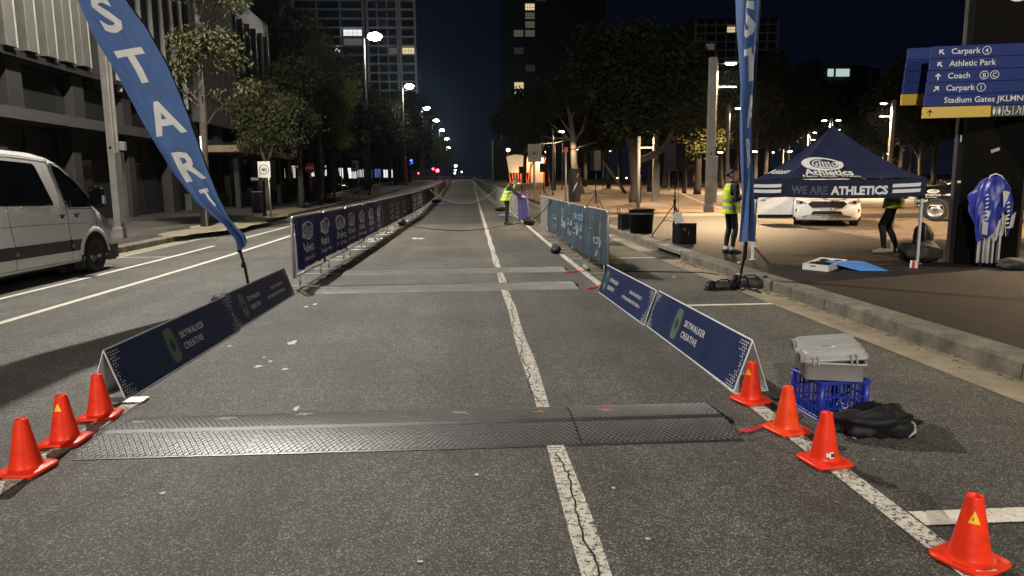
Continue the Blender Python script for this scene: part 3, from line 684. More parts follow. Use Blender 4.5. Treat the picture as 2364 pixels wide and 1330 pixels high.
while y<156:
    y2=y+2.2
    if i<12: lab=NAMES[i]+' crowd barrier from the near end of the left row, behind banner fabric'
    elif y<46: lab=NAMES[min(17,i)]+' crowd barrier of the left row, behind grey mesh'
    else: lab='bare steel crowd barrier far along the left row'
    barrier((xl(y),y),(xl(y2),y2),lab,GL); y=y2; i+=1
def xr(y): return 2.20-.002*(y-11) if y<28 else 2.17-.011*(y-28)
yr=[11.25,13.5,15.8,18.1,20.4]; 
for i in range(4): barrier((2.2,yr[i]),(2.2,yr[i+1]),NAMES[i]+' crowd barrier from the near end of the right row, under grey fabric',GR)
barrier((2.21,20.4),(2.20,22.5),'bare crowd barrier at the far end of the grey banner on the right',GR)
barrier((1.78,25.2),(1.86,27.4),'crowd barrier draped in lilac fabric beside the leaning person',GR)
y=27.5
i=0
while y<156:
    lab='first bare crowd barrier on the right beyond the leaning person' if i==0 else ('second bare crowd barrier on the right beyond the leaning person' if i==1 else 'bare steel crowd barrier far along the right row')
    barrier((xr(y)-.3,y),(xr(y+2.2)-.3,y+2.2),lab,GR); y+=2.2; i+=1
for i,x in enumerate((-3.9,-1.75,.4)): barrier((x,157),(x+2.1,157),['left','middle','right'][i]+' one of the three barriers closing the lane at its far end','barriers closing the lane')
for i in range(5): barrier((-14.8+i*2.15,157.5),(-14.8+i*2.15+2.1,157.5),['first','second','third','fourth','fifth'][i]+' from the left of the barriers closing the far left carriageway','barriers closing the left carriageway')
# banners on the left row
def emblem(mb,cx,cy,s,warp):
    def E(a,b,ox,oy,n=22,a0=0,a1=360): return [(cx+s*(ox+a*math.cos(R(a0+(a1-a0)*k/n))),cy+s*(oy+b*math.sin(R(a0+(a1-a0)*k/n)))) for k in range(n+1)]
    def ribbon(o,i): 
        v=[warp(*p) for pr in zip(o,i) for p in pr]; mb.add(v,[(2*k,2*k+1,2*k+3,2*k+2) for k in range(len(o)-1)])
    ribbon(E(1,.36,0,0,30),E(.72,.27,.12,.02,30))
    ribbon(E(.62,.24,.12,.02,20,100,400),E(.54,.20,.12,.02,20,100,400))
    for r,(y,nn,w) in enumerate(((.13,4,.07),(.05,6,.075),(-.04,6,.08),(-.13,4,.08))):
        for k in range(nn):
            x=.12+(k-(nn-1)/2)*w*2.0; q=[warp(cx+s*(x+w*.8*math.cos(R(60*t))),cy+s*(y+.042*math.sin(R(60*t)))) for t in range(6)]; mb.add(q,[(0,1,2,3,4,5)])
    q=[(.62,.12),(.78,.2),(.98,.16),(1.02,.0),(.88,-.14),(.66,-.2),(.78,0)]; mb.add([warp(cx+s*x,cy+s*y) for x,y in q],[tuple(range(7))])
m_ban_navy=M('navy_fabric',(.020,.024,.105),.65,var=.2,vs=4,bump=.15,bs=12,spec=.2); m_ban_black=M('black_fabric',(.007,.0095,.018),.7,var=.2,vs=4,bump=.15,bs=12,spec=.15)
m_ban_grey=M('grey_mesh_fabric',(.07,.075,.078),.75,var=.2,vs=4,bump=.15,bs=12,spec=.15); m_ban_teal=M('slate_fabric',(.045,.065,.085),.6,var=.25,vs=3,bump=.2,bs=10,spec=.3)
m_logo=M('silver_print',(.48,.48,.50),.5,var=.15)
def banner(label,y0,y1,xf,side,mat,amp,seed,ztop=1.045,zbot=.27,group=None,sag=0.,flutter=None):
    t=thing('fabric_banner',label,'banner',(0,0,0),0,group)
    L=y1-y0
    def P(s,z,off=0.):   # s along, z up
        y=y0+s; w=(ztop-z)/(ztop-zbot); k=Vector((s*1.7,seed*3.1,0))
        fold=amp*(.3+w)*(noise.noise(Vector((s*5.2+w*.8,seed,.3)))+.6*noise.noise(Vector((s*11+w*1.6,seed*2,w*.7))))+amp*.5*noise.noise(Vector((s*2.1,w*2,seed)))
        zz=z-sag*w*(.5+.5*noise.noise(Vector((s*1.3,seed,5))))
        return Vector((xf(y)+side*(.028+.012*w+fold+off),y,gz(y)+zz))
    nu=int(L*22); mb=MB(); mb.grid(lambda u,v:P(u*L,zbot+(ztop-zbot)*v),nu,12,0,True,side<0)
    mb.build('banner_cloth',mat,t)
    return t,P,L
tB,PB,LB=banner('navy banner with seven silver emblems on the near left fence',10.42,20.2,xl,1,m_ban_navy,.05,1.)
for k in range(7):
    s0=.85+k*1.36
    mb=MB(); emblem(mb,s0-.05,.82-.01*k,.40,lambda x,z:PB(x,z,.008)); mb.build('emblem',m_logo,tB)
    lettering([('Athletics',s0-.42,.50,.20,dict(bold=.02)),('New South Wales',s0-.42,.37,.105,dict(bold=.01))],None,m_logo,tB,warp=lambda x,z:PB(x,z,.008))
tK,PK,LK=banner('black banner with grey print, after the navy one on the left fence',20.25,29.2,xl,1,m_ban_black,.03,2.)
m_bluegrey=M('blue_grey_print',(.17,.20,.28),.6,var=.15,spec=.2)
def fakeprint(P,x0,z0,w,h,rows,parent,mat,seed,off=.008):
    rs=random.Random(seed); mb=MB()
    for r in range(rows):
        x=x0; z=z0-h*r*1.45
        while x<x0+w*(.8+.2*rs.random()):
            l=h*rs.uniform(.35,.9); hh=h*rs.uniform(.65,1.)
            q=[(x,z),(x+l,z),(x+l,z+hh*.22),(x+l*.3,z+hh*.25),(x+l*.3,z+hh*.75),(x+l,z+hh*.75),(x+l,z+hh),(x,z+hh)] if rs.random()<.6 else [(x,z),(x+l*.4,z),(x+l*.4,z+hh),(x,z+hh)]
            mb.add([P(a,b,off) for a,b in q],[tuple(range(len(q)))]); x+=l*1.22
    mb.build('print_marks',mat,parent,kind='stuff')
for k,(s0,h,rw) in enumerate(((1.6,.13,3),(3.0,.10,4),(5.2,.12,3),(6.7,.10,3))): fakeprint(PK,s0,.78,1.0,h,rw,tK,m_bluegrey,k+11)
tN,PN,LN=banner('short navy banner with four emblems, farther along the left fence',29.25,36.6,xl,1,m_ban_navy,.04,3.)
for k in range(4):
    s0=.8+k*1.6; mb=MB(); emblem(mb,s0,.80,.42,lambda x,z:PN(x,z,.01)); mb.build('emblem',m_logo,tN)
    lettering([('Athletics',s0-.42,.50,.20,dict(bold=.02)),('New South Wales',s0-.42,.37,.105,dict(bold=.01))],None,m_logo,tN,warp=lambda x,z:PN(x,z,.01))
banner('plain grey mesh cloth on the left fence after the banners',36.7,52,xl,1,m_ban_grey,.03,4.)
# slate banner on the right, seen from its back
tS,PS,LS=banner('slate grey banner sagging on the near right fence',11.28,19.7,lambda y:2.2,-1,m_ban_teal,.075,6.,1.05,.25,sag=.14)
m_ltblue=M('light_blue_print',(.16,.30,.46),.5,var=.15); m_dgreen=M('dull_green_print',(.10,.20,.12),.5,var=.15)
m_slpr=M('soft_white_print',(.30,.31,.32),.55,var=.2)
for k,(s0,z0,w,h,rw,mm) in enumerate(((.35,.50,.6,.13,2,m_slpr),(1.0,.86,.5,.10,3,m_dgreen),(2.2,.50,1.3,.17,1,m_slpr),(2.2,.80,1.2,.12,2,m_ltblue),(3.9,.62,.7,.14,2,m_slpr),(5.0,.52,1.1,.15,1,m_slpr),(5.1,.82,.9,.1,3,m_ltblue),(6.6,.6,.7,.14,2,m_slpr))): fakeprint(PS,s0,z0,w,h,rw,tS,mm,k+31)
m_lilac=M('lilac_satin',(.21,.18,.50),.38,var=.3,vs=6,sheen=.3)
lc=thing('draped_cloth','lilac satin cloth hung over the barrier beside the leaning person','cloth',(0,0,0)); mb=MB()
mb.grid(lambda u,v:(1.64+.40*u+.02*math.sin(v*5),25.12+.05*math.sin(u*19+v*2)+.03*math.sin(u*37)+.04*(1-v),gz(25)+.10+1.0*v+.03*math.sin(u*6)),30,14,0,True); mb.grid(lambda u,v:(1.64+.40*u,25.12+.55*v+.03*math.sin(u*19),gz(25)+1.10+.03*math.sin(u*6)-.12*v*v),14,6,0,True); mb.build('cloth_fall',m_lilac,lc)
# oddments hung or dropped by the fences
def heap(label,px,py,r,mat,seed,name='cloth_heap',cat='cloth'): 
    c=G(px,py); return lump(name,label,cat,(c.x,c.y,gz(c.y)),r,seed,mat,0,.5,2.2,n=20,k=12)
heap('dark cloth heap with pale end dropped by the left fence',1008,468,(.35,.8,.13),m_blackfab,5); heap('pale blue plastic heap beside the dark cloth by the left fence',1020,473,(.25,.45,.06),m_ltblue,6)
heap('dark green bundle on the road left of the leaning person',1160,487,(.38,.5,.10),m_blackfab,7); heap('lilac cloth scrap on the road at the feet of the leaning person',1166,500,(.3,.35,.05),m_lilac,8)
heap('small black bag slumped at the foot of the slate banner',1283,585,(.11,.24,.10),m_bag,9,'small_bag','bag'); heap('black wrap tied at the barrier foot on the left',928,520,(.16,.4,.12),m_bag,10)
heap('green cloth tucked under the slate banner near the mats',1352,622,(.05,.26,.045),m_dgreen,12); heap('black box cover on the road edge beyond the lilac cloth',1222,520,(.22,.3,.16),m_bag,13)
# rope and chain across the lane
def sagline(a,b_,sag,n=16):
    a,b_=Vector(a),Vector(b_); return [Vector((a.x+(b_.x-a.x)*i/n,a.y+(b_.y-a.y)*i/n,a.z+(b_.z-a.z)*i/n-sag*4*(i/n)*(1-i/n))) for i in range(n+1)]
p0=Vector((xl(17.4)+.05,17.4,gz(17.4)+1.06)); pa=G(928,518,.03); pts=[p0,(p0+pa)/2-Vector((0,0,.05)),pa]+[G(x,y,.012) for x,y in ((960,524),(1000,529),(1040,532),(1080,532),(1120,529),(1160,522),(1185,518))]
pb=G(1232,508,.35); pc=Vector((2.2,19.0,gz(19)+1.06)); pts+=[pb,(pb+pc)/2-Vector((0,0,.04)),pc]
cable('slack_rope','dark rope looped slack over the road between the two fences',pts,.011,m_black,'rope')
mb=MB(); a=Vector((xl(43),43,gz(43)+1.05)); b_=Vector((1.75,45.5,gz(45)+1.05)); P_=sagline(a,b_,.98,64); m_chw=m_print_white
for i in range(64): mb.tube([P_[i],P_[i+1]],.022,5,(i//1)%2,False)
tag(mb.build('plastic_chain',[m_white,m_black]),'black and white plastic chain hanging across the lane between fences','chain')
mb=MB(); a=Vector((xl(95),95,gz(95)+1.05)); b_=Vector((1.2,96,gz(96)+1.05)); P_=sagline(a,b_,.5,40)
for i in range(40): mb.tube([P_[i],P_[i+1]],.03,4,i%2,False)
tag(mb.build('plastic_chain',[m_white,m_black]),'second plastic chain, far up the lane','chain')
cable('thin_cord','black cord from the slate banner fence out to the gutter',[G(x,y,.01) for x,y in ((1440,626),(1500,627),(1560,628),(1620,629),(1660,634))],.008,m_black,'cord')
# ================================================================ FLAGS
m_flag=M('blue_flag_cloth',(.058,.112,.27),.7,var=.15,vs=3,bump=.25,bs=16,spec=.25); m_flagw=M('flag_white_print',(.56,.56,.54),.6,var=.06)
def flag(t,left,right,letters,fold,nm='flag_cloth',depth=.0):
    """left/right edges: world points top to bottom; letters placed along the middle line"""
    n=len(left); seg=[0]
    mid=[(a+b)/2 for a,b in zip(left,right)]
    for i in range(1,n): seg.append(seg[-1]+(mid[i]-mid[i-1]).length)
    def at(s):
        s=max(0,min(seg[-1],s)); i=0
        while i<n-2 and seg[i+1]<s: i+=1
        k=(s-seg[i])/(seg[i+1]-seg[i]); return left[i].lerp(left[i+1],k),right[i].lerp(right[i+1],k)
    def P(u,s,off=0.):
        a,b=at(s); p=a.lerp(b,u); q=fold(u,s,seg[-1]); return p+Vector((0,-off+q,0))
    mb=MB(); mb.grid(lambda u,v:P(u,v*seg[-1]),28,110,0,True); o=mb.build(nm,m_flag,t)
    for ch,s,size,u0,sw in letters:
        v,f=text2d(ch,size,bold=.03,align='CENTER'); bm=bmesh.new(); vs=[bm.verts.new(p) for p in v]
        for q in f:
            try: bm.faces.new([vs[i] for i in q])
            except ValueError: pass
        for _ in range(2): bmesh.ops.subdivide_edges(bm,edges=[e for e in bm.edges if e.calc_length()>.06],cuts=1,use_grid_fill=True)
        bmesh.ops.triangulate(bm,faces=bm.faces[:])
        bm.verts.ensure_lookup_table(); bm.verts.index_update()
        def mp(p):
            a,b=at(s-p.y); w=(b-a).length; return P(u0+p.x*sw/w,s-p.y,.006)
        m2=MB(); m2.add([mp(v_.co) for v_ in bm.verts],[[v_.index for v_ in f_.verts] for f_ in bm.faces]); bm.free()
        m2.build('letter',m_flagw,t)
    return P,seg[-1]
FB=D(578,672,9.6); FB.z=0
t1=thing('feather_flag','left feather flag leaning over the lane fence, blue with white letters','flag',(0,0,0))
YL=9.6
Lp=[D(x,y,YL) for x,y in ((105,-130),(140,-60),(175,0),(215,85),(270,175),(330,285),(400,400),(455,468),(520,517),(548,552),(555,578))]
Rp=[D(x,y,YL) for x,y in ((235,-150),(264,-70),(290,0),(340,70),(385,150),(432,265),(475,385),(503,452),(532,508),(566,545),(570,562))]
m0=D(195,-330,YL); m1=D(150,-260,YL)
Lp=[m1]+Lp; Rp=[m0]+Rp
def fold1(u,s,L): 
    k=max(0,(s-L+1.9)/1.9); return .03*math.sin(u*4.5+s*.9)+.022*noise.noise(Vector((u*2.5,s*1.6,1)))+.085*k*math.sin(u*8.5+s*.8)+.012*noise.noise(Vector((u*9,s*7,3)))
mid=[(a+b)/2 for a,b in zip(Lp,Rp)]; sg=[0]
for i in range(1,len(mid)): sg.append(sg[-1]+(mid[i]-mid[i-1]).length)
def s_at(px,py):
    p=D(px,py,YL); best=min(range(len(mid)*40-40),key=lambda k:(mid[k//40].lerp(mid[k//40+1],(k%40)/40)-p).length); i=best//40; return sg[i]+(sg[i+1]-sg[i])*(best%40)/40
LET=[('S',s_at(264,78),.66,.46,.92),('T',s_at(328,192),.62,.47,.9),('A',s_at(402,306),.60,.5,.85),('R',s_at(456,412),.56,.5,.72),('T',s_at(494,472),.36,.55,.5)]
flag(t1,Lp,Rp,LET,fold1)
pole=[FB+Vector((0,0,.03)),D(566,620,9.62),D(553,575,9.64),D(530,512,9.66),D(503,450,9.66),D(476,385,9.66),D(434,265,9.66),D(387,150,9.66),D(342,70,9.66),D(292,0,9.66),D(237,-150,9.66),D(190,-300,9.66),D(140,-300,9.66)]
MB().tube(pole,[.02,.02,.018,.016,.015,.014,.013,.012,.011,.010,.009,.008,.007],8).build('flag_pole',m_black,t1)
b=MB()
for q,r in ((D(562,612,9.62),.03),(D(553,578,9.64),.032)): b.lathe([(.001,-.03),(r,-.03),(r,.03),(.001,.03)],10,0,True,Matrix.Translation(q))
b.build('pole_collar',m_black,t1)
b=MB(); b.tube([(FB.x-.35,FB.y,.03),(FB.x+.35,FB.y,.03)],.015,6); b.tube([(FB.x,FB.y-.35,.03),(FB.x,FB.y+.35,.03)],.015,6); b.build('cross_base',m_black,t1)
def ringbag(label,c,r,rr,mat,tilt=0):
    t=thing('weight_bag',label,'weight bag',c); b=MB(); pts=[(r*math.cos(a),r*math.sin(a),rr*.8) for a in np.linspace(0,2*math.pi,25)]
    b.tube(pts,[rr*(1+.12*math.sin(5*a)) for a in np.linspace(0,2*math.pi,25)],10); b.v=[(x,y,max(z,.004)) for x,y,z in b.v]; b.build('weight_ring',mat,t); MB().tube([(r*.2,-r,.1),(r*.5,-r*.9,rr*1.9),(r*.95,-r*.3,.1)],.012,6).build('handle',m_black,t); return t
ringbag('black ring weight bag on the left flag base behind the hoardings',(-3.02,9.05,0),.24,.085,m_bag)
# right flag, blown nearly edge on
t2=thing('feather_flag','right feather flag seen nearly edge on beside the tent leg','flag',(0,0,0))
Lp=[D(x,y,9.6) for x,y in ((1722,-330),(1712,-200),(1708,-90),(1706,0),(1705,60),(1707,130),(1709,215),(1712,300),(1716,380),(1720,440),(1718,500),(1713,560))]
Rp=[D(x,y,9.6) for x,y in ((1752,-330),(1757,-200),(1757,-90),(1755,0),(1752,60),(1748,120),(1743,200),(1738,270),(1735,340),(1736,420),(1738,490),(1740,557))]
def fold2(u,s,L): return .06*(1-u)+.09*math.sin(u*10+s*1.5)+.05*math.sin(u*21+s)*(.4+.6*noise.noise(Vector((u*2,s*1.3,4))))
mid=[(a+b)/2 for a,b in zip(Lp,Rp)]; sg=[0]
for i in range(1,len(mid)): sg.append(sg[-1]+(mid[i]-mid[i-1]).length)
YL=9.6
flag(t2,Lp,Rp,[('S',s_at(1728,80),.64,.55,.32),('T',s_at(1726,186),.60,.62,.27),('A',s_at(1725,292),.56,.62,.16),('R',s_at(1726,385),.54,.5,.14)],fold2)
FB2=Vector((3.74,9.62,0))
pole=[FB2+Vector((0,0,.05)),D(1718,640,9.63),D(1720,600,9.64),D(1737,420,9.64),D(1736,340,9.65),D(1740,250,9.66),D(1746,150,9.66),D(1755,20,9.66),D(1759,-90,9.66),D(1757,-250,9.66),D(1750,-330,9.66)]
MB().tube([FB2+Vector((0,0,.05)),D(1717,600,9.63),D(1720,560,9.64)],[.017,.019,.022],8).build('pole_socket',m_black,t2)
MB().tube(pole[2:],[.018,.014,.013,.012,.011,.010,.009,.008,.007],8).build('flag_pole',m_black,t2)
b=MB()
for z in (.22,.38): b.lathe([(.001,-.012),(.028,-.012),(.028,.012),(.001,.012)],10,0,True,Matrix.Translation(FB2+Vector((0,0,z))))
b.build('pole_collar',m_alu,t2)
b=MB()
for a in (20,110,200,290): b.tube([FB2+Vector((0,0,.06)),FB2+Vector((.45*math.cos(R(a)),.45*math.sin(R(a)),.015))],.012,6)
b.build('cross_base',m_black,t2)
m_bagg=M('grey_sandbag',(.026,.025,.024),.7,var=.35,vs=12,bump=.4,bs=20)
def sandbag(label,c,rz,L=.5,r=.10):
    t=thing('weight_bag',label,'weight bag',(c[0],c[1],0),rz,None); b=MB(); n=15; pts=[];rs=[]
    for i in range(n):
        u=i/(n-1); pts.append(((u-.5)*L,.015*math.sin(u*9),r*.72)); rs.append(r*(.35+.65*math.sin(math.pi*min(.92,max(.08,u)))**.5)*(1+.08*math.sin(u*23)))
    b.tube(pts,rs,16); b.v=[(x,y,max(.004,z*.85)) for x,y,z in b.v]; b.build('bag_body',m_bagg,t)
    for s in (-1,1): MB().lathe([(r*.55,-.01),(r*.98,-.012),(r*.99,.05),(r*.5,.06)],14,0,True,Matrix.Translation((s*L*.36,0,r*.63))@Matrix.Rotation(math.pi/2*s,4,'Y')).build('end_cap',m_black,t)
    MB().tube([(-.12,-.02,r*1.3),(-.05,-.06,r*1.75),(.06,-.06,r*1.75),(.12,-.02,r*1.3)],.010,6).build('strap',m_black,t)
    for s in (-1,1): MB().tube([(s*L*.4,-.03,.03),(s*L*.55,-.07,.02),(s*L*.62,.02,.012)],.012,6).build('webbing',m_black,t)
sandbag('grey weight bag left of the right flag pole',(3.50,9.63),.2,.42,.085); sandbag('larger grey weight bag between the right flag pole and kerb',(3.98,9.80),-.35,.5,.105)
b=MB(); b.tube([FB2+Vector((.02+.09*math.cos(a),-.12+.04*math.cos(a),.10+.09*math.sin(a))) for a in np.linspace(0,6.28,18)],.011,6); tag(b.build('webbing_loop',m_black),'coiled black strap at the foot of the right flag pole','strap')
cable('loose_strap','thin black strap trailing from the weight bags along the gutter',[G(x,y,.012) for x,y in ((1745,668),(1765,664),(1785,672),(1800,671))],.008,m_black,'strap')
# ================================================================ TENT
PZ=.15
m_tent=M('navy_tent_fabric',(.012,.016,.045),.7,var=.15,vs=3,bump=.15,bs=14,spec=.2); m_tleg=M('white_tent_leg',(.60,.60,.58),.4,metal=.1,var=.05)
FLc,FRc=Vector((4.86,12.0,0)),Vector((7.28,10.98,0)); eR=(FRc-FLc); W_=eR.length; eR.normalize(); eD=Vector((-eR.y,eR.x,0)); BLc,BRc=FLc+eD*W_,FRc+eD*W_
tent=thing('pop_up_tent','lowered navy pop up tent with white emblem and stripes on the plaza','tent',(0,0,0))
EZ,AZ,VD=1.545,2.50,.30; cen=(FLc+BRc)/2
def tz(t): return EZ+(AZ-EZ)*(t**1.28)
NKc=Vector((5.25,11.60,0))   # crease where the slack canopy hangs forward of the frame
corners=[FLc,NKc,FRc,BRc,BLc]; NC=len(corners)
for i in range(NC):
    A,B=corners[i],corners[(i+1)%NC]; mid_=(A+B)/2; ein=(cen-mid_); hw=(B-A).length/2; ex=(B-A).normalized()
    def roof(x,t,off=0.,A=A,mid_=mid_,ein=ein,ex=ex,hw=hw,i=i):
        lim=max(1e-4,hw*(1-t)); q=max(-1,min(1,x/lim)); sag=.035*(1-q*q)*(1-t)*t*4; p=mid_+ex*x+ein*t; z=tz(t)-sag+.012*noise.noise(Vector((x*3,t*5,i)))*(1-t)
        n=Vector((ex.y,-ex.x,0)); return Vector((p.x+n.x*off,p.y+n.y*off,z+off*.9))
    mb=MB(); mb.grid(lambda u,v:roof((u*2-1)*hw*(1-v*.995),v),18,14,0,True); mb.build('roof_panel',m_tent,tent)
    nrm=Vector((ex.y,-ex.x,0))
    def val(x,z,off=0.,mid_=mid_,ex=ex,nrm=nrm,hw=hw,i=i): 
        q=x/hw; sagz=-.05*(1-q*q)*min(1,hw); p=mid_+ex*x+nrm*(.006+off+.02*(1-q**8)*noise.noise(Vector((x*2.5,z*2,i+9)))*(EZ-z)/VD); return Vector((p.x,p.y,z+sagz*.6))
    mb=MB(); mb.grid(lambda u,v:val((u*2-1)*hw,EZ-VD+VD*v),24,4,0,True); mb.build('valance',m_tent,tent)
    sl=math.hypot(ein.length,AZ-EZ)
    w2=lambda x,y:roof(x,y,.018); w3=lambda x,z:val(x,z,.012)
    def stripes(xa,xb):
        for zz in (EZ-.225,EZ-.135):
            b=MB(); n=8
            for k in range(n):
                u,v_=xa+(xb-xa)*k/n,xa+(xb-xa)*(k+1)/n; b.add([w3(u,zz),w3(v_,zz),w3(v_+.01,zz+.055),w3(u+.01,zz+.055)],[(0,1,2,3)])
            b.build('stripe',m_print_white,tent)
    if i==1:
        mb=MB(); emblem(mb,-.38,.345,.335,lambda x,y:roof(x,.345+(y-.345)*1.05,.018)); mb.build('emblem',m_print_white,tent)
        lettering([('Athletics',-.72,.105,.20,dict(bold=.025,fit=.76))],None,m_print_white,tent,warp=w2)
        lettering([('New South Wales',-.77,.025,.105,dict(bold=.012,fit=.88))],None,m_print_white,tent,warp=w2)
        lettering([('WE ARE',-.96,EZ-.235,.185,dict(outline=.006,fit=.56)),],None,m_print_white,tent,warp=w3)
        lettering([('ATHLETICS',-.35,EZ-.235,.185,dict(bold=.045,fit=.86))],None,m_print_white,tent,warp=w3)
        stripes(.57,.98)
    if i==0:
        stripes(-hw+.02,hw-.06)
        lettering([('Athletics',-.20,.16,.13,dict(bold=.02,fit=.34))],None,m_print_white,tent,warp=w2)
for nm,c in zip('abcd',(FLc,FRc,BRc,BLc)):
    inn=(cen-c).normalized()*.05; p=c+inn; b=MB(); b.cbox(p.x-.019,p.x+.019,p.y-.019,p.y+.019,PZ+gz(p.y),EZ-.03,.004); b.cbox(p.x-.026,p.x+.026,p.y-.026,p.y+.026,EZ-.42,EZ-.30,.004); b.cbox(p.x-.05,p.x+.05,p.y-.05,p.y+.05,PZ+gz(p.y),PZ+gz(p.y)+.008,.002); b.build('leg',m_tleg,tent)
    MB().cbox(p.x-.034,p.x+.034,p.y-.034,p.y+.034,EZ-.34,EZ-.26,.006).build('leg_bracket',m_black,tent)
b=MB()
fc=[FLc,FRc,BRc,BLc]
for A,B in zip(fc,fc[1:]+fc[:1]):
    for k in range(2):
        p,q=A.lerp(B,k/2),A.lerp(B,(k+1)/2); i1=(cen-p).normalized()*.06; i2=(cen-q).normalized()*.06
        b.bar(p+i1+Vector((0,0,EZ-.06)),q+i2+Vector((0,0,EZ-.38)),.02,.012); b.bar(p+i1+Vector((0,0,EZ-.38)),q+i2+Vector((0,0,EZ-.06)),.02,.012)
b.build('scissor_frame',m_tleg,tent)
# white tray, blue sign, tape
m_traywhite=M('white_box',(.62,.62,.60),.5,var=.06)
tp=[G(x,y,PZ) for x,y in ((1852,622),(1912,628),(1955,613),(1895,607))]
tr=thing('white_tray','shallow white box with dark contents on the plaza beside a blue sign','tray',(0,0,0))
b=MB(); ctr=sum(tp,Vector())/4
ins=[p.lerp(ctr,.07) for p in tp]; z0,z1=PZ+.002,PZ+.095
b.loft([[Vector((p.x,p.y,z)) for p in q] for q,z in ((tp,z0),(tp,z1),(ins,z1),(ins,z0+.02))],0,False); b.build('tray_body',m_traywhite,tr)
b=MB(); rs=random.Random(4)
for k in range(16):
    p=ins[0].lerp(ins[1],rs.uniform(.1,.9)).lerp(ins[3].lerp(ins[2],rs.uniform(.1,.9)),rs.uniform(.1,.9)); b.ell((p.x,p.y,z1-.03),(rs.uniform(.04,.09),rs.uniform(.03,.07),.035),8,5)
b.build('tray_contents',m_bag,tr)
d01=(tp[1]-tp[0]).normalized(); b=MB(); q=tp[0].lerp(tp[1],.3); b.bar(q+Vector((0,0,.07))+Vector((d01.y,-d01.x,0))*.003,q+d01*.09+Vector((0,0,.07))+Vector((d01.y,-d01.x,0))*.003,.004,.012); b.build('hand_slot',m_black,tr)
m_skyblue=M('sky_blue_sign',(.085,.25,.62),.45,var=.08)
sg_=thing('blue_sign','light blue panel with white pictogram lying propped on the white tray','sign',(0,0,0))
sp=[G(1905,604,.15+.10),G(1985,626,.16),G(2050,626,.16),G(1990,604,.19)]
b=MB(); b.loft([[p for p in sp],[p+Vector((0,0,.012)) for p in sp]],0,False); b.build('sign_panel',m_skyblue,sg_)
def onsign(u,v): return sp[0].lerp(sp[3],u).lerp(sp[1].lerp(sp[2],u),v)+Vector((0,0,.0145))
b=MB(); 
for poly in ([(.42,.25),(.5,.2),(.58,.25),(.5,.33)],[(.38,.36),(.60,.34),(.72,.5),(.66,.53),(.56,.42),(.56,.62),(.7,.8),(.64,.84),(.48,.66),(.40,.84),(.32,.82),(.42,.6),(.42,.44),(.30,.52),(.27,.47)]): b.add([onsign(*p) for p in poly],[tuple(range(len(poly)))])
b.build('pictogram',m_print_white,sg_)
tc_=G(2110,619,.15); tr_=thing('barrier_tape','roll of red and white barrier tape by the right tent leg','tape',(tc_.x,tc_.y,.15),.3)
b=MB(); nb_=9
for k in range(nb_): b.loft([[(.062*math.cos(a)-0.,.062*math.sin(a),.06+(-.055 if j==0 else .055)) for a in np.linspace(2*math.pi*k/nb_,2*math.pi*(k+1)/nb_,4)] for j in (0,1)],k%2,True,caps=False,closed=False,M=Matrix.Rotation(.5,4,'Z'))
for z in (.005,.115): b.loft([[(.062*math.cos(a),.062*math.sin(a),z) for a in np.linspace(0,6.28,19)],[(.035*math.cos(a),.035*math.sin(a),z) for a in np.linspace(0,6.28,19)]],1,False,caps=False)
b.build('tape_roll',[M('tape_red',(.5,.02,.02),.45),m_print_white],tr_)
# backpack and bag by the pillar
bp=lump('backpack','dark backpack slumped against the left foot of the black signpost','backpack',(7.50,11.35,PZ),(.34,.28,.20),21,m_bagg,.2,.45,1.8)
b=MB(); b.ell((.18,.12,.36),(.16,.14,.26),14,10,0,lambda d:1+.3*noise.noise(d*2.5)); b.build('top_pocket',m_bag,bp)
MB().tube([(-.05,-.1,.25),(.02,-.05,.42),(.12,.05,.56),(.2,.12,.60)],.022,6).build('strap',m_black,bp); MB().tube([(-.25,-.25,.02),(-.1,-.3,.05),(.1,-.27,.04)],.018,6).build('strap',m_black,bp)
lump('holdall_bag','flat dark holdall on the plaza right of the folded marquee','bag',(8.28,10.12,PZ),(.34,.2,.10),23,m_bagg,0,.4,1.9)
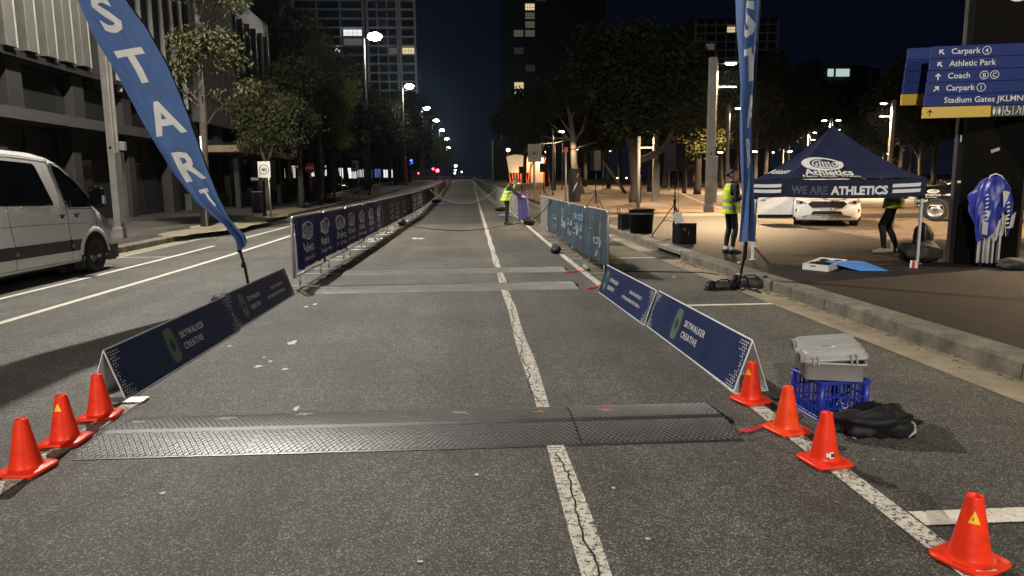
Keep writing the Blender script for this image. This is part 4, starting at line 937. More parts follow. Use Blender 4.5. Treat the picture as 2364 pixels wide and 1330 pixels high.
# ================================================================ VEHICLES
m_vanpaint=M('white_van_paint',(.84,.83,.81),.22,var=.04,vs=2,coat=.6); m_carpaint=M('white_car_paint',(.80,.78,.74),.2,var=.03,coat=.6); m_blackpaint=M('black_car_paint',(.006,.006,.007),.12,var=0,coat=.8)
m_trim=M('grey_side_trim',(.045,.043,.045),.6,var=.15); m_tyre=M('tyre',(.012,.012,.012),.8,var=.2,vs=20,bump=.2); m_rim=M('steel_rim',(.10,.10,.105),.4,metal=.6,var=.1); m_alloy=M('alloy_rim',(.45,.45,.45),.3,metal=.8,var=.1)
m_lampglass=M('lamp_glass',(.45,.45,.43),.12,var=.1,spec=.8); m_orange=M('amber_lens',(.5,.16,.03),.2); m_chrome=M('chrome',(.6,.6,.6),.12,metal=1,var=0)
def wheel(parent,x,y,r,w,side,rim=m_rim,spokes=12,z0=0):
    """axis along x, side = +1 if the outer face looks to +x"""
    Mx=Matrix.Translation((x,y,r+z0))@Matrix.Rotation(math.pi/2*side,4,'Y')
    t=MB().lathe([(r*.62,-w/2),(r*.93,-w/2),(r,-w*.34),(r,w*.34),(r*.95,w*.46),(r*.80,w*.5),(r*.64,w*.42)],32,0,True,Mx).build('wheel',m_tyre,parent)
    b=MB(); b.lathe([(r*.64,w*.42),(r*.60,w*.40),(r*.58,w*.16),(r*.34,w*.26),(r*.30,w*.34),(r*.12,w*.36),(.001,w*.36)],32,0,True,Mx)
    b.build('rim',rim,t)
    b=MB()
    for k in range(spokes): 
        a=2*math.pi*k/spokes; b.cbox(r*.40,r*.55,-.022*r/.33,.022*r/.33,w*.17,w*.235,.004,0,Mx@Matrix.Rotation(a,4,'Z'))
    b.build('rim_slot',m_void if rim is m_rim else m_alloy,t)
    b=MB(); b.lathe([(.001,w*.40),(r*.13,w*.40),(r*.17,w*.36)],16,0,True,Mx)
    for k in range(6): b.lathe([(.001,w*.40),(r*.03,w*.40),(r*.03,w*.36)],6,0,False,Mx@Matrix.Rotation(2*math.pi*k/6,4,'Z')@Matrix.Translation((r*.22,0,0)))
    b.build('hub',m_trim,t); return t
# ---- van, its nose pointing up the road
VX,VYF=-7.72,13.97
van=thing('white_van','white panel van with tinted side glass parked at the left kerb','van',(VX,VYF,0))
HWv=.87
def vside(z): return HWv-max(0,z-1.15)**1.25*.13-max(0,.5-z)*.05
def vsec(d,zt,hw,zb=.235):
    k=hw/HWv; r=[]; c=min(.16,(zt-zb)*.3)
    zs=[zb,zb+.04]+[zb+.04+(zt-c-zb-.04)*i/6 for i in range(1,7)]
    R_=[(vside(z)*k-(.03 if i==0 else 0),z) for i,z in enumerate(zs)]
    x,z=R_[-1]
    R_+=[(x-c*.12,z+c*.45),(x-c*.45,z+c*.8),(x-c*1.1,z+c),(x*.4,z+c+.02)]
    return [Vector((a,-d,b)) for a,b in R_]+[Vector((-a,-d,b)) for a,b in R_[::-1]]
st=[(0.0,.58,.66,.30),(.03,.72,.78,.26),(.09,.80,.83,.24),(.2,.92,.855,.235),(.38,1.06,.865,.235),(.6,1.19,.87,.235),(.78,1.30,.87,.235),(1.0,1.52,.87,.235),(1.33,1.82,.87,.235),(1.55,1.96,.87,.235),(1.8,2.045,.87,.235),(2.1,2.085,.87,.235),(2.8,2.11,.87,.235),(5.2,2.11,.87,.235),(5.25,2.0,.82,.25)]
MB().loft([vsec(*s) for s in st],0,True).build('body',m_vanpaint,van)
def vpanel(nm,poly,mat,off=.005,bev=.0):
    """polygon of (distance back from nose, height) on the visible side"""
    n=len(poly); cx=sum(p[0] for p in poly)/n; cz=sum(p[1] for p in poly)/n
    b=MB(); o=[Vector((vside(z)+off,-d,z)) for d,z in poly]; i_=[Vector((vside(z)-.02,-d,z)) for d,z in poly]
    rings=[i_,o]; b.loft(rings,0,False,caps=False); 
    m=8; # fill as strips following the tumblehome
    zs=sorted(set([round(cz+(z-cz),3) for d,z in poly]))
    b.add(o,[tuple(range(n))]); return b.build(nm,mat,van)
def rounded(poly,r,k=4):
    out=[];n=len(poly)
    for i in range(n):
        p=Vector(poly[i]);a=(Vector(poly[i-1])-p);c=(Vector(poly[(i+1)%n])-p);la=min(r,a.length*.4);lc=min(r,c.length*.4);A=p+a.normalized()*la;C=p+c.normalized()*lc
        for j in range(k+1): t=j/k; out.append(tuple((1-t)**2*A+2*t*(1-t)*p+t*t*C))
    return out
fY=lambda Y:VYF-Y
def W3(*pp): return [(fY(y),z) for y,z in pp]
vpanel('side_window',rounded(W3((9.05,2.0),(11.72,1.905),(12.03,1.23),(9.05,1.29)),.07),m_glass)
vpanel('door_window',rounded(W3((12.16,1.90),(12.40,1.86),(12.78,1.62),(13.22,1.24),(13.14,1.18),(12.45,1.19),(12.34,1.32)),.04),m_glass)
b=MB(); fr=rounded(W3((12.13,1.93),(12.42,1.89),(12.80,1.645),(13.27,1.23),(13.15,1.155),(12.44,1.165),(12.31,1.31)),.05); b.tube([Vector((vside(z)+.004,-d,z)) for d,z in fr]+[Vector((vside(fr[0][1])+.004,-fr[0][0],fr[0][1]))],.009,5); b.build('window_seal',m_trim,van)
# steering wheel and seat inside the cab are only hinted through dark glass; moulding, seams and handles
vpanel('side_moulding',W3((8.8,.66),(13.18,.63),(13.165,.44),(8.8,.47)),m_trim,.014)
for Y0 in (12.37,): vpanel('moulding_clip',W3((Y0,.645),(Y0+.06,.645),(Y0+.06,.445),(Y0,.445)),m_black,.017)
for Y0 in (10.9,12.4): vpanel('marker_lamp',rounded(W3((Y0,.56),(Y0+.07,.56),(Y0+.07,.50),(Y0,.50)),.02),m_orange,.021)
def seam(nm,*pp): 
    b=MB(); b.tube([Vector((vside(z)+.0015,-fY(y),z)) for y,z in pp],.0045,4); b.build(nm,m_void,van)
seam('door_seam',(12.06,2.02),(12.12,1.85),(12.28,1.40),(12.36,1.20),(12.38,.85),(12.42,.6),(12.44,.28)); seam('door_seam',(10.83,1.25),(10.86,.95),(10.93,.62),(10.92,.28)); seam('door_seam',(13.26,1.20),(13.27,.95),(13.26,.80))
seam('body_crease',(8.8,.955),(11,.945),(12.4,.925),(13.0,.90)); seam('slide_rail',(8.8,1.30),(10.72,1.285)); seam('sill_seam',(8.8,.30),(12.0,.285),(13.1,.275)); seam('roof_gutter',(8.8,2.02),(11.2,2.02),(12.1,1.97))
for Y0 in (12.13,12.56):
    b=MB(); z=1.065; x=vside(z); b.cbox(x-.002,x+.03,-fY(Y0)-.0,-fY(Y0)+.17,z,z+.022,.006); o=b.build('door_handle',m_trim,van)
    b=MB(); b.ell((x+.001,-fY(Y0)+.085,z-.02),(.006,.06,.035),12,6); b.build('handle_recess',m_trim,van)
# mirror
mir=MB(); mir.cbox(.06,.32,-.08,.05,-.23,.15,.05); mo=mir.build('wing_mirror',m_black,van,(vside(1.35)-.01,-fY(13.15),1.40)); mo.rotation_euler=(0,0,R(-14))
MB().cbox(-.06,.10,-.05,.03,-.2,-.12,.02).build('mirror_arm',m_black,mo); MB().cbox(.09,.30,-.087,-.078,-.19,.12,.02).build('mirror_glass',m_glass,mo); MB().cbox(.305,.33,-.05,.03,-.17,-.02,.01).build('indicator',m_lampglass,mo)
# wheel arch, wheel well, wheels
RWv=.335; YW=13.14
b=MB(); n=20; x=vside(.5); 
b.prism([(0,0)]+[(.43*math.cos(math.pi*k/n),.43*math.sin(math.pi*k/n)) for k in range(n+1)][0:],.012,frame((x+.003,-fY(YW),RWv-.02),(0,1,0),(0,0,1))); b.build('wheel_well',m_void,van)
b=MB(); r0,r1=.43,.53
for z_,m in ((0,0),): 
    b.loft([[Vector((x+o,-fY(YW)+rr*math.cos(a),RWv-.02+rr*math.sin(a))) for rr,o in ((r0,.0),(r0,.03),(.47,.036),(r1,.004))] for a in np.linspace(math.pi*.03,math.pi*.97,24)],0,True,caps=False,closed=False)
b.build('arch_flare',m_vanpaint,van)
wheel(van,x-.08,-fY(YW),RWv,.23,1); wheel(van,x-.08,-fY(YW)-3.15,RWv,.23,1); wheel(van,-x+.08,-fY(YW),RWv,.23,-1)
b=MB(); b.prism([(0,0)]+[(.43*math.cos(math.pi*k/n),.43*math.sin(math.pi*k/n)) for k in range(n+1)],.012,frame((x+.003,-fY(YW)-3.15,RWv-.02),(0,1,0),(0,0,1))); b.build('wheel_well',m_void,van)
b=MB(); b.loft([[Vector((x+o,-fY(YW)-3.15+rr*math.cos(a),RWv-.02+rr*math.sin(a))) for rr,o in ((r0,.0),(r0,.03),(.47,.036),(r1,.004))] for a in np.linspace(math.pi*.03,math.pi*.97,24)],0,True,caps=False,closed=False); b.build('arch_flare',m_vanpaint,van)
b=MB(); b.cbox(x-.2,x+.015,-fY(12.70),-fY(12.735),.10,.46,.006); b.build('mud_flap',m_trim,van)
b=MB(); b.cbox(-.84,x+.012,-fY(13.57),.03,.17,.50,.04); b.build('bumper',m_trim,van)
b=MB(); b.loft([[Vector((vside(.8)*.985+o,-.14-dy,zz)) for dy,zz in ((0,.72),(.30,.80),(.42,1.04),(.28,.99),(.05,.84))] for o in (-.05,.012)],0,False); b.build('headlamp',m_lampglass,van)
b=MB(); b.cbox(-.7,.72,-5.0,-.9,.16,.24,.02); b.cbox(.5,.72,-1.7,-1.25,.06,.2,.02); b.build('underbody',m_black,van)
b=MB(); b.loft([[Vector((s*(vside(z)-.07),-d-.012,z+.035)) for s in (-1,-.3,.3,1)] for d,z in ((.86,1.30),(1.08,1.50),(1.36,1.77))],0,True,caps=False,closed=False); b.build('windscreen',m_glass,van)
grime(m_vanpaint,(.42,.40,.36),.56,.8,2.2)
# ---- white car facing the camera, driver door open
cx,cyv=10.19,19.72
car=thing('white_car','white car facing the camera behind the tent, front door open','car',(cx,cyv,PZ+gz(cyv)),R(-25)); car.scale=(1,1,.84)
HC=.90
def csec(y,zb,zt,hw,cr=.12):
    pts=[(hw*.94,zb),(hw,zb+.12),(hw,zb+(zt-zb)*.55),(hw*.97,zt-cr),(hw*.88,zt-.02),(hw*.5,zt)]
    return [Vector((a,y,z)) for a,z in pts]+[Vector((-a,y,z)) for a,z in pts[::-1]]
MB().loft([csec(-.02,.30,.74,.74),csec(.03,.24,.86,.84),csec(.10,.21,.92,.885),csec(.3,.21,.96,.90),csec(.6,.21,1.0,.90),csec(1.0,.21,1.05,.90),csec(1.15,.21,1.08,.90),csec(3.9,.25,1.08,.90),csec(4.35,.3,.98,.86)],0,True).build('body',m_carpaint,car)
def gsec(y,z,hw): return [Vector((hw,y,1.05)),Vector((hw*.96,y,1.05+(z-1.05)*.6)),Vector((hw*.82,y,z-.03)),Vector((hw*.6,y,z)),Vector((-hw*.6,y,z)),Vector((-hw*.82,y,z-.03)),Vector((-hw*.96,y,1.05+(z-1.05)*.6)),Vector((-hw,y,1.05))]
MB().loft([gsec(1.05,1.07,.84),gsec(1.4,1.32,.83),gsec(1.85,1.60,.80),gsec(2.4,1.68,.79),gsec(3.6,1.66,.78),gsec(4.25,1.2,.76)],0,True).build('cabin_glass',m_glass,car)
MB().loft([[Vector((sx_*.66,y,z+.012)) for sx_ in (-1,-.5,.5,1)] for y,z in ((1.9,1.60),(2.4,1.68),(3.6,1.66),(4.0,1.5))],0,True,caps=False,closed=False).build('roof',m_carpaint,car)
def fpoly(nm,poly,mat,y,th=.02,ring=None):
    b=MB(); b.loft([[Vector((px_,yy,z)) for px_,z in poly] for yy in (y,y-th)],0,False); return b.build(nm,mat,car)
hexg=[(-.50,.78),(-.42,.87),(.42,.87),(.50,.78),(.40,.66),(-.40,.66)]
fpoly('grille_surround',[(a*1.03,z+(.006 if z>.75 else -.010)) for a,z in hexg],m_chrome,-.005,.035)
gr=fpoly('grille',hexg,m_void,-.02,.025)
b=MB()
for k in range(5): z=.69+.036*k; w=.40+(.10*(z-.66)/.12 if z<.78 else .10-.08*(z-.78)/.09); b.box(-w+.02,w-.02,-.062,-.047,z,z+.012)
b.build('grille_bar',m_trim,gr)
b=MB(); b.ell((0,-.066,.79),(.072,.008,.032),20,6); ob=b.build('badge',m_chrome,gr); MB().ell((0,-.072,.79),(.063,.006,.025),20,6).build('badge_face',m_print_navy,ob)
fpoly('lower_grille',[(-.42,.43),(-.36,.54),(.36,.54),(.42,.43)],m_void,.02,.062); fpoly('bumper_lip',[(-.66,.36),(-.46,.42),(.46,.42),(.66,.36),(.6,.30),(-.6,.30)],m_trim,.05,.07)
fpoly('lower_skirt',[(-.88,.20),(-.88,.36),(.88,.36),(.88,.20)],m_black,.14,.08)
for s in (-1,1):
    h=[(s*.52,.80),(s*.60,.88),(s*.84,.935),(s*.86,.86),(s*.80,.78),(s*.62,.755)]; hb_=fpoly('headlamp',h,m_lampglass,.14,.14)
    MB().ell((s*.70,-.005,.835),(.055,.02,.045),14,8).build('projector',m_glass,hb_); MB().ell((s*.80,.01,.85),(.035,.02,.03),12,6).build('indicator',m_orange,hb_)
    fp=fpoly('fog_bezel',[(s*.60,.53),(s*.66,.62),(s*.82,.62),(s*.86,.55),(s*.80,.47),(s*.64,.47)],m_trim,.12,.11)
    MB().ell((s*.735,.006,.545),(.075,.02,.06),14,8).build('fog_lamp',M('fog_lens',(.5,.4,.3),.2,emis=(1,.72,.42),es=.8,var=0) if s<0 else bpy.data.materials['fog_lens'],fp)
    wheel(car,s*.77,.82,.34,.22,s,m_alloy,5); wheel(car,s*.80,3.5,.34,.22,s,m_alloy,5)
    MB().cbox(s*.92-.1,s*.92+.1,1.45,1.57,1.05,1.2,.04).build('wing_mirror',m_carpaint,car)
pl=fpoly('number_plate',[(-.185,.565),(-.185,.655),(.185,.655),(.185,.565)],m_traywhite,-.03,.015)
lettering([('BOZ·2·3E',-.165,.588,.072,dict(bold=.02))],frame((0,-.0465,0),(1,0,0),(0,0,1)),m_ink,pl)
fpoly('bonnet_line',[(-.60,.905),(-.45,.93),(.45,.93),(.60,.905),(.45,.918),(-.45,.918)],m_void,.10,.03)
b=MB(); b.cbox(-1.05,0,-.03,.03,.34,1.02,.02); do=b.build('open_door',m_carpaint,car,(-.90,1.25,0)); do.rotation_euler.z=R(8)
MB().cbox(-1.04,-.02,-.035,.035,.22,.345,.015).build('door_sill_trim',m_black,do); MB().cbox(-.98,-.82,-.05,-.03,.86,.885,.005).build('handle',m_chrome,do)
b=MB(); b.tube([(-1.0,0,1.0),(-.93,0,1.42),(-.7,0,1.52),(-.25,0,1.45),(-.02,0,1.05)],.025,6); b.build('window_frame',m_black,do); b=MB(); b.prism([(-.97,1.02),(-.92,1.40),(-.7,1.50),(-.27,1.43),(-.05,1.04)],.008,frame((0,0,0),(1,0,0),(0,0,1))); b.build('window_glass',m_glass,do)
# ---- black ute, side on, its cab left of the signpost
ux,uy=14.5,22.3
ute=thing('black_ute','black utility vehicle with white door lettering behind the signpost','ute',(ux,uy,PZ+gz(uy)),R(-29))
def usec(x,zb,zt,hw=.9): 
    p=[(-hw*.96,zb),(-hw,zb+.15),(-hw,zb+(zt-zb)*.6),(-hw*.95,zt-.06),(-hw*.8,zt)]; return [Vector((x,a,z)) for a,z in p]+[Vector((x,-a,z)) for a,z in p[::-1]]
MB().loft([usec(0,.42,.85,.8),usec(.06,.38,.98,.86),usec(.25,.36,1.06),usec(.9,.36,1.12),usec(1.3,.36,1.16),usec(5.2,.42,1.16),usec(5.3,.5,1.1,.86)],0,True).build('body',m_blackpaint,ute)
def uc(x,z,hw): return [Vector((x,-hw,1.12)),Vector((x,-hw*.93,1.12+(z-1.12)*.7)),Vector((x,-hw*.8,z)),Vector((x,hw*.8,z)),Vector((x,hw*.93,1.12+(z-1.12)*.7)),Vector((x,hw,1.12))]
MB().loft([uc(.75,1.14,.84),uc(1.2,1.45,.83),uc(1.6,1.74,.81),uc(2.2,1.80,.8),uc(3.1,1.76,.8),uc(3.4,1.2,.82)],0,True).build('cab',m_blackpaint,ute)
b=MB(); b.add([(.95,-.85,1.18),(1.55,-.835,1.62),(1.62,-.83,1.66),(1.7,-.85,1.18)],[(0,1,2,3)]); b.add([(1.78,-.85,1.18),(1.72,-.83,1.68),(2.4,-.83,1.70),(2.45,-.85,1.18)],[(0,1,2,3)]); b.build('side_glass',m_glass,ute)
MB().tube([(.78,-.83,1.17),(1.22,-.80,1.47),(1.6,-.76,1.74),(1.9,-.74,1.80)],.012,6).build('pillar_trim',m_chrome,ute)
wheel(ute,.0,0,.36,.24,1,m_alloy,6); 
for o in list(ute.children):
    if o.name.startswith('wheel'):
        o.rotation_euler.z=R(-90); o.location=(.48,-.82,0)
        for xx in (3.9,):
            c=o.copy(); COL.objects.link(c); c.parent=ute; c.location=(xx,-.82,0)
            for g in o.children: q=g.copy(); COL.objects.link(q); q.parent=c
FM=frame((.0,-.906,0),(1,0,0),(0,0,1)); w=lambda x,y:FM@Vector((x,y,0))
b=MB(); emblem(b,.38,.93,.17,w); b.build('emblem',m_print_white,ute)
lettering([('ATHLETICS',.16,.79,.085,dict(bold=.02)),('New South Wales',.16,.735,.045,dict(bold=.01)),('Phil Gilbert',.08,.60,.12,dict(bold=.015))],FM,m_print_white,ute)
b=MB(); b.add([w(-.06,.612),w(.10,.62),w(.08,.642)],[(0,1,2)])
x=.0
for k in range(22): b.add([w(x,.475),w(x+.028,.475),w(x+.028,.505+.012*(k%3)),w(x,.505+.012*(k%2))],[(0,1,2,3)]); x+=.036
b.build('door_print',m_print_white,ute)
MB().cbox(-.03,.05,-.5,.5,.5,.62,.02).build('bumper',m_trim,ute); MB().cbox(5.25,5.33,-.88,-.7,.72,1.02,.02).build('tail_lamp',m_orange,ute); MB().cbox(-.02,.12,-.84,-.6,.8,.95,.03).build('headlamp',m_lampglass,ute)
MB().ell((.62,-.98,1.22),(.10,.12,.09),12,8).build('wing_mirror',m_blackpaint,ute)
# ================================================================ SIGNPOST
px0=Vector((7.86,11.02,0)); pr=Vector((.565,-.70,0)).normalized()   # along the broad face
post=thing('wayfinding_sign','tall black signpost with blue and yellow direction panels on the plaza','signpost',(px0.x,px0.y,PZ),math.atan2(pr.y,pr.x))
m_pillar=M('black_powder_coat',(.005,.0043,.0038),.6,var=.2,vs=3,spec=.04)
MB().cbox(.02,.86,.0,.20,0,5.2,.01).build('post_body',m_pillar,post)
MB().cbox(-.12,-.07,.02,.18,0,5.2,.006).build('edge_rail',m_pole_dark,post); MB().box(-.07,.02,.05,.15,0,5.2).build('shadow_gap',m_void,post)
MB().cbox(-.035,-.025,.01,.05,1.95,2.06,.002).build('sticker',m_barlab,post)
o=MB().box(-.06,.06,-.004,-.001,-.025,.025).build('tape_scrap',m_print_grey,post,(.46,-.001,1.80)); o.rotation_euler=(0,R(-20),0)
MB().box(-.03,.03,.008,.019,1.30,1.335).build('sticker',m_barlab,post)
m_signblue=M('sign_blue',(.013,.029,.15),.45,var=.06,spec=.12); m_signyel=M('sign_yellow',(.55,.36,.02),.4,var=.05); m_signblk=M('sign_black',(.008,.008,.009),.4); m_signw=M('sign_white',(.66,.66,.63),.5,var=.03)
def panelset(prefix,o,ang,L,lead,texts,zt,ph,lab=True):
    rt=Vector((math.cos(ang),math.sin(ang),0))
    for i,(txt,col) in enumerate(texts):
        z1=zt-i*(ph+.004); z0=z1-ph; dx=-.012*i
        b=MB(); Mx=frame((o.x+rt.x*dx,o.y+rt.y*dx,z0),rt,(0,0,1)); b.cbox(0,L+(-.0),0,ph,-.05,0,.004,0,Mx)
        pn=b.build('sign_panel',col,post); pn.matrix_parent_inverse=post.matrix_world.inverted()
        Mt=frame((o.x+rt.x*dx,o.y+rt.y*dx,z0)+Vector((0,0,0)) if False else (o.x+rt.x*dx+rt.y*.002,o.y+rt.y*dx-rt.x*.002,z0),rt,(0,0,1))
        if not lab: continue
        fs=.118
        def adopt(q): q.parent=pn; q.matrix_parent_inverse=Matrix.Identity(4); return q
        if txt:
            arrow,s,circ,tx,cxs=txt
            ls=[(s,tx,.052,fs,dict(bold=.008))]
            lettering(ls,Mt,m_signw,pn)
            if arrow is not None:
                b=MB(); A=Matrix.Translation((.135,ph/2,0))@Matrix.Rotation(R(arrow),4,'Z'); 
                b.add([(-.0085,-.05,0),(.0085,-.05,0),(.0085,.03,0),(-.0085,.03,0)],[(0,1,2,3)],0,False,Mt@A); b.add([(0,.048,0),(-.042,.006,0),(-.026,-.004,0),(0,.022,0),(.026,-.004,0),(.042,.006,0)],[(0,1,2,3),(0,3,4,5)],0,False,Mt@A); b.build('arrow',m_signw,pn)
            for c_,xx in zip(circ,cxs):
                b=MB(); b.loft([[(xx+r*math.cos(a),ph/2+r*math.sin(a),0) for a in np.linspace(0,2*math.pi,25)] for r in (.052,.061)],0,False,Mt,caps=False,closed=False); b.build('ring',m_signw,pn)
                lettering([(c_,xx,ph/2-.032,.088,dict(bold=.008,align='CENTER'))],Mt,m_signw,pn)
    return rt
post_w=Matrix.Translation(post.location)@Matrix.Rotation(post.rotation_euler.z,4,'Z'); 
bpy.context.view_layer.update()
o1=Vector((6.90,10.50,0)); a1=-.24
panelset('f',o1,a1,1.9,0,[((45,'Carpark','4',.265,(.745,)),m_signblue),((45,'Athletic Park','',.265,()),m_signblue),((0,'Coach','BC',.265,(.76,.90)),m_signblue),((-45,'Carpark','1',.265,(.745,)),m_signblue),((None,'Stadium Gates JKLMNOP','',.265,()),m_signblue)],3.47,.172)
panelset('b',o1+Vector((.02,.62,0)),a1,.7,0,[(None,m_signblue)]*4+[(None,m_signyel)],3.56,.172,False)
rt=Vector((math.cos(a1),math.sin(a1),0)); zt=3.47-5*.176
Mx=frame((o1.x-rt.x*.06,o1.y-rt.y*.06,zt-.165),rt,(0,0,1)); pn=MB().cbox(0,.93,0,.165,-.05,0,.004,0,Mx).build('sign_panel',m_signyel,post); pn.matrix_parent_inverse=post.matrix_world.inverted()
b=MB(); A=Mx@Matrix.Translation((.095,.08,.002)); b.add([(-.008,-.05,0),(.008,-.05,0),(.008,.03,0),(-.008,.03,0)],[(0,1,2,3)],0,False,A); b.add([(0,.05,0),(-.042,.006,0),(-.026,-.004,0),(0,.024,0),(.026,-.004,0),(.042,.006,0)],[(0,1,2,3),(0,3,4,5)],0,False,A); b.build('arrow',m_ink,pn)
Mx2=frame((o1.x+rt.x*.875,o1.y+rt.y*.875,zt-.165),rt,(0,0,1)); pk=MB().cbox(0,.95,0,.165,-.05,0,.004,0,Mx2).build('sign_panel',m_signblk,post); pk.matrix_parent_inverse=post.matrix_world.inverted()
T=Mx2@Matrix.Translation((0,0,.002)); b=MB()
def disc(b,x,y,r,M4): b.add([(x+r*math.cos(R(45*k)),y+r*math.sin(R(45*k)),0) for k in range(8)],[tuple(range(8))],0,False,M4)
for x in (.035,.105): disc(b,x,.128,.012,T); b.add([(x-.018,.11,0),(x+.018,.11,0),(x+.016,.07,0),(x+.010,.03,0),(x-.010,.03,0),(x-.016,.07,0)],[tuple(range(6))],0,False,T)
b.add([(.068,.03,0),(.073,.03,0),(.073,.14,0),(.068,.14,0)],[(0,1,2,3)],0,False,T)
for x in (.15,.285,.42,.56): b.add([(x,.015,0),(x+.008,.015,0),(x+.008,.15,0),(x,.15,0)],[(0,1,2,3)],0,False,T)
disc(b,.205,.135,.012,T); b.loft([[(.215+r*math.cos(R(a)),.062+r*math.sin(R(a)),0) for a in range(110,400,20)] for r in (.033,.042)],0,False,T,caps=False,closed=False); b.add([(.198,.12,0),(.212,.12,0),(.216,.085,0),(.245,.08,0),(.255,.045,0),(.244,.042,0),(.232,.068,0),(.203,.072,0)],[tuple(range(8))],0,False,T)
b.add([(.32,.03,0),(.33,.03,0),(.365,.10,0),(.385,.11,0),(.38,.03,0),(.39,.03,0),(.398,.12,0),(.365,.115,0),(.335,.06,0)],[tuple(range(9))],0,False,T); disc(b,.36,.135,.012,T)
b.loft([[(.50+r*math.cos(R(a)),.082+r*math.sin(R(a)),0) for a in range(60,310,20)] for r in (.036,.052)],0,False,T,caps=False,closed=False); b.build('pictogram',m_signw,pk)
b=MB(); Mr=frame((o1.x+rt.x*1.40+rt.y*.004,o1.y+rt.y*1.40-rt.x*.004,3.47-2*.176-.172),rt,(0,0,1)); b.cbox(0,.2,.01,.162,0,.003,.001,0,Mr); rb=b.build('red_symbol',M('sign_red',(.40,.012,.02),.4,var=.04),post); rb.matrix_parent_inverse=post.matrix_world.inverted()
lettering([('P',1.42,3.47-4*.176+.055,.12,dict(bold=.01))],frame((o1.x+rt.y*.003,o1.y-rt.x*.003,0),rt,(0,0,1)),m_signw,post).matrix_parent_inverse=post.matrix_world.inverted()
# information ring near the top
Mi=frame((.60-.0,-.004,4.16),(1,0,0),(0,0,1)); b=MB(); b.loft([[(r*math.cos(a),r*math.sin(a),0) for a in np.linspace(0,2*math.pi,33)] for r in (.155,.178)],0,False,Mi,caps=False,closed=False); b.add([(-.028,-.09,0),(.028,-.09,0),(.028,.05,0),(-.028,.05,0)],[(0,1,2,3)],0,False,Mi); b.build('information_symbol',m_signw,post)
# ================================================================ FOLDED MARQUEE
mq=thing('folded_marquee','folded marquee standing upright, blue cover over silver legs, against the signpost','marquee',(8.07,10.52,PZ),-.25)
b=MB(); rs=random.Random(5)
for k in range(13):
    a=2*math.pi*k/13; rx,ry=.17*(1 if k%2 else .75),.13*(1 if k%2 else .7); x,y=rx*math.cos(a),ry*math.sin(a)
    o=MB().cbox(x-.017,x+.017,y-.017,y+.017,.06,1.05,.003).build('leg_tube',m_alu,mq)
for k in range(7):
    a=2*math.pi*k/7; MB().cbox(.15*math.cos(a)-.03,.15*math.cos(a)+.03,.12*math.sin(a)-.03,.12*math.sin(a)+.03,0,.065,.006).build('foot_block',m_black,mq)
m_cream=M('cream_lining',(.50,.49,.46),.6,var=.15,vs=8)
m_covblue=M('royal_blue_cover',(.012,.022,.24),.38,var=.25,vs=9,bump=.3,bs=16,sheen=.2)
b=MB()
def cov(u,v):
    a=2*math.pi*u; r=(.05+.215*min(1,(1-v)*2.0)**.5)*(1+.26*noise.noise(Vector((math.cos(a)*2,math.sin(a)*2,v*3)))+.13*math.sin(a*7+v*3)+.06*math.sin(a*15+v*7))
    low=.62+.20*math.sin(a*2.5+1)*1.+.13*noise.noise(Vector((math.cos(a)*3,math.sin(a)*3,9))); z=low+(1.40-low)*v
    return Vector((r*math.cos(a)*1.0,r*math.sin(a)*.72,z))
b.grid(cov,40,16,0,True); b.build('cover',m_covblue,mq)
b=MB()
b.grid(lambda u,v:((.15+.05*v)*math.cos(math.pi*(1.05+.95*u))*(1+.2*math.sin(u*26)),(.13+.04*v)*math.sin(math.pi*(1.05+.95*u))*(1+.2*math.sin(u*26)),.50+.32*v+.06*math.sin(u*9)+.05*math.sin(u*23)),40,6,0,True); b.build('bunched_lining',m_cream,mq)
b=MB(); b.tube([(-.10,-.02,1.33),(-.07,-.03,1.41),(0,-.03,1.435),(.08,-.03,1.40),(.15,-.05,1.28)],.011,6); b.build('cover_piping',m_print_white,mq)
for (pts) in (((.02,-.255,1.18),(.12,-.25,1.16),(.04,-.27,.92)),((.19,-.20,.80),(.27,-.15,.86),(.26,-.12,.62),(.17,-.2,.6)),((-.20,-.2,.72),(-.14,-.24,.70),(-.12,-.2,.50),(-.18,-.16,.52))):
    b=MB(); b.add([Vector(p) for p in pts]+[Vector(p)+Vector((.0,.02,0)) for p in pts],[tuple(range(len(pts)))]); b.build('lining_flap',m_cream,mq)
b=MB()
for k in range(7):
    x=-.16+.05*k; b.tube([(x,-.12-.02*math.sin(k*2),.80),(x+.015*math.sin(k*3),-.16,.66),(x+.03*math.cos(k*2),-.15,.52+.05*math.sin(k*1.7)),(x+.02,-.11,.6)],.009,5)
b.build('loose_webbing',m_cream,mq)
for k,(x,z,dx) in enumerate(((-.185,1.10,.012),(.115,.98,.012))):
    b=MB(); rs=random.Random(k+2)
    for j in range(7):
        zz=z-j*.062; xx=x+dx*j*.3
        poly=[(xx-.02,zz),(xx+.022,zz+.012),(xx+.025,zz+.034),(xx-.004,zz+.03),(xx-.004,zz+.018),(xx-.018,zz+.02)]
        b.add([Vector((p_,-.232-.01*math.sin(j),q_)) for p_,q_ in poly],[tuple(range(6))])
    b.build('cover_print',m_print_white,mq)
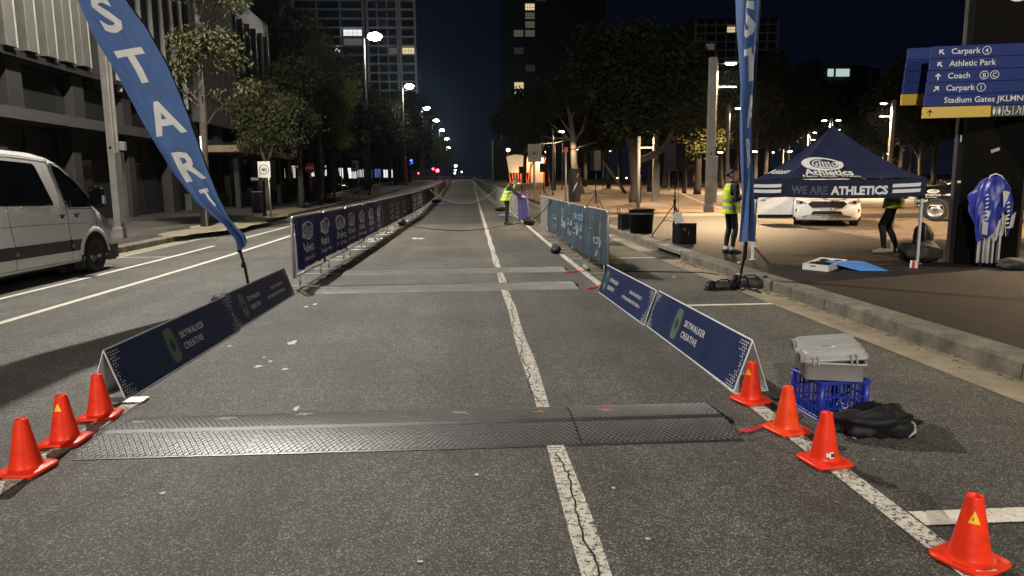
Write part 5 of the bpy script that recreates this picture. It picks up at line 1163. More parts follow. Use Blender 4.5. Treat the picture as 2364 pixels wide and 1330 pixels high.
# ================================================================ PEOPLE
m_skin=M('skin',(.42,.24,.17),.55,var=.08); m_navycl=M('navy_cloth',(.010,.012,.024),.8,var=.2,vs=20,bump=.2,bs=40); m_blackcl=M('black_cloth',(.008,.008,.009),.8,var=.2,vs=20,bump=.2,bs=40)
m_sock=M('white_sock',(.6,.6,.58),.8); m_shoeblk=M('black_shoe',(.012,.012,.012),.6); m_shoebeige=M('beige_shoe',(.36,.31,.23),.7,var=.1); m_hairdk=M('dark_hair',(.018,.012,.009),.6,var=.3,vs=40); m_hairbr=M('brown_hair',(.07,.032,.014),.6,var=.3,vs=40)
m_vest=M('lime_vest',(.56,.76,.035),.6,var=.12,vs=10,bump=.25,bs=22); m_refl=M('silver_reflector',(.42,.44,.42),.35,metal=.2,var=.1)
def person(name,label,loc,heading,J,top,leg,shoe,hairmat,scale=1.,sock=None,hair='short',vest=True,vz=(.80,1.43),head_turn=0.,head_pitch=0.):
    """x forward, y to the person's left, z up; J overrides the rest pose joints"""
    t=thing(name,label,'person',loc,heading); t.scale=(scale,)*3
    j=dict(hip=(0,0,.93),waist=(0,0,1.05),chest=(.0,0,1.27),neck=(.0,0,1.44),head=(.02,0,1.585),
      shL=(0,.175,1.385),shR=(0,-.175,1.385),elL=(-.02,.23,1.10),elR=(-.02,-.23,1.10),wrL=(.06,.23,.87),wrR=(.06,-.23,.87),haL=(.09,.22,.79),haR=(.09,-.22,.79),
      hpL=(0,.09,.92),hpR=(0,-.09,.92),knL=(.02,.095,.50),knR=(.02,-.095,.50),anL=(-.02,.10,.09),anR=(-.02,-.10,.09),toL=(.15,.11,.03),toR=(.15,-.11,.03))
    j.update(J); j={k:Vector(v) for k,v in j.items()}
    P=[]   # (a,b,ra,rb,material)
    SK,TO,LE,SH,SO=0,1,2,3,4
    def cap(a,b,ra,rb,m): P.append((Vector(a),Vector(b),ra,rb,m))
    side=(j['shL']-j['shR']).normalized(); hs=(j['hpL']-j['hpR']).normalized()
    for s in (-1,0,1):
        cap(j['hip']+hs*s*.075,j['waist']+side*s*.055,.105,.10,LE if s else TO); cap(j['waist']+side*s*.06,j['chest']+side*s*.085,.10,.112,TO)
    cap(j['chest']+side*.09,j['shL']-side*.02,.11,.065,TO); cap(j['chest']-side*.09,j['shR']+side*.02,.11,.065,TO); cap(j['chest'],j['neck'],.11,.065,TO)
    cap(j['shL'],j['shR'],.06,.06,TO)
    fwd=side.cross(Vector((0,0,1))); 
    hd=j['head']; hy=Matrix.Rotation(head_turn,3,'Z')@Vector((fwd.x,fwd.y,0)).normalized() if fwd.length>.1 else Vector((1,0,0))
    hf=(hy*math.cos(head_pitch)-Vector((0,0,1))*math.sin(head_pitch)); hu=(hy*math.sin(head_pitch)+Vector((0,0,1))*math.cos(head_pitch)); hl=hu.cross(hf)
    cap(j['neck']-Vector((0,0,.02)),hd-hu*.06-hf*.01,.055,.052,SK)
    cap(hd+hu*.035-hf*.02,hd+hu*.03+hf*.02,.088,.084,SK); cap(hd-hu*.03+hf*.02,hd-hu*.075+hf*.045,.072,.042,SK); cap(hd+hf*.09+hu*.0,hd+hf*.108-hu*.022,.012,.015,SK)
    cap(hd+hf*.092-hu*.052+hl*.014,hd+hf*.092-hu*.052-hl*.014,.010,.010,SK)
    for s in (-1,1): cap(hd+hl*s*.083+hu*.015-hf*.01,hd+hl*s*.086-hu*.02-hf*.005,.018,.012,SK); cap(hd+hf*.078+hl*s*.03+hu*.03,hd+hf*.082+hl*s*.036+hu*.03,.015,.014,SK)
    for q in 'LR':
        cap(j['sh'+q],j['el'+q],.058,.046,TO); cap(j['el'+q],j['wr'+q],.046,.032,TO); cap(j['wr'+q],j['wr'+q].lerp(j['ha'+q],.25),.027,.026,SK)
        d=(j['ha'+q]-j['wr'+q]); L=d.length; d.normalize(); ac=d.cross(Vector((0,0,1))); ac=ac.normalized() if ac.length>.1 else Vector((0,1,0)); nn=ac.cross(d)
        cap(j['wr'+q],j['ha'+q],.026,.030,SK); cap(j['wr'+q]+ac*.015+d*.03,j['ha'+q]+ac*.022,.022,.02,SK); cap(j['wr'+q]-ac*.015+d*.03,j['ha'+q]-ac*.022,.022,.02,SK)
        for k,(o,l) in enumerate(((-.03,.062),(-.01,.075),(.011,.07),(.031,.055))):
            a=j['ha'+q]+ac*o+d*.01; b_=a+d*l*.55-nn*.012; cap(a,b_,.0095,.009,SK); cap(b_,b_+d*l*.4-nn*.022,.009,.0078,SK)
        a=j['wr'+q]+ac*.028+d*.025; b_=a+ac*.03+d*.03; cap(a,b_,.013,.011,SK); cap(b_,b_+d*.03-nn*.008,.011,.009,SK)
        cap(j['hp'+q],j['kn'+q],.092,.060,LE); kk=j['kn'+q].lerp(j['an'+q],.35)-Vector((.012,0,0)); cap(j['kn'+q],kk,.060,.058,LE)
        ank=j['an'+q]; cap(kk,ank.lerp(kk,.18 if not sock else .3),.058,.045,LE); 
        if sock: cap(ank.lerp(kk,.34),ank,.041,.042,SO)
        else: cap(ank.lerp(kk,.2),ank,.046,.045,LE)
        to=j['to'+q]; fd=(to-ank); fd.z=0; fd.normalize(); heel=Vector((ank.x,ank.y,to.z+.012))-fd*.045
        cap(ank-Vector((0,0,.02)),heel,.045,.042,SH); cap(heel,to,.042,.038,SH); cap(ank-Vector((0,0,.025)),to.lerp(heel,.4)+Vector((0,0,.02)),.042,.036,SH)
    b=MB()
    for a,c,ra,rb,m in P:
        d=c-a
        if d.length<1e-4: d=Vector((0,0,1e-3)); c=a+d
        n_=d.normalized(); pts=[];rs=[]
        for ang in (-88,-55,-25): pts.append(a+n_*ra*math.sin(R(ang))); rs.append(ra*math.cos(R(ang)))
        pts+=[a,c]; rs+=[ra,rb]
        for ang in (25,55,88): pts.append(c+n_*rb*math.sin(R(ang))); rs.append(rb*math.cos(R(ang)))
        b.tube(pts,rs,12)
    tmp=b.build('tmp',m_skin); md=tmp.modifiers.new('r','REMESH'); md.mode='VOXEL'; md.voxel_size=.0085; sm=tmp.modifiers.new('s','SMOOTH'); sm.factor=.5; sm.iterations=3
    bpy.context.view_layer.update(); dg=bpy.context.evaluated_depsgraph_get(); me=bpy.data.meshes.new_from_object(tmp.evaluated_get(dg)); bpy.data.objects.remove(tmp)
    n=len(me.polygons); cc=np.empty(n*3); me.polygons.foreach_get('center',cc); cc=cc.reshape(-1,3); best=np.full(n,1e9); mi=np.zeros(n,int)
    for a,c,ra,rb,m in P:
        A=np.array(a);Dv=np.array(c)-A; tt=np.clip(((cc-A)@Dv)/max(1e-9,Dv@Dv),0,1); dist=np.linalg.norm(cc-A-tt[:,None]*Dv,axis=1)-(ra+(rb-ra)*tt); u=dist<best; best[u]=dist[u]; mi[u]=m
    me.materials.clear()
    for mm in (m_skin,top,leg,shoe,sock or m_sock): me.materials.append(mm)
    me.polygons.foreach_set('material_index',mi.astype(np.int32)); me.polygons.foreach_set('use_smooth',np.ones(n,bool)); me.name='body'
    put('body',me,t)
    # face details: brows, eyes, lips
    fb=MB()
    for s in (-1,1): fb.ell(tuple(hd+hf*.094+hl*s*.033+hu*.026),(.008,.008,.006),8,5,0); fb.tube([hd+hf*.096+hl*s*.018+hu*.044,hd+hf*.092+hl*s*.048+hu*.046],.004,5,0)
    fb.build('eyes',m_hairdk,t); fb=MB(); fb.tube([hd+hf*.100-hu*.052+hl*.022,hd+hf*.104-hu*.052,hd+hf*.100-hu*.052-hl*.022],[.003,.006,.003],6); fb.build('mouth',M('lips',(.35,.12,.10),.5,var=0) if 'lips' not in bpy.data.materials else bpy.data.materials['lips'],t)
    # hair
    b=MB(); Mh=Matrix(((hf.x,hl.x,hu.x,hd.x),(hf.y,hl.y,hu.y,hd.y),(hf.z,hl.z,hu.z,hd.z),(0,0,0,1)))
    def hfn(d): 
        f=1.+.05*noise.noise(d*6)
        if d.z<.05 and d.x>-.15: f*=.80
        if d.x>.35 and d.z<.62: f*=.80
        if d.z<-.55: f*=.8
        return f
    b.ell((-.012,0,.042),(.103,.098,.100),20,14,0,hfn,Mh)
    if hair=='bun': b.ell((-.115,0,.03),(.04,.045,.045),12,8,0,None,Mh)
    if hair=='mop': b.ell((.02,0,.085),(.09,.085,.05),14,8,0,lambda d:1+.2*noise.noise(d*4),Mh)
    b.build('hair',hairmat,t)
    if vest:
        up=(j['chest']-j['hip']).normalized(); q=(j['neck']-j['chest']).normalized()
        def axis(z):
            if z<j['waist'].z: return j['hip'].lerp(j['waist'],max(-.9,(z-j['hip'].z)/(j['waist'].z-j['hip'].z)))
            if z<j['chest'].z: return j['waist'].lerp(j['chest'],(z-j['waist'].z)/(j['chest'].z-j['waist'].z))
            return j['chest'].lerp(j['neck'],(z-j['chest'].z)/(j['neck'].z-j['chest'].z))
        fw2=side.cross(Vector((0,0,1))).normalized()
        def ring(k,N=36,off=0.):
            z=vz[0]+(vz[1]-vz[0])*k; c=axis(z); sh=max(0,(k-.72)/.28); wx=.205-.025*k-.06*sh; wy=.148+.012*k-.055*sh**1.5; 
            bell=.03*max(0,.3-k)/.3
            return [c+side*((wx+bell+off)*math.cos(a)*(1+.03*noise.noise(Vector((math.cos(a)*3,math.sin(a)*3,k*4)))))+fw2*((wy+bell+off)*math.sin(a)*(1+.05*noise.noise(Vector((math.cos(a)*3,math.sin(a)*3,k*4+7))))) for a in [2*math.pi*i/N for i in range(N)]]
        b=MB(); K=18; N=36; rings=[ring(k/K) for k in range(K+1)]; vs=[p for r in rings for p in r]; fs=[]
        for k in range(K):
            for i in range(N):
                a=2*math.pi*(i+.5)/N; 
                if k/K>.58 and abs(math.cos(a))>.80-.0*k: continue
                if k/K>.62 and math.sin(a)>0 and abs(math.cos(a))<.12+.35*(k/K-.62): continue
                fs.append((k*N+i,k*N+(i+1)%N,(k+1)*N+(i+1)%N,(k+1)*N+i))
        b.add(vs,fs,0,True); ve=b.build('hi_vis_vest',m_vest,t); so=ve.modifiers.new('s','SOLIDIFY'); so.thickness=.006
        b=MB()
        for k0 in (.20,.42): b.loft([ring(k0,36,.013),ring(k0+.08,36,.013)],0,True,caps=False)
        b.build('reflective_band',m_refl,ve)
    return t
wz=.15+gz(13.15)
person('person','person in lime vest, navy top and white socks standing right of the wide pole',(4.92,13.15,wz),R(10),
  dict(elR=(-.03,-.235,1.11),wrR=(.21,-.17,1.16),haR=(.29,-.13,1.19),elL=(.0,.22,1.11),wrL=(.22,.12,1.17),haL=(.30,.07,1.20),
       hpR=(-.01,-.085,.92),knR=(.07,-.08,.49),anR=(.0,-.10,.085),toR=(.17,-.12,.03),knL=(.02,.08,.50),anL=(-.05,.09,.085),toL=(.10,.12,.03)),
  m_navycl,m_navycl,m_shoeblk,m_hairdk,.925,m_sock,'bun',True,(.80,1.43),R(-52),R(2))
ph=thing('mobile_phone','dark mobile phone in the hands of the standing person','phone',(5.20,13.17,wz+1.125),.6); o=MB().cbox(-.075,.075,-.038,.038,0,.01,.003).build('phone_body',m_black,ph); MB().box(-.068,.068,-.033,.033,.0101,.0108).build('phone_screen',m_glass,ph)
person('person','person in lime vest leaning over the lilac cloth at the right fence',(1.24,24.9,gz(24.9)),R(-10),
  dict(hip=(-.03,0,.92),waist=(.0,0,1.05),chest=(.10,0,1.25),neck=(.20,0,1.40),head=(.30,0,1.515),shL=(.16,.17,1.35),shR=(.16,-.17,1.35),
       elR=(.30,-.19,1.10),wrR=(.50,-.15,.99),haR=(.58,-.12,.96),elL=(.32,.17,1.11),wrL=(.52,.13,1.0),haL=(.60,.10,.98)),
  m_navycl,m_blackcl,m_shoeblk,m_hairbr,1.0,None,'mop',True,(.84,1.40),0.,R(38))
person('person','person in lime vest and beige shoes behind the tent valance',(7.86,12.75,.15+gz(12.7)),R(160),
  dict(knL=(.20,.11,.52),anL=(.13,.10,.10),toL=(.30,.13,.04),hpR=(-.02,-.09,.92),knR=(.06,-.10,.50),anR=(-.13,-.12,.09),toR=(.04,-.13,.03),head=(.07,0,1.58),elR=(.10,-.24,1.12),wrR=(.3,-.16,1.1),haR=(.37,-.12,1.1),elL=(.08,.24,1.12),wrL=(.3,.16,1.1),haL=(.37,.12,1.1)),
  m_navycl,m_blackcl,m_shoebeige,m_hairbr,1.02,None,'short',True,(.82,1.40),R(20),R(16))
# ================================================================ SPEAKERS, BIN, STANDS
def tripod(label,c,h,spk,rz=0.,s=1.):
    t=thing('speaker_stand',label,'speaker stand',(c.x,c.y,c.z),rz,'speaker stands on the plaza')
    MB().tube([(0,0,.32),(0,0,1.0)],.022,8).build('lower_pole',m_black,t); MB().tube([(0,0,.95),(0,0,h+.05)],.017,8).build('upper_pole',m_black,t)
    MB().lathe([(.001,.80),(.035,.80),(.038,.88),(.03,.92),(.001,.92)],10).build('collar',m_black,t)
    for k in range(3):
        a=2*math.pi*k/3+.4; MB().tube([(0,0,.80),(.55*math.cos(a),.55*math.sin(a),.015)],.014,6).build('leg',m_black,t); MB().tube([(.0,0,.36),(.28*math.cos(a),.28*math.sin(a),.40)],.009,5).build('brace',m_black,t)
    return t
def speaker(label,c,w,d,h,rz):
    t=thing('loudspeaker',label,'loudspeaker',c,rz); b=MB()
    b.loft([[Vector((x,y,z)) for x,y in ((-w/2,-d/2),(w/2,-d/2),(w*.36,d/2),(-w*.36,d/2))] for z in (0,h)],0,False); b.build('cabinet',m_black,t)
    MB().cbox(-w*.46,w*.46,-d/2-.015,-d/2+.001,h*.03,h*.97,.006).build('grille',m_blackfab,t); MB().cbox(-w*.47,-w*.30,-.06,.06,h*.5,h*.7,.01).build('side_handle',m_black,t); return t
c=G(1556,545,PZ); tripod('tripod stand beside the black subwoofer at the kerb',c,1.75,0,.5)
speaker('large loudspeaker on the stand beside the subwoofer',(c.x-.0,c.y,c.z+1.62),.40,.38,.66,R(200))
c2=G(1572,563,PZ); sb=thing('subwoofer','black subwoofer with red square badge standing at the kerb','subwoofer',(c2.x+.10,c2.y+.1,c2.z),.15)
MB().cbox(-.20,.20,-.2,.2,0,.46,.015).build('cabinet',m_black,sb); MB().cbox(-.185,.185,-.212,-.198,.03,.43,.005).build('grille',m_blackfab,sb); MB().box(-.12,-.075,-.2135,-.212,.30,.36).build('badge',m_redcab,sb); MB().box(.0,.008,-.2135,-.212,.2,.28).build('badge_bar',m_print_grey,sb)
pp=thing('paper_sheet','white paper sheet leaning on top of the subwoofer','paper',(c2.x-.02,c2.y+.05,c2.z+.46)); o=MB().box(-.10,.10,0,.004,0,.25).build('sheet',m_traywhite,pp); o.rotation_euler=(R(-14),R(-16),0)
cable('speaker_cable','thin cable hanging down the nearest speaker stand',[(c.x+.06,c.y-.03,c.z+1.6),(c.x+.07,c.y-.05,c.z+1.2),(c.x+.09,c.y-.02,c.z+.8),(c.x+.08,c.y-.05,c.z+.5),(c.x+.1,c.y-.05,c.z+.46)],.007,m_pole_dark)
c=G(1375,488,PZ); tripod('tripod stand beyond the slate banner, nearest the fence',c,1.85,0,.2); speaker('tall loudspeaker on the stand beyond the slate banner',(c.x,c.y,c.z+1.75),.42,.38,.85,R(190))
c=G(1255,458,PZ); tripod('distant tripod stand near the orange lit pavilion',c,1.9,0,.3); speaker('small square loudspeaker silhouetted before the lit pavilion',(c.x,c.y,c.z+1.85),.5,.4,.62,R(180))
c=G(1204,452,PZ); tripod('farthest tripod stand, behind the leaning person',c,1.9,0,.3); speaker('small loudspeaker behind the head of the leaning person',(c.x,c.y,c.z+1.8),.4,.35,.55,R(180))
bn=thing('plant_tub','round black plastic tub at the kerb with a case beside it','tub',G(1480,538,PZ)); 
b=MB(); b.lathe([(.001,.0),(.29,.0),(.33,.60),(.36,.61),(.36,.64),(.32,.64),(.30,.5),(.001,.45)],24); b.build('tub_body',m_black,bn); MB().loft([[(.362*math.cos(a)*.96,.362*math.sin(a)*.96,z) for a in np.linspace(0,6.28,25)] for z in (.5,.55)],0,True,caps=False).build('tub_band',m_pole_dark,bn)
cse=thing('wheeled_case','black wheeled equipment case left of the plastic tub','case',G(1448,531,PZ),.1); MB().cbox(-.22,.28,-.2,.2,.03,.46,.02).build('case_body',m_black,cse); MB().tube([(-.24,-.1,.4),(-.26,-.1,.62),(-.26,.1,.62),(-.24,.1,.4)],.012,6).build('handle',m_pole_dark,cse)
for s in (-.15,.15): MB().lathe([(.001,-.02),(.04,-.02),(.04,.02),(.001,.02)],10,0,True,Matrix.Translation((-.2,s,.04))@Matrix.Rotation(1.57,4,'X')).build('castor',m_rubber,cse)
# ================================================================ POLES AND SIGNS
def wide_pole(label,c,h,w=.17,rz=0,mat=m_pole,boxz=(.4,2.25),arm=None):
    t=thing('lighting_pole',label,'lamp post',c,rz,'wide rectangular light poles'); b=MB(); b.cbox(-w/2,w/2,-min(.11,w*.6),min(.11,w*.6),0,h,.012); b.build('pole_shaft',mat,t)
    MB().cbox(-w/2-.03,w/2+.03,-min(.13,w*.75),min(.13,w*.75),0,.28,.01).build('pole_foot',mat,t)
    if w>=.17 and boxz: MB().cbox(w/2-.01,w/2+.145,-.10,.10,boxz[0],boxz[1],.006).build('service_cover',m_pole,t); MB().cbox(w/2+.01,w/2+.06,-.05,.05,boxz[1],h*.98,.006).build('cable_channel',mat,t)
    if w>=.17: MB().cbox(-.03,.03,-.118,-.108,boxz[1]+.08,boxz[1]+.15,.002).build('plate',m_black,t)
    return t
m_head=M('lamp_head',(.35,.35,.35),.4,metal=.4); 
def led(name,col,st): return M(name,(.02,.02,.02),.5,var=0,emis=col,es=st)
m_led=led('street_led',COOL,260.); m_ledw=led('plaza_led',(1,.86,.62),110.); m_tubew=led('tube_led',(1,.88,.66),9.)
def light(parent,loc,p,col,rad=.12,spot=150,dirv=(0,0,-1),blend=.35):
    l=bpy.data.lights.new('lamp_light','SPOT' if spot else 'POINT'); l.energy=p; l.color=col; l.shadow_soft_size=rad
    if spot: l.spot_size=R(spot); l.spot_blend=blend
    o=bpy.data.objects.new('lamp_light',l); COL.objects.link(o); o.parent=parent; o.location=loc
    o.rotation_mode='QUATERNION'; o.rotation_quaternion=Vector(dirv).to_track_quat('-Z','Y'); return o
m_pole_pale=M('pale_pole_paint',(.36,.335,.305),.5,metal=.1,var=.2,vs=3)
sp_=wide_pole('wide light pole with service cover standing behind the van nose',(-9.40,19.35,.15+gz(19.35)),14.2,.18,0,m_pole_pale)
b=MB(); b.cbox(.20,.34,-.06,.06,2.30,2.52,.01); b.build('camera_box',m_alu,sp_)
b=MB(); b.tube([(0,0,14.0),(.9,0,14.2),(1.9,0,14.25)],.05,8); b.build('arm',m_pole,sp_); hb=MB().cbox(1.7,2.6,-.18,.18,14.18,14.32,.03).build('lamp_head',m_head,sp_); MB().box(1.78,2.5,-.14,.14,14.16,14.175).build('diffuser',m_led,hb)
light(sp_,(2.2,0,14.05),P_STREET*1.0,COOL,.16)
LN=['nearest lit','second lit','third lit','fourth lit','fifth lit','sixth lit','farthest lit']
proto=None
for i,(x,y,z) in enumerate(((-9.35,66,14.6),(-9.9,108,15.9),(-10.05,152,17.4),(-10.2,196,18.8),(-10.4,240,19.5),(-10.3,285,19.6),(-10.9,330,18.6))):
    g0=gz(y)+.15; h=z-g0
    t=thing('street_lamp',LN[i]+' street lamp along the left footpath','street lamp',(x,y,g0),0,'street lamps along the left footpath')
    MB().tube([(0,0,0),(0,0,h*.5),(0,0,h)],[.13,.11,.075],10).build('pole_shaft',m_pole_dark,t); MB().cbox(-.18,.18,-.18,.18,0,.25,.02).build('pole_foot',m_pole_dark,t)
    MB().tube([(0,0,h-.1),(.4,0,h+.12),(1.0,0,h+.2)],.045,6).build('arm',m_pole_dark,t); MB().tube([(0,0,h*.58),(1.1,0,h*.58)],.03,6).build('lower_arm',m_pole_dark,t)
    hd=MB().cbox(.45,1.5,-.2,.2,h+.14,h+.3,.04).build('lamp_head',m_head,t); b=MB(); b.ell((.98,0,h+.13),(.60+.0006*y,.42,.34),14,8); b.build('diffuser',m_led,hd)
    light(t,(.98,-.0,h-.05),P_STREET*(.95 if i<3 else .8),COOL,.18,None)
# lamps of the same rows behind the viewer
t=thing('street_lamp','street lamp of the left row standing behind the viewpoint','street lamp',(-9.3,-26,.15),0,'street lamps along the left footpath'); MB().tube([(0,0,0),(0,0,14)],[.13,.075],10).build('pole_shaft',m_pole,t); MB().cbox(.0,1.9,-.15,.15,13.95,14.1,.03).build('lamp_head',m_head,t); light(t,(1.7,0,13.8),P_BACK,COOL,.18,None)
t=thing('plaza_lamp','plaza lamp standing behind the viewpoint at the right kerb','plaza lamp',(9.4,-6.5,.15),0,'plaza lamps'); MB().tube([(0,0,0),(0,0,6.5)],[.1,.08],10).build('pole_shaft',m_pole,t); MB().cbox(-.9,.0,-.12,.12,6.4,6.5,.03).build('lamp_head',m_head,t); light(t,(-.8,0,6.3),P_RIGHT,(1.,.90,.76),.7,None)
def plaza_lamp(label,c,h,armdir=1,p=1.,double=False,w=.17,tube=True,spot=150):
    t=wide_pole(label,c,h,w,0); t.name='plaza_lamp'; t['category']='plaza lamp'; t['group']='plaza lamps'
    for s in ((armdir,-armdir) if double else (armdir,)):
        MB().tube([(0,0,h-.25),(s*.75,0,h-.25)],.02,6).build('arm',m_pole,t); hd=MB().cbox(min(s*.45,s*1.0),max(s*.45,s*1.0),-.14,.14,h-.24,h-.16,.02).build('lamp_head',m_head,t)
        b=MB(); b.ell((s*.72,0,h-.25),(.22,.13,.05),12,6); b.build('diffuser',m_ledw,hd); light(t,(s*.72,0,h-.38),P_PLAZA*p,WARM,.1,spot)
    if tube: b=MB(); b.tube([(armdir*.1,0,h-1.15),(armdir*.98,0,h-1.15)],.02,6); b.build('light_tube',m_tubew,t)
    return t
plaza_lamp('wide pale pole with lit lamp head, left of the lime vested person',(9.72,28.5,.15+gz(28.5)),6.15,1,1.5,w=.30)
plaza_lamp('plaza lamp pole under the dark trees, left of the wide pale pole',(10.85,41.5,.15+gz(41.5)),4.3,-1,.28,w=.25)
plaza_lamp('tall plaza lamp right of the tent peak with one arm to the left',(30.3,50,.15+gz(50)),6.7,-1,2.2,w=.24)
plaza_lamp('double armed plaza lamp above the tent peak',(36.1,70,.15+gz(70)),7.0,1,1.6,True,w=.24)
plaza_lamp('smaller double armed plaza lamp left of the tent peak',(43.6,90,.15+gz(90)),6.8,1,1.3,True,w=.24)
for k,(px,py,Y,p) in enumerate(((1293,304,58,.7),(1311,320,75,.8),(1404,349,85,.8),(1330,345,95,.6),(1740,350,66,1.),(1821,350,75,1.),(1950,330,100,1.),(2010,335,110,.8),(1660,352,62,.9),(1560,330,70,.8),(2050,355,80,.8))):
    c=D(px,py,Y); g0=gz(Y)+.15; h=c.z-g0+.25
    plaza_lamp(['slim lamp beside the pale branched gum tree','lit slim lamp between the pale gum trunks','distant lamp before the dark trunks','faint lamp behind the pale gum tree','lamp left of the right flag foot','lamp on the left slope of the tent roof','lamp behind the tent, right of its peak','far lamp over the car park','lamp peeping right of the wide pale pole','lamp in the yellow lit leaves','lamp near the tall plaza lamp foot'][k],(c.x-.6,Y,g0),h,1,p*.42,tube=False,w=.10)
for k,(X,Y,p) in enumerate(((17.5,13.5,1.35),(27.,30.,.8),(19.,52.,.8))):  # the first is added out of view to light the white car's front
    plaza_lamp(['unseen plaza lamp added at the right to light the white car','plaza lamp out of view beyond the signpost','plaza lamp hidden by the tent roof'][k],(X,Y,.15+gz(Y)),6.6,1,p,tube=False)
# plain poles and traffic signs
def signpole(label,c,h,r=.03,face=None,cat='sign post',mat=m_galv):
    t=thing('sign_post',label,cat,c); MB().tube([(0,0,0),(0,0,h)],r,8).build('post',mat,t); return t
m_signface=M('sign_face',(.62,.60,.55),.5,var=.05); m_sred=M('sign_red_paint',(.32,.015,.02),.5,var=.05)
def roundel(t,z,w,h,num,ring,off=(0,0),mat=m_signface,num_sx=1.):
    p=MB().cbox(-w/2+off[0],w/2+off[0],-.045,-.032,z,z+h,.004).build('sign_plate',mat,t); Mf=frame((off[0],-.047,z+h*.5),(1,0,0),(0,0,1)); r=w*.40
    if num:
        b=MB(); b.loft([[(q*math.cos(a),q*math.sin(a),0) for a in np.linspace(0,2*math.pi,33)] for q in (r*.86,r)],0,False,Mf,caps=False,closed=False); b.build('ring',ring,p)
        lettering([(num,0,-r*.40,r*1.1,dict(bold=.03,align='CENTER'))],Mf,m_ink,p)
    return p
c=G(626,500,PZ); t=signpole('speed sign reading 40 behind the ticket totem',c,2.05,.035); m_ringdk=M('faded_ring',(.10,.05,.05),.5); roundel(t,1.58,.50,.66,'40',m_ringdk,(-.16,0))
tk=thing('ticket_totem','dark ticket totem wrapped in black with a small sign arm','totem',G(600,500,PZ)); MB().cbox(-.24,.22,-.2,.2,0,1.05,.02).build('wrapped_body',m_blackfab,tk); MB().cbox(-.20,.16,-.21,-.19,-.02,.14,.004).build('base_plate',m_pole,tk); MB().tube([(.13,0,1.0),(.13,0,2.0)],.07,8).build('mast',m_pole_dark,tk); MB().cbox(-.28,.28,-.06,.0,1.45,1.62,.006).build('sign_arm',m_signblk,tk); MB().box(-.2,.2,-.21,-.202,1.0,1.04).build('top_band',m_pole,tk)
lettering([('TICKETS',-.25,1.49,.12,dict(bold=.02))],frame((0,-.062,0),(1,0,0),(0,0,1)),m_print_grey,tk)
c=G(719,455,PZ); t=signpole('red round no entry sign on its post among the trees',(c.x,c.y,c.z),2.9,.04); p=MB().lathe([(.001,-.01),(.45,-.01),(.45,.01),(.001,.01)],24,0,True,frame((0,-.06,2.45),(1,0,0),(0,0,1))).build('sign_disc',m_sred,t); MB().box(-.3,.3,-.075,-.07,2.39,2.51).build('white_bar',m_print_grey,p)
for k,(px,py,h) in enumerate(((791,465,2.5),(830,458,2.9),(878,452,2.5))):
    c=G(px,py,PZ); t=signpole(['thin post without visible sign between lamp and trees','red and white parking sign post on the left footpath','thin post beside the nearest lit street lamp'][k],c,h,.035)
    if k==1: roundel(t,h-.75,.5,.75,'',None,(-.2,0)); MB().box(-.42,-.2,-.05,-.046,h-.6,h-.2).build('red_block',m_sred,t)
for k,(px,py,top,lab) in enumerate(((686,446,240,'slim dark banner pole left of the paired gum trunks'),(802,435,310,'slim pale pole right of the paired gum trunks'),(746,470,130,'slim steel pole against the thick gum trunk'))):
    c=G(px,py,PZ); q=D(px,top,c.y); signpole(lab,c,q.z-c.z,.06 if k<2 else .07,mat=m_pole)
c=G(478,524,PZ); signpole('grey sign post in front of the nearest left gum tree',c,2.9,.035)
c=G(1235,470,PZ); t=signpole('back lit speed sign reading 40 by the pavilion',c,3.2,.035); roundel(t,2.35,.78,1.0,'40',m_ringdk,(0,0),M('dull_sign',(.14,.12,.10),.6))
c=G(1475,500,PZ); c=Vector((7.95,33.4,gz(33.4)+.15)); signpole('tall round steel pole rising behind the black tub',(c.x,c.y,c.z),3.35,.085,mat=m_pole)
c=G(1313,478,PZ); t=thing('feather_banner','black standing banner on a pole behind the slate fence banner','banner',c); MB().tube([(-.15,0,0),(-.15,0,2.9)],.05,8).build('pole',m_pole,t); MB().tube([(-.15,0,2.85),(.55,0,2.85)],.025,6).build('arm',m_black,t); MB().cbox(-.22,-.05,-.05,.05,2.7,2.95,.01).build('red_cap',m_sred,t)
b=MB(); b.grid(lambda u,v:(-.02+.62*u,.05*math.sin(u*7+v*3),.25+1.65*v),10,14,0,True); b.build('banner_cloth',m_blackfab,t); b=MB(); b.tube([(.18,-.05,.7),(.30,-.06,1.0),(.42,-.07,1.2)],[.01,.03,.01],6); b.tube([(.40,-.06,1.45),(.46,-.07,1.65)],.015,5); b.build('banner_print',m_print_grey,t)
c=G(1598,433,PZ); kx=thing('kiosk_totem','dark map totem with pale notice under the trees','totem',c) 
MB().cbox(-.5,.5,-.2,.2,0,2.0,.02).build('totem_body',m_black,kx); MB().cbox(.05,.36,-.22,-.2,.75,1.4,.004).build('notice',m_print_grey,kx); MB().cbox(-.55,.9,-.3,.3,2.0,2.6,.03).build('header',M('dull_maroon',(.05,.012,.012),.6),kx)
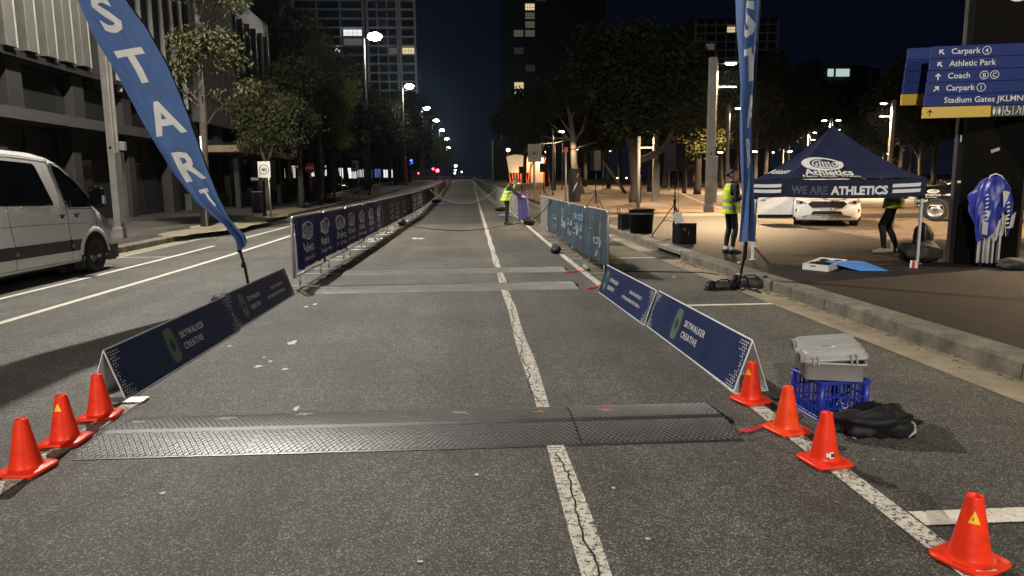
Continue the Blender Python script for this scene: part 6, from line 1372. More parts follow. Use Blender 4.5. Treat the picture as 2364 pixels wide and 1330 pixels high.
# ================================================================ TREES
def leafmat(name,c1,c2):
    mt=M(name,c1,.75,var=0,spec=.12); t=mt.node_tree; N=t.nodes; p=N['Principled BSDF']
    a=N.new('ShaderNodeAttribute'); a.attribute_name='tone'; mx=N.new('ShaderNodeMixRGB'); mx.inputs[1].default_value=(*c1,1); mx.inputs[2].default_value=(*c2,1); t.links.new(a.outputs['Fac'],mx.inputs[0]); t.links.new(mx.outputs[0],p.inputs['Base Color'])
    p.inputs['Subsurface Weight'].default_value=0
    return mt
m_gum=leafmat('gum_leaf',(.018,.023,.010),(.088,.088,.038)); m_fig=leafmat('broad_leaf',(.006,.009,.004),(.026,.029,.011)); m_dark=leafmat('deep_leaf',(.010,.013,.007),(.048,.05,.022)); m_lit_leaf=leafmat('lamplit_leaf',(.10,.115,.03),(.26,.26,.07)); m_hedge=leafmat('hedge_leaf',(.016,.026,.012),(.05,.07,.025))  # the yellow-green leaf has the lamplight on lit crowns painted into its colour
m_warmlit_leaf=leafmat('warmlit_leaf',(.022,.025,.008),(.10,.095,.03))  # warm lamplight on the low boughs put into a brighter leaf colour
m_bark=M('gum_bark',(.06,.049,.038),.85,var=.4,vs=7,bump=.6,bs=14); m_barkp=M('pale_bark',(.12,.105,.085),.8,var=.35,vs=4,bump=.3,bs=10); m_barkd=M('dark_bark',(.028,.023,.018),.9,var=.4,vs=8,bump=.6,bs=14)
def leaves(blobs,n,L,W,seed,droop=.6,clump=26,spread=.38):
    """rhombic leaves gathered in clumps through the volume of the blobs; (x,y,z,rx,ry,rz)"""
    r=np.random.RandomState(seed); bl=np.array(blobs,float); w=bl[:,3]*bl[:,4]*bl[:,5]; w=w**.8; w/=w.sum()
    nc=max(4,n//clump); bi=r.choice(len(bl),nc,p=w); d=r.normal(size=(nc,3)); d/=np.linalg.norm(d,axis=1)[:,None]; rad=r.uniform(.25,1,nc)**.45
    cc=bl[bi,:3]+d*rad[:,None]*bl[bi,3:]; tone=r.uniform(0,1,nc)
    ci=r.randint(0,nc,n); p=cc[ci]+r.normal(size=(n,3))*spread*np.array([1,1,.7])
    a=r.uniform(0,2*np.pi,n); up=r.normal(-droop,.5,n); dv=np.stack([np.cos(a),np.sin(a),up],1); dv/=np.linalg.norm(dv,axis=1)[:,None]
    q=r.normal(size=(n,3)); sv=np.cross(dv,q); sv/=np.linalg.norm(sv,axis=1)[:,None]
    l=L*r.uniform(.6,1.35,n)[:,None]; ww=W*r.uniform(.6,1.3,n)[:,None]
    v=np.stack([p,p+dv*l*.45+sv*ww,p+dv*l,p+dv*l*.45-sv*ww],1).reshape(-1,3)
    t=np.repeat(np.clip(tone[ci]*.7+r.uniform(0,.3,n),0,1),4); return v,t
def leafmesh(name,v,t,mat):
    n=len(v)//4; me=bpy.data.meshes.new(name); me.vertices.add(len(v)); me.vertices.foreach_set('co',v.astype(np.float32).ravel()); me.loops.add(n*4); me.polygons.add(n)
    me.loops.foreach_set('vertex_index',np.arange(n*4,dtype=np.int32)); me.polygons.foreach_set('loop_start',np.arange(0,n*4,4,dtype=np.int32)); me.update(calc_edges=True); me.validate()
    at=me.attributes.new('tone','FLOAT','POINT'); at.data.foreach_set('value',t.astype(np.float32)); me.materials.append(mat); return me
def tree(label,base,trunk,limbs,blobs,n,L,W,seed,bark,leafm,droop=.6,clump=26,spread=.38,name='gum_tree',group=None,branchlets=10):
    """trunk / limbs: lists of (point, radius) in world space"""
    t=thing(name,label,'tree',base,0,group); B=Vector(base); b=MB(); rs=random.Random(seed)
    def tb(pts):
        P=[Vector(p)-B for p,r in pts]; Rr=[r for p,r in pts]; Q=[];S=[]
        for i in range(len(P)-1):
            m=max(2,int((P[i+1]-P[i]).length/.6)); 
            for k in range(m): 
                u=k/m; q=P[i].lerp(P[i+1],u); wob=.35*Rr[i]*noise.noise_vector(q*.9+Vector((seed,0,0))); Q.append(q+Vector(wob)); S.append(Rr[i]+(Rr[i+1]-Rr[i])*u)
        Q.append(P[-1]); S.append(Rr[-1]); b.tube(Q,S,9)
    tb(trunk)
    for l in limbs: tb(l)
    tops=[trunk[-1]]+[l[-1] for l in limbs]
    for bl in blobs:    # limbs reaching into each leaf mass
        c=Vector(bl[:3]); src=min(([p for p in trunk[1:]]+[q for l in limbs for q in l[1:]]),key=lambda pr:(Vector(pr[0])-c).length+(3 if Vector(pr[0]).z>c.z else 0))
        for k in range(max(1,branchlets//len(blobs))):
            e=c+Vector((rs.gauss(0,bl[3]*.5),rs.gauss(0,bl[4]*.5),rs.gauss(0,bl[5]*.4))); m=(Vector(src[0])+e)/2+Vector((rs.gauss(0,.15),rs.gauss(0,.15),-.15)); r0=min(.06,src[1]*.6); tb([(src[0],r0),(m,r0*.6),(e,.012)])
    b.build('trunk',bark,t)
    v,tn=leaves(blobs,n,L,W,seed,droop,clump,spread); v-=np.array(B); put('crown',leafmesh('crown',v,tn,leafm),t); return t
def B2(px,py,Y,rx,ry,dep=None):   # a leaf mass seen at a pixel, at distance Y
    c=D(px,py,Y); s=Y/F; return (c.x,c.y,c.z,rx*s,(dep or (rx+ry)/2)*s,ry*s)
def TP(pts,Y,r): return [(D(x,y,Y),rr*1.) for (x,y),rr in zip(pts,r)]
GLf='gum trees along the left footpath'
Y=23.6; g0=gz(Y)+.15
tree('slender gum tree rising out of the picture behind the left flag',(-8.75,Y,g0),[(Vector((-8.75,Y,g0)),.13)]+TP([(474,400),(468,250),(461,130),(452,20),(446,-100),(440,-220)],Y,[.125,.115,.10,.085,.06,.02]),
 [TP([(470,300),(500,255),(530,250)],Y,[.03,.02,.01]),TP([(462,150),(490,110),(510,80)],Y,[.04,.025,.01]),TP([(456,60),(470,10),(474,-40)],Y,[.04,.025,.01])],
 [B2(500,92,Y,42,30),B2(455,105,Y,40,30),B2(525,135,Y,26,26),B2(432,155,Y,26,28),B2(415,90,Y,24,20),B2(560,205,Y,18,18),B2(520,-10,Y,40,25),B2(440,-60,Y,60,50),B2(420,205,Y,14,16),B2(500,210,Y,18,10)],5600,.19,.028,11,m_bark,m_gum,.9,20,.18)
Y=36; g0=gz(Y)+.15
tree('forked gum tree behind the speed sign, lit leaves beside a concrete wall',(-10.2,Y,g0),[(Vector((-10.15,Y,g0)),.15)]+TP([(617,420),(614,380)],Y,[.12,.11]),[TP([(614,382),(598,330),(588,290),(585,240)],Y,[.08,.06,.045,.02]),TP([(614,382),(632,335),(640,290),(650,240)],Y,[.08,.06,.05,.02])],
 [B2(595,215,Y,36,26),B2(650,250,Y,38,32),B2(572,265,Y,30,30),B2(625,300,Y,34,26),B2(585,320,Y,28,20),B2(660,310,Y,24,26),B2(560,235,Y,22,20)],8500,.24,.036,12,m_bark,m_gum,.9,22,.25)
Y=37.7; g0=gz(Y)+.15
tree('straight dark trunked gum with thin crown, left of the thick gum',(-8.92,Y,g0),[(Vector((-8.92,Y,g0)),.16)]+TP([(694,400),(690,330),(687,250),(684,180)],Y,[.14,.12,.10,.03]),[],[B2(690,180,Y,36,40),B2(676,240,Y,32,30),B2(700,280,Y,34,30),B2(660,170,Y,26,30)],6500,.26,.045,13,m_barkd,m_dark,.9,22,.28)
Y=45; g0=gz(Y)+.15
tree('thick trunked tall gum with lit yellow tips on its right side',(-9.35,Y,g0),[(Vector((-9.35,Y,g0)),.30)]+TP([(740,400),(736,300),(733,200),(732,110)],Y,[.27,.22,.15,.05]),[TP([(738,290),(765,240),(785,205)],Y,[.09,.06,.02]),TP([(738,320),(770,300),(792,310)],Y,[.06,.04,.02])],
 [B2(735,125,Y,24,30),B2(722,185,Y,32,32),B2(758,185,Y,26,26),B2(745,240,Y,40,30),B2(715,260,Y,30,30),B2(735,310,Y,36,26),B2(775,265,Y,26,24)],11000,.27,.042,14,m_bark,m_gum,.9,22,.28)
tree('lit yellow green gum branch mass right of the tall gum',(-7.9,46.5,gz(46)+.15),[(Vector((-8.9,46.5,gz(46)+.15)),.09)]+TP([(770,380),(775,300),(785,230)],46.5,[.08,.07,.02]),[],[B2(785,200,46.5,24,20),B2(795,225,46.5,18,24),B2(785,320,46.5,22,18)],3400,.25,.042,15,m_bark,m_lit_leaf,.9,22,.25)
GB='dark trees behind the left footpath'
rs=random.Random(3)
protoL=tree('dark bushy tree in the mass behind the left footpath',(0,0,0),[(Vector((0,0,0)),.22),(Vector((.1,0,3)),.18),(Vector((.2,.1,6.5)),.06)],[[(Vector((.1,0,2.6)),.09),(Vector((1.2,.3,4.6)),.03)],[(Vector((.1,0,3)),.09),(Vector((-1.2,-.3,5.2)),.03)]],
 [(0,0,7.5,1.7,1.7,1.6),(1.3,.3,5.6,1.5,1.5,1.3),(-1.4,-.3,5.9,1.5,1.5,1.4),(.3,-.9,4.4,1.4,1.4,1.0),(-.4,.8,8.8,1.2,1.2,1.1)],8500,.36,.09,21,m_barkd,m_dark,.7,26,.35,name='bushy_tree',group=GB,branchlets=10)
spots=[(-11.5,58,1.15),(-13.2,70,1.3),(-12.2,84,1.25),(-15.,60,1.5),(-17.,74,1.7),(-13.8,98,1.4),(-11.8,112,1.3),(-14.5,128,1.5),(-19.5,92,1.9),(-12.6,146,1.6),(-16.5,160,1.8),(-22.,118,2.2),(-12.,172,1.7),(-26.,150,2.6)]
LBL=['first and nearest dark bushy tree past the thick gum','second dark bushy tree past the thick gum','dark bushy tree behind the nearest lit street lamp pole']
for i,(x,y,s) in enumerate(spots):
    lab=LBL[i] if i<3 else 'fourth fifth sixth seventh eighth ninth tenth eleventh twelfth thirteenth fourteenth'.split()[i-3]+' nearest of the dark bushy trees massed behind the left footpath'
    if i==0: protoL.location=(x,y,gz(y)+.1); protoL.scale=(s,s,s); protoL['label']=lab
    else: dup(protoL,(x,y,gz(y)+.1),rs.uniform(0,6.28),lab,(s,s,s*rs.uniform(.9,1.15)))
tree('brightly lit yellow green tree under the far street lamps',(-11.,226,gz(226)),[(Vector((-11.,226,gz(226))),.4),(Vector((-11,226,9)),.3),(Vector((-10.8,226,15)),.1)],[],[B2(1005,322,226,16,12),B2(1018,335,226,16,10),B2(1032,352,226,12,7),B2(1003,345,226,18,16),B2(1015,365,226,14,14)],3600,.75,.17,31,m_barkd,m_lit_leaf,.5,24,.7,name='lit_tree')
tree('dark dense tree left of the brightly lit far tree',(-20,215,gz(215)),[(Vector((-20.,215,gz(215))),.4),(Vector((-20,215,9)),.3),(Vector((-19.8,215,14)),.1)],[],[B2(950,345,215,26,22),B2(975,330,215,18,18),B2(970,370,215,24,18),B2(935,375,215,24,18)],3600,.8,.19,32,m_barkd,m_fig,.5,24,.8,name='dense_tree')
# right hand side: big figs and gums over the plaza
Y=38.5; g0=gz(Y)+.15
tree('big spreading fig with a rough trunk and a bough leaning right',(9.0,Y,g0),[(Vector((9.0,Y,g0)),.36)]+TP([(1468,440),(1466,400),(1462,350)],Y,[.31,.29,.27]),[TP([(1466,375),(1500,362),(1530,345),(1548,318),(1556,290)],Y,[.22,.19,.17,.14,.08]),TP([(1462,352),(1450,300),(1440,240),(1430,180)],Y,[.24,.21,.16,.06]),TP([(1462,352),(1480,290),(1500,220)],Y,[.22,.18,.06])],
 [B2(1395,150,Y,62,48),B2(1470,115,Y,72,50),B2(1545,140,Y,66,50),B2(1600,190,Y,44,44),B2(1430,215,Y,64,42),B2(1510,220,Y,70,46),B2(1370,110,Y,44,40),B2(1575,250,Y,50,36),B2(1470,290,Y,40,26),B2(1430,270,Y,40,26)],27000,.28,.10,41,m_barkd,m_fig,.3,34,.34,name='fig_tree',branchlets=30)
Y=56; g0=gz(Y)+.15
tree('leafy tree with warm lit low boughs right of the fig',(18.2,Y,g0),[(Vector((18.2,Y,g0)),.3)]+TP([(1612,360),(1610,310)],Y,[.26,.2]),[],[B2(1560,330,Y,22,20),B2(1590,345,Y,30,20),B2(1650,320,Y,26,26),B2(1625,300,Y,44,24),B2(1575,275,Y,40,24),B2(1660,270,Y,26,24)],7000,.30,.10,42,m_barkd,m_warmlit_leaf,.3,30,.3,name='leafy_tree')
Y=60; g0=gz(Y)+.15
tree('pale branched gum with bare forking limbs over the plaza',(9.6,Y,g0),[(Vector((9.35,Y,g0)),.34)]+TP([(1326,380),(1322,320),(1316,270),(1308,225)],Y,[.3,.26,.16,.05]),
 [TP([(1322,330),(1290,300),(1258,275),(1232,262)],Y,[.12,.09,.07,.03]),TP([(1322,318),(1305,290),(1285,262)],Y,[.12,.08,.03]),TP([(1324,330),(1345,300),(1352,270),(1344,255)],Y,[.12,.10,.07,.02]),TP([(1322,345),(1370,330),(1395,318)],Y,[.08,.06,.02]),TP([(1318,280),(1328,250),(1334,225)],Y,[.1,.06,.02])],
 [B2(1225,270,Y,46,30),B2(1260,235,Y,46,30),B2(1310,205,Y,54,34),B2(1215,320,Y,34,30),B2(1360,245,Y,36,26)],9000,.36,.07,43,m_barkp,m_dark,.9,26,.36)
tree('small lit leafy sapling right of the pale branched gum',(14.4,62,gz(62)+.15),[(Vector((13.6,62,gz(62)+.15)),.14)]+TP([(1392,370),(1390,330)],62,[.11,.06]),[],[B2(1385,305,62,26,24),B2(1365,335,62,22,16),B2(1410,325,62,22,18),B2(1375,280,62,18,14)],3400,.28,.09,44,m_bark,m_warmlit_leaf,.4,26,.3,name='sapling_tree')
GR_='dark trees over the plaza'
ORDN=['leftmost']+[a for a in 'second third fourth fifth sixth seventh eighth ninth tenth eleventh twelfth thirteenth fourteenth fifteenth sixteenth seventeenth eighteenth nineteenth twentieth twenty-first twenty-second twenty-third twenty-fourth twenty-fifth twenty-sixth'.split()]
protoR=tree('dark tall tree among the plaza trunks',(0,0,0),[(Vector((0,0,0)),.26),(Vector((.15,0,3.5)),.22),(Vector((.2,.1,8)),.08)],[[(Vector((.12,0,3.3)),.12),(Vector((1.7,.3,6.4)),.03)],[(Vector((.1,0,3.6)),.12),(Vector((-1.7,-.3,6.8)),.03)]],
 [(0,0,9.2,2.2,2.2,1.7),(1.8,.3,7.3,2.0,2.0,1.5),(-1.9,-.3,7.6,2.0,2.0,1.5),(.3,-1.1,6.,1.8,1.8,1.1),(-.4,.9,10.6,1.5,1.5,1.2)],8500,.42,.13,51,m_barkd,m_fig,.5,26,.4,name='plaza_tree',group=GR_,branchlets=10)
first=True
for i,(px,Y,s) in enumerate(((1210, 118, 1.3),(1262, 92, 1.0),(1278, 75, 0.95),(1350, 88, 1.1),(1405, 82, 1.0),(1432, 95, 1.2),(1500, 66, 1.05),(1535, 78, 1.1),(1560, 95, 1.3),(1580, 60, 0.8),(1640, 84, 1.2),(1665, 75, 1.0),(1700, 92, 1.2),(1742, 78, 1.0),(1765, 96, 1.25),(1815, 88, 1.1),(1850, 100, 1.2),(1900, 108, 1.2),(1960, 95, 1.0),(1995, 84, 0.9),(2030, 100, 1.1),(2075, 72, 0.95),(2100, 88, 1.1),(2125, 66, 0.9),(2155, 80, 1.1),(2350, 50, 1.2))):
    c=D(px,420,Y); loc=(c.x,Y,gz(Y)+.12); lab=ORDN[i]+' from the left of the dark plaza trees' if i<25 else 'dark plaza tree right of the signpost, at the frame edge'
    if first: protoR.location=loc; protoR.scale=(s,s,s); first=False
    else: dup(protoR,loc,rs.uniform(0,6.28),lab,(s,s,s*rs.uniform(.85,1.2)))
# planter with hedge on the left
pb=thing('planter_bed','long planter bed with pale concrete edge along the left footpath','planter',(0,0,0))
e0=G(745,462,PZ); e1=G(855,432,PZ); e2=G(905,423,PZ); b=MB()
for a_,c_ in ((e0,e1),(e1,e2),(G(680,451,PZ),e0)):
    b.bar((a_.x,a_.y,gz(a_.y)+.3),(c_.x,c_.y,gz(c_.y)+.3),.25,.34)
b.build('planter_edge',m_conc,pb)
bl=[]; 
for k in range(16): p=e0.lerp(e2,k/15); bl.append((p.x-1.6-1.2*(k%3),p.y,gz(p.y)+.55,1.4,2.2,.5))
v,tn=leaves(bl,6500,.24,.06,61,.1,20,.3); put('hedge',leafmesh('hedge',v,tn,m_hedge),pb)
rk=thing('bike_rack','low metal rail fence on the footpath by the planter','rail',(0,0,0)); a_=G(637,443,PZ); c_=G(722,438,PZ); b=MB(); b.tube([(a_.x,a_.y,a_.z),(a_.x,a_.y,a_.z+1.1),(c_.x,a_.y+4,c_.z+1.1)],.05,6); b.build('rail',m_pole,rk)
rb=thing('red_bin','red box standing behind the no entry sign','bin',(-19.,88,gz(88)+.15)); MB().cbox(-.6,.6,-.5,.5,0,1.5,.06).build('bin_body',m_sred,rb); MB().cbox(-.62,.62,-.52,.52,1.5,1.62,.03).build('bin_lid',m_sred,rb)
# ================================================================ BUILDINGS
m_bd=M('dark_cladding',(.011,.0105,.0105),.6,var=.3,vs=.8); m_bd2=M('dark_brown_wall',(.016,.0145,.0135),.7,var=.3,vs=1.2); m_fin=M('pale_fin',(.085,.082,.072),.55,var=.15,vs=2); m_fin2=M('recess_panel',(.042,.041,.037),.6,var=.15,vs=2); m_cwall=M('board_concrete',(.075,.07,.066),.85,var=.3,vs=.7,bump=.3,bs=6); m_wglass=M('window_glass',(.020,.020,.020),.14,var=0,spec=.6); m_wframe=M('window_frame',(.012,.012,.012),.5); m_slabc=M('slab_concrete',(.035,.032,.029),.8,var=.25,vs=2)
XF=-13.9
hall=thing('office_building','dark office building with pale vertical fins behind the white van','building',(XF,0,0))
# local x=0 is the upper facade line, negative goes into the building
MB().box(-14,-.9,2,44,0,22).build('building_core',m_bd,hall)
MB().box(-.9,-.30,2,28.2,5.75,22).build('upper_wall',m_bd2,hall)
MB().box(-.9,.25,2,43.8,3.62,3.98).build('floor_slab',m_slabc,hall)
MB().box(-.9,.0,2,34.8,5.55,5.75).build('soffit',m_bd,hall)
m_finb=M('fin_edge_metal',(.30,.30,.27),.4,metal=.2,var=.1)
fin=MB().cbox(-.30,.14,-.27,.25,0,14,.012).mesh('facade_fin',m_fin); rec=MB().box(-.30,-.06,-.15,.16,0,14).mesh('recess_panel',m_fin2); edge=MB().box(.12,.16,.20,.255,0,14).mesh('fin_edge',m_finb)
for i in range(13):
    y=14.4+i*1.06; put('facade_fin',fin,hall,(0,y,5.62+.02*i)); put('recess_panel',rec,hall,(0,y+.50,5.78 if i%2 else 5.66)); put('fin_edge',edge,hall,(0,y,5.62+.02*i))
fin2=MB().cbox(-.1,.10,-.03,.03,0,14,.006).mesh('thin_fin',m_finb)
MB().box(-.9,-.28,28.3,37.6,5.3,22).build('upper_wall',m_bd2,hall)
for i in range(8): put('thin_fin',fin2,hall,(-.14,28.8+i*1.12,5.35))
cw=MB(); cw.box(-.9,.06,37.7,43.9,4.85,22); cw.build('concrete_wall',m_cwall,hall)
for k in range(5): MB().box(.06,.064,38.9+1.2*k,38.92+1.2*k,4.9,22).build('panel_joint',m_bd,hall)
# second storey glazing, columns
pane=MB().box(-.06,0,.04,.96,.06,.78).mesh('window_pane',m_wglass); 
wins=[]
for i in range(9):
    y=13.2+i*3.6
    fr=MB().box(-.75,-.66,y,y+2.7,4.0,5.55).build('window_frame',m_wframe,hall)
    for k in range(3):
        for j in range(2): put('window_pane',pane,fr,(-.62,y+.0+k*.9-.03,4.02+j*.74))
    MB().cbox(-.9,-.30,y+2.75,y+3.5,3.98,5.55,.01).build('column',m_bd2,hall)
# ground floor: dark shopfronts, shutters, columns, doors
for i in range(9):
    y=14.+i*4.1
    MB().cbox(-.75,-.25,y,y+.55,0.,3.62,.015).build('ground_column',m_bd2,hall)
    dgl=MB().box(-.86,-.82,y+.7,y+2.3,.3,2.6).build('door_glass',m_wglass,hall); MB().box(-.83,-.80,y+1.47,y+1.53,.3,2.6).build('door_stile',m_wframe,dgl); MB().box(-.81,-.78,y+1.0,y+1.25,1.75,1.95).build('door_notice',m_print_grey,dgl)
    if i%2==0:
        sh=MB().box(-.87,-.84,y+2.4,y+4.,.2,3.4).build('shutter',m_bd,hall); b=MB()
        for k in range(22): b.box(-.84,-.82,y+2.4,y+4.,.25+.14*k,.31+.14*k)
        b.build('shutter_slats',m_bd2,sh,kind='stuff')
aw=MB().cbox(-.2,2.3,36.5,47.5,3.25,3.6,.02).build('awning',M('timber_awning',(.20,.14,.095),.7,var=.25,vs=3),hall)
lw=MB().box(-.7,-.4,37,60,0,1.2).build('low_wall',m_cwall,hall)
for k in range(3): put('ground_column',MB().cbox(1.5,1.75,0,.25,0,3.3,.01).mesh('post',m_bd),hall,(0,38+4*k,gz(40)+.1))
ann=thing('annex_building','lower finned annex beyond the concrete wall of the office building','building',(-14.6,44.3,0)); MB().box(-10,0,0,10,0,13.2).build('annex_wall',m_bd,ann)
for k in range(7): put('thin_fin',MB().cbox(0,.25,-.05,.05,0,7.5,.01).mesh('thin_fin',m_fin2) if k==0 else bpy.data.meshes['thin_fin.001'] if 'thin_fin.001' in bpy.data.meshes else fin2,ann,(0,.5+k*1.4,4.6))
bkd=thing('dark_block','tall dark block between the office building and the balcony tower','building',(-62,150,0)); MB().box(-24,24,0,20,0,40).build('block_wall',m_bd,bkd)
# balcony tower
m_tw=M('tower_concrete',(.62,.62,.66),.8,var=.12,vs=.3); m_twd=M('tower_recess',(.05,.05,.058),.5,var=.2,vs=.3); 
m_lit=M('lit_window_cool',(.3,.3,.3),.5,var=0,emis=(.95,.95,1.),es=.95); m_litw=M('lit_window_warm',(.3,.3,.3),.5,var=0,emis=(1,.78,.42),es=.75); m_litd=M('lit_window_dim',(.2,.2,.2),.5,var=0,emis=(.9,.8,.62),es=.09)
m_litx=M('lit_window_faint',(.1,.1,.1),.5,var=0,emis=(.6,.66,.8),es=.022)
def tower(name,label,loc,rz,faces,z0,z1,fh,lit,depth,bal=1.4,mats=(m_tw,m_twd,m_wglass),colw=.7,curve=0.):
    """faces: list of (x0,x1,nbays); the front looks to -y. lit: {(face,floor,bay):mat}"""
    t=thing(name,label,'building',loc,rz); X0=min(f[0] for f in faces); X1=max(f[1] for f in faces); nf=int((z1-z0)/fh)
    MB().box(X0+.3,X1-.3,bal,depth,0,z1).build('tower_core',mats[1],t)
    for fi,(a,b_,nb) in enumerate(faces):
        w=(b_-a)/nb; slab=MB().box(a,b_,0,bal+.1,-.16,.16).mesh('balcony_slab',mats[0]); rail=MB().box(a+.05,b_-.05,.03,.07,.16,1.05).mesh('balustrade',m_wglass)
        win=MB().box(-w*.40,w*.40,bal-.12,bal-.02,.25,fh-.55).mesh('window',mats[2])
        fl=[z0+fh*k for k in range(nf+1)]
        for k,z in enumerate(fl):
            put('balcony_slab',slab,t,(0,0,z))
            for j in range(nb):
                mm=lit.get((fi,k,j)); x=a+w*(j+.5)
                if mm: 
                    o=MB().box(-w*.40,w*.40,bal-.12,bal-.02,.25,fh-.55).build('lit_window',mm,t,(x,0,z)); b=MB()
                    for q in range(1,4): b.box(-w*.4+w*.8*q/4-.05,-w*.4+w*.8*q/4+.05,bal-.16,bal-.12,.25,fh-.55)
                    b.box(-w*.4,w*.4,bal-.15,bal-.121,1.3,1.4); b.build('mullion',m_wframe,o)
                else: put('window',win,t,(x,0,z))
        for j in range(nb+1):
            x=a+w*j; MB().box(x-colw/2*(1 if j in(0,nb) else .35),x+colw/2*(1 if j in(0,nb) else .35),-.04,bal+.05,z0,z1).build('column',mats[0],t)
    return t
b_=tower('balcony_tower','tall pale balcony tower behind the lit street lamps','',0,[],0,1,1,{},1) if False else None
c0=D(697,430,262).x; c1=D(858,430,262).x; c2=D(968,430,262).x
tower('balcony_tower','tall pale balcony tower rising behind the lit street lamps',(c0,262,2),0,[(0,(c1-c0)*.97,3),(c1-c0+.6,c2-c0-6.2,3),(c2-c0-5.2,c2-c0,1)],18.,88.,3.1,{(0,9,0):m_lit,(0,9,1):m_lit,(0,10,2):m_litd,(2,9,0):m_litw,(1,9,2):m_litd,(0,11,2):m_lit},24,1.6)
c0=D(1162,430,285).x; c1=D(1392,430,285).x
m_td=M('night_cladding',(.012,.012,.014),.6,var=.3,vs=.3); m_tdr=M('night_recess',(.006,.006,.007),.5,var=0)
tower('dark_tower','black high rise right of the road with a few lit windows',(c0,285,3),0,[(0,c1-c0,9)],6.,92.,3.3,{(0,8,1):m_litw,(0,9,1):m_litw,(0,16,2):m_litd,(0,18,2):m_litw,(0,17,2):m_litd,(0,15,1):m_litd,(0,20,2):m_litd,(0,21,3):m_litd,(0,20,6):m_litd,(0,15,2):m_litd,(0,22,1):m_litd,(0,23,2):m_litx,(0,22,3):m_litx,(0,23,3):m_litx,(0,21,2):m_litx,(0,19,3):m_litx,(0,24,1):m_litx,(0,24,5):m_litx,(0,24,6):m_litx,(0,25,2):m_litx,(0,25,5):m_litx,(0,13,1):m_litx,(0,11,2):m_litx,(0,23,6):m_litx},26,1.0,(m_td,m_tdr,m_tdr),.5)
c0=D(1597,430,262).x; c1=D(1778,430,262).x; zt_=D(1600,28,262).z
tower('balcony_block','pale gridded balcony block between the fig and the right flag',(c0,262,0),R(-3),[(0,c1-c0,8)],14.,zt_-2.9,2.95,{(0,14,3):m_litw,(0,13,5):m_litw,(0,12,1):m_litd},22,1.5,(M('block_concrete',(.42,.39,.35),.8,var=.15,vs=.3),m_twd,m_wglass),.5)
wg=thing('side_wing','slanting side wing of the gridded block seen past the fig','building',(c0-.4,263,0)); b=MB(); b.prism([(0,0),(0,zt_-1),(-9.5,zt_-7),(-9.5,0)],20,Matrix.Rotation(math.pi/2,4,'X')@Matrix.Translation((0,0,-20))); b.build('wing_wall',m_twd,wg)
for k in range(6): MB().box(-9.,-.3,-.06,0,zt_-9-3*k,zt_-8.7-3*k).build('wing_slab',m_slabc,wg)
c0=D(1993,430,318).x; c1=D(2078,430,318).x; zt_=D(2078,146,318).z
tower('apartment_block','square apartment block with balconies above the plaza lamps',(c0,318,0),0,[(0,(c1-c0)*.34,1),((c1-c0)*.42,c1-c0,2)],zt_-3.6*6,zt_-3.4,3.4,{},20,1.6,(M('apartment_render',(.36,.33,.28),.8,var=.15,vs=.3),m_twd,m_wglass),.9)
cw_=thing('curved_building','low curved dark building with two pale lit windows','building',(D(1870,430,312).x,312,0)); c1=D(1990,430,312).x-D(1870,430,312).x; b=MB(); b.loft([[Vector((c1*u,6*(1-u)**2*0-3*math.sin(u*3.1),z)) for u in np.linspace(0,1,14)]+[Vector((c1,14,z)),Vector((0,14,z))] for z in (0,D(1930,152,312).z)],0,False); b.build('curved_wall',m_td,cw_)
for px_,wd in ((1917,2.6),(1945,6)): q=D(px_,168,308); MB().box(q.x-cw_.location.x-wd/2,q.x-cw_.location.x+wd/2,-4.3,-4.1,q.z-1.6,q.z+1.6).build('lit_window',M('lit_window_pale',(.3,.3,.3),.5,var=0,emis=(.75,1,.92),es=.6) if wd<3 else bpy.data.materials['lit_window_pale'],cw_)
lowb=thing('low_building','dark brick building at the right end of the road','building',(D(1140,430,190).x,190,0)); w_=D(1176,430,190).x-lowb.location.x; z_=D(1150,320,190).z; MB().box(0,w_+10,0,15,0,z_).build('brick_wall',m_bd2,lowb)
for k in range(4): MB().box(-.1,w_,-.15,0,2.5+z_*.22*k,2.8+z_*.22*k).build('string_course',m_slabc,lowb)
# lit shops behind the trees on the left
shop=thing('shop_row','low row of lit shopfronts behind the dark trees on the left','building',(-46,150,gz(150))); MB().box(-10,32,0,10,0,5.2).build('shop_wall',m_bd2,shop)
m_shop=M('lit_shop_window',(.4,.4,.4),.5,var=.35,vs=1.2,emis=(.92,.97,1.),es=1.); m_shopb=M('lit_blue_panel',(.1,.1,.3),.5,var=.2,emis=(.25,.38,1.),es=.35); m_shopw=M('lit_warm_sill',(.3,.28,.2),.5,var=.2,emis=(1.,.92,.66),es=.5)
SW=[]
for pa,pb,ya,yb,mm in ((658,682,388,411,m_shopw),(694,712,391,411,m_shop),(720,737,390,412,m_shop),(741,754,392,411,m_shop),(776,810,388,412,m_shop),(812,822,396,412,m_shop),(826,834,392,409,m_shop),(838,845,391,409,m_shop),(846,859,392,412,m_shopb),(866,878,390,410,m_shopb),(886,906,392,410,m_shop),(660,760,382,387,m_shopw)):
    A=D(pa,yb,150); B=D(pb,ya,150); SW.append((A.x-shop.location.x,B.x-shop.location.x,A.z-shop.location.z,B.z-shop.location.z,mm))
for k,(xa,xb,za,zb,mm) in enumerate(SW):
    sw=MB().box(xa,xb,-.1,-.04,za,zb).build('shop_window',mm,shop); b=MB()
    for q in range(1,4): b.box(xa+(xb-xa)*q/4-.06,xa+(xb-xa)*q/4+.06,-.15,-.1,za,zb)
    b.build('mullion',m_wframe,sw)
MB().box(17.8,18.5,-.3,-.2,.9,3.1).build('red_sign',M('red_lit_sign',(.3,.02,.03),.5,var=0,emis=(1,.05,.08),es=.35),shop)
pc=thing('parked_van','dark people carrier parked among the trees on the left','parked car',(D(768,420,72).x,72,gz(72)+.1),R(80))
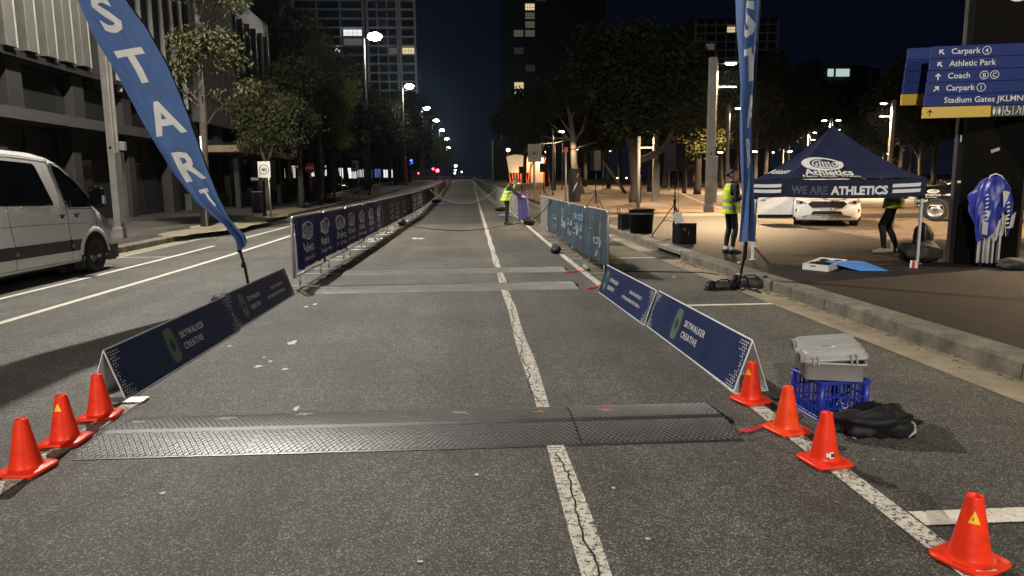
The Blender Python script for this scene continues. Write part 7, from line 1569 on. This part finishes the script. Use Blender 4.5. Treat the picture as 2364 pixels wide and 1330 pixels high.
b=MB(); b.loft([[Vector((x,s*y_,z)) for s,y_,z in ((-1,.85,.35),(-1,.9,.8),(-1,.86,1.0),(-1,.7,zz),(1,.7,zz),(1,.86,1.0),(1,.9,.8),(1,.85,.35))] for x,zz in ((-2.2,1.2),(-2.,1.7),(0,1.82),(.9,1.72),(1.3,1.1),(2.2,1.02))],0,True); b.build('body',m_blackpaint,pc); MB().box(-2.26,-2.2,-.8,-.6,.9,1.2).build('tail_lamp',m_sred,pc); MB().box(-2.26,-2.2,.6,.8,.9,1.2).build('tail_lamp',m_sred,pc)
for s in (-1.4,1.4): MB().lathe([(.001,-.95),(.32,-.95),(.33,.95),(.001,.95)],16,0,True,Matrix.Translation((s,0,.32))@Matrix.Rotation(1.57,4,'X')).build('wheel_pair',m_tyre,pc)
# blue festoon sign, signals, far lights
fs_=thing('blue_light_sign','cluster of small blue lights in the trees far left','light sign',(0,0,0)); m_bl=led('blue_led',(.03,.10,1.),7.); b=MB(); rs=random.Random(9)
for k in range(46):
    q=D(rs.gauss(940,9),rs.gauss(369,5),190); b.ell(tuple(q),(.16,.1,.16),6,4)
q=D(917,374,190); b.ell(tuple(q),(.5,.1,.3),6,4); b.build('blue_bulbs',m_bl,fs_)
def signal(label,px,py,Y,r,col=(1,.03,.04),st=22.,pole_=True):
    c=D(px,py,Y); t=thing('traffic_signal',label,'traffic light',(c.x,Y,gz(Y)),0,'red traffic lights at the end of the road'); h=c.z-gz(Y)
    MB().tube([(0,0,0),(0,0,h-.4)],.09,6).build('signal_pole',m_pole_dark,t); hd=MB().cbox(-.28,.28,-.1,.25,h-1.2,h+.6,.05).build('signal_head',m_black,t); MB().ell((0,-.14,h),(r,.08,r),14,8).build('red_lens',led('signal_red',col,st) if 'signal_red' not in bpy.data.materials else bpy.data.materials['signal_red'],hd); light(t,(0,-.6,h),260.,(1,.06,.06),.2,None); return t
signal('brightest red traffic light at the left end of the road',1010,394,172,.42); signal('smaller red traffic light left of the brightest one',1000,390,182,.26); signal('small red light low by the far left barriers',966,400,190,.18)
def farlamp(label,px,py,Y,r,col,st,h=None):
    c=D(px,py,Y); g0=gz(Y); t=thing('distant_lamp',label,'street lamp',(c.x,Y,g0),0,'distant lamps'); z=c.z-g0; MB().tube([(0,0,0),(0,0,z)],.09,6).build('lamp_pole',m_pole_dark,t); MB().ell((0,0,z),(r,r,r*.8),10,6).build('lamp_globe',led('far_led_'+('warm' if col[2]<.7 else 'cool'),col,st) if ('far_led_'+('warm' if col[2]<.7 else 'cool')) not in bpy.data.materials else bpy.data.materials['far_led_'+('warm' if col[2]<.7 else 'cool')],t); return t
for k,(px,py,Y,r,w_) in enumerate(((1052,383,420,.8,0),(1051,393,520,.7,0),(1050,400,600,.7,0),(1066,397,640,.6,0),(1173,346,130,.35,1),(1232,339,110,.22,1),(1258,352,118,.2,1),(1145,396,230,.55,1),(1145,390,230,.3,1),(1610,396,110,.18,1),(1446,411,140,.15,1),(1425,411,140,.15,1),(1432,411,141,.15,1),(1300,320,140,.2,1),(1770,348,120,.22,1),(1785,352,150,.2,1),(1930,365,150,.2,1),(1990,340,160,.22,1),(2020,325,170,.2,1),(1880,343,140,.22,1),(1795,240,240,.4,0))):
    farlamp(['first','second','third','fourth','fifth','sixth','seventh','eighth','ninth','tenth','eleventh','twelfth','thirteenth','fourteenth','fifteenth','sixteenth','seventeenth','eighteenth','nineteenth','twentieth','last'][k]+' of the tiny distant lamps, from the road end rightwards',px,py,Y,r,(1,.8,.5) if w_ else (1,.96,.86),16.)
# pavilion glowing at the end of the plaza
pav=thing('glowing_pavilion','cream and orange glowing pavilion behind the speed sign','pavilion',(D(1175,415,122).x,122,gz(122)+.15)); Lp_=D(1258,415,122).x-pav.location.x
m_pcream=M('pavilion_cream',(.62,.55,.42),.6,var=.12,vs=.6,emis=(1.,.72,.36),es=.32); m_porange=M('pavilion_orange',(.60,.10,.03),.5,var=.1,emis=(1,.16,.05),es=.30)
b=MB(); b.grid(lambda u,v:(u*Lp_*.60-.1-.45*(v-.3)*(1-u)**2,-.9*math.sin(u*math.pi)*(1-.4*v),1.7+v*(2.6+.45*math.sin(u*3.0+.3))),16,10,0,True); b.build('flared_shell',m_pcream,pav)
for k in range(8): u=k/7; b=MB(); b.bar((u*Lp_*.50+.3,-.5*math.sin(u*3.1),0),(u*Lp_*.56-.05+.1*(1-u),-.85*math.sin(u*3.1),1.7),.14,.10,0,(0,1,0)); b.build('orange_rib',m_porange,pav)
MB().box(Lp_*.62,Lp_*1.05,.8,1.,0,4.3).build('inner_wall',m_pcream,pav); MB().box(Lp_*.60,Lp_*1.1,-.6,.9,4.3,4.55).build('roof_slab',m_white,pav)
b=MB(); b.tube([(Lp_*.52,-.7,0),(Lp_*.60,-.7,2.5),(Lp_*.72,-.7,4.2),(Lp_*.95,-.7,4.3),(Lp_*1.06,-.7,3.),(Lp_*1.1,-.7,.2)],.16,6); b.build('arch_frame',m_porange,pav); MB().box(Lp_*.98,Lp_*1.1,.2,.75,0,3.6).build('orange_wall',m_porange,pav)
light(pav,(Lp_*.82,-.4,3.9),700.,(1,.55,.25),.3,None); light(pav,(Lp_*.2,-2.6,.6),450.,(1,.66,.36),.3,None)
# bench group under the trees
bc=thing('plaza_bench','dark bench with seated shapes under the plaza trees','bench',(D(1368,425,80).x,80,gz(80)+.15)); MB().cbox(-2.,2.2,-.4,.4,.42,.55,.03).build('seat',m_black,bc); MB().cbox(-1.8,-1.5,-.3,.3,0,.42,.02).build('leg',m_black,bc); MB().cbox(1.6,1.9,-.3,.3,0,.42,.02).build('leg',m_black,bc); MB().cbox(-2.,2.2,.3,.4,.6,1.0,.03).build('backrest',m_black,bc)
for k in range(4):   # orange mesh fence far across the plaza
    px_=(1442,1468,1680,1705)[k]; q=D(px_,412,118); o=MB(); 
    for j in range(6): o.box(-.9+.36*j,-.84+.36*j,-.03,.03,0,1.1)
    o.box(-.95,1.0,-.04,.04,1.05,1.12); o.box(-.95,1.0,-.04,.04,.1,.16); tag(o.build('orange_fence',m_cone,None,(q.x,118,gz(118)+.15)),['leftmost','second','third','rightmost'][k]+' of the small orange fence panels far across the plaza','fence','orange fence panels')
# ================================================================ NIGHT HAZE
HAZE=.00011
hz=bpy.data.materials.new('night_haze'); hz.use_nodes=True; t_=hz.node_tree; t_.nodes.remove(t_.nodes['Principled BSDF'])
pvn=t_.nodes.new('ShaderNodeVolumePrincipled'); pvn.inputs['Density'].default_value=HAZE; pvn.inputs['Color'].default_value=(.50,.74,1.,1); pvn.inputs['Anisotropy'].default_value=.85
t_.links.new(pvn.outputs[0],t_.nodes['Material Output'].inputs['Volume'])
hb=MB().box(-420,420,-160,760,-1.1,110).build('haze',hz,kind='stuff')
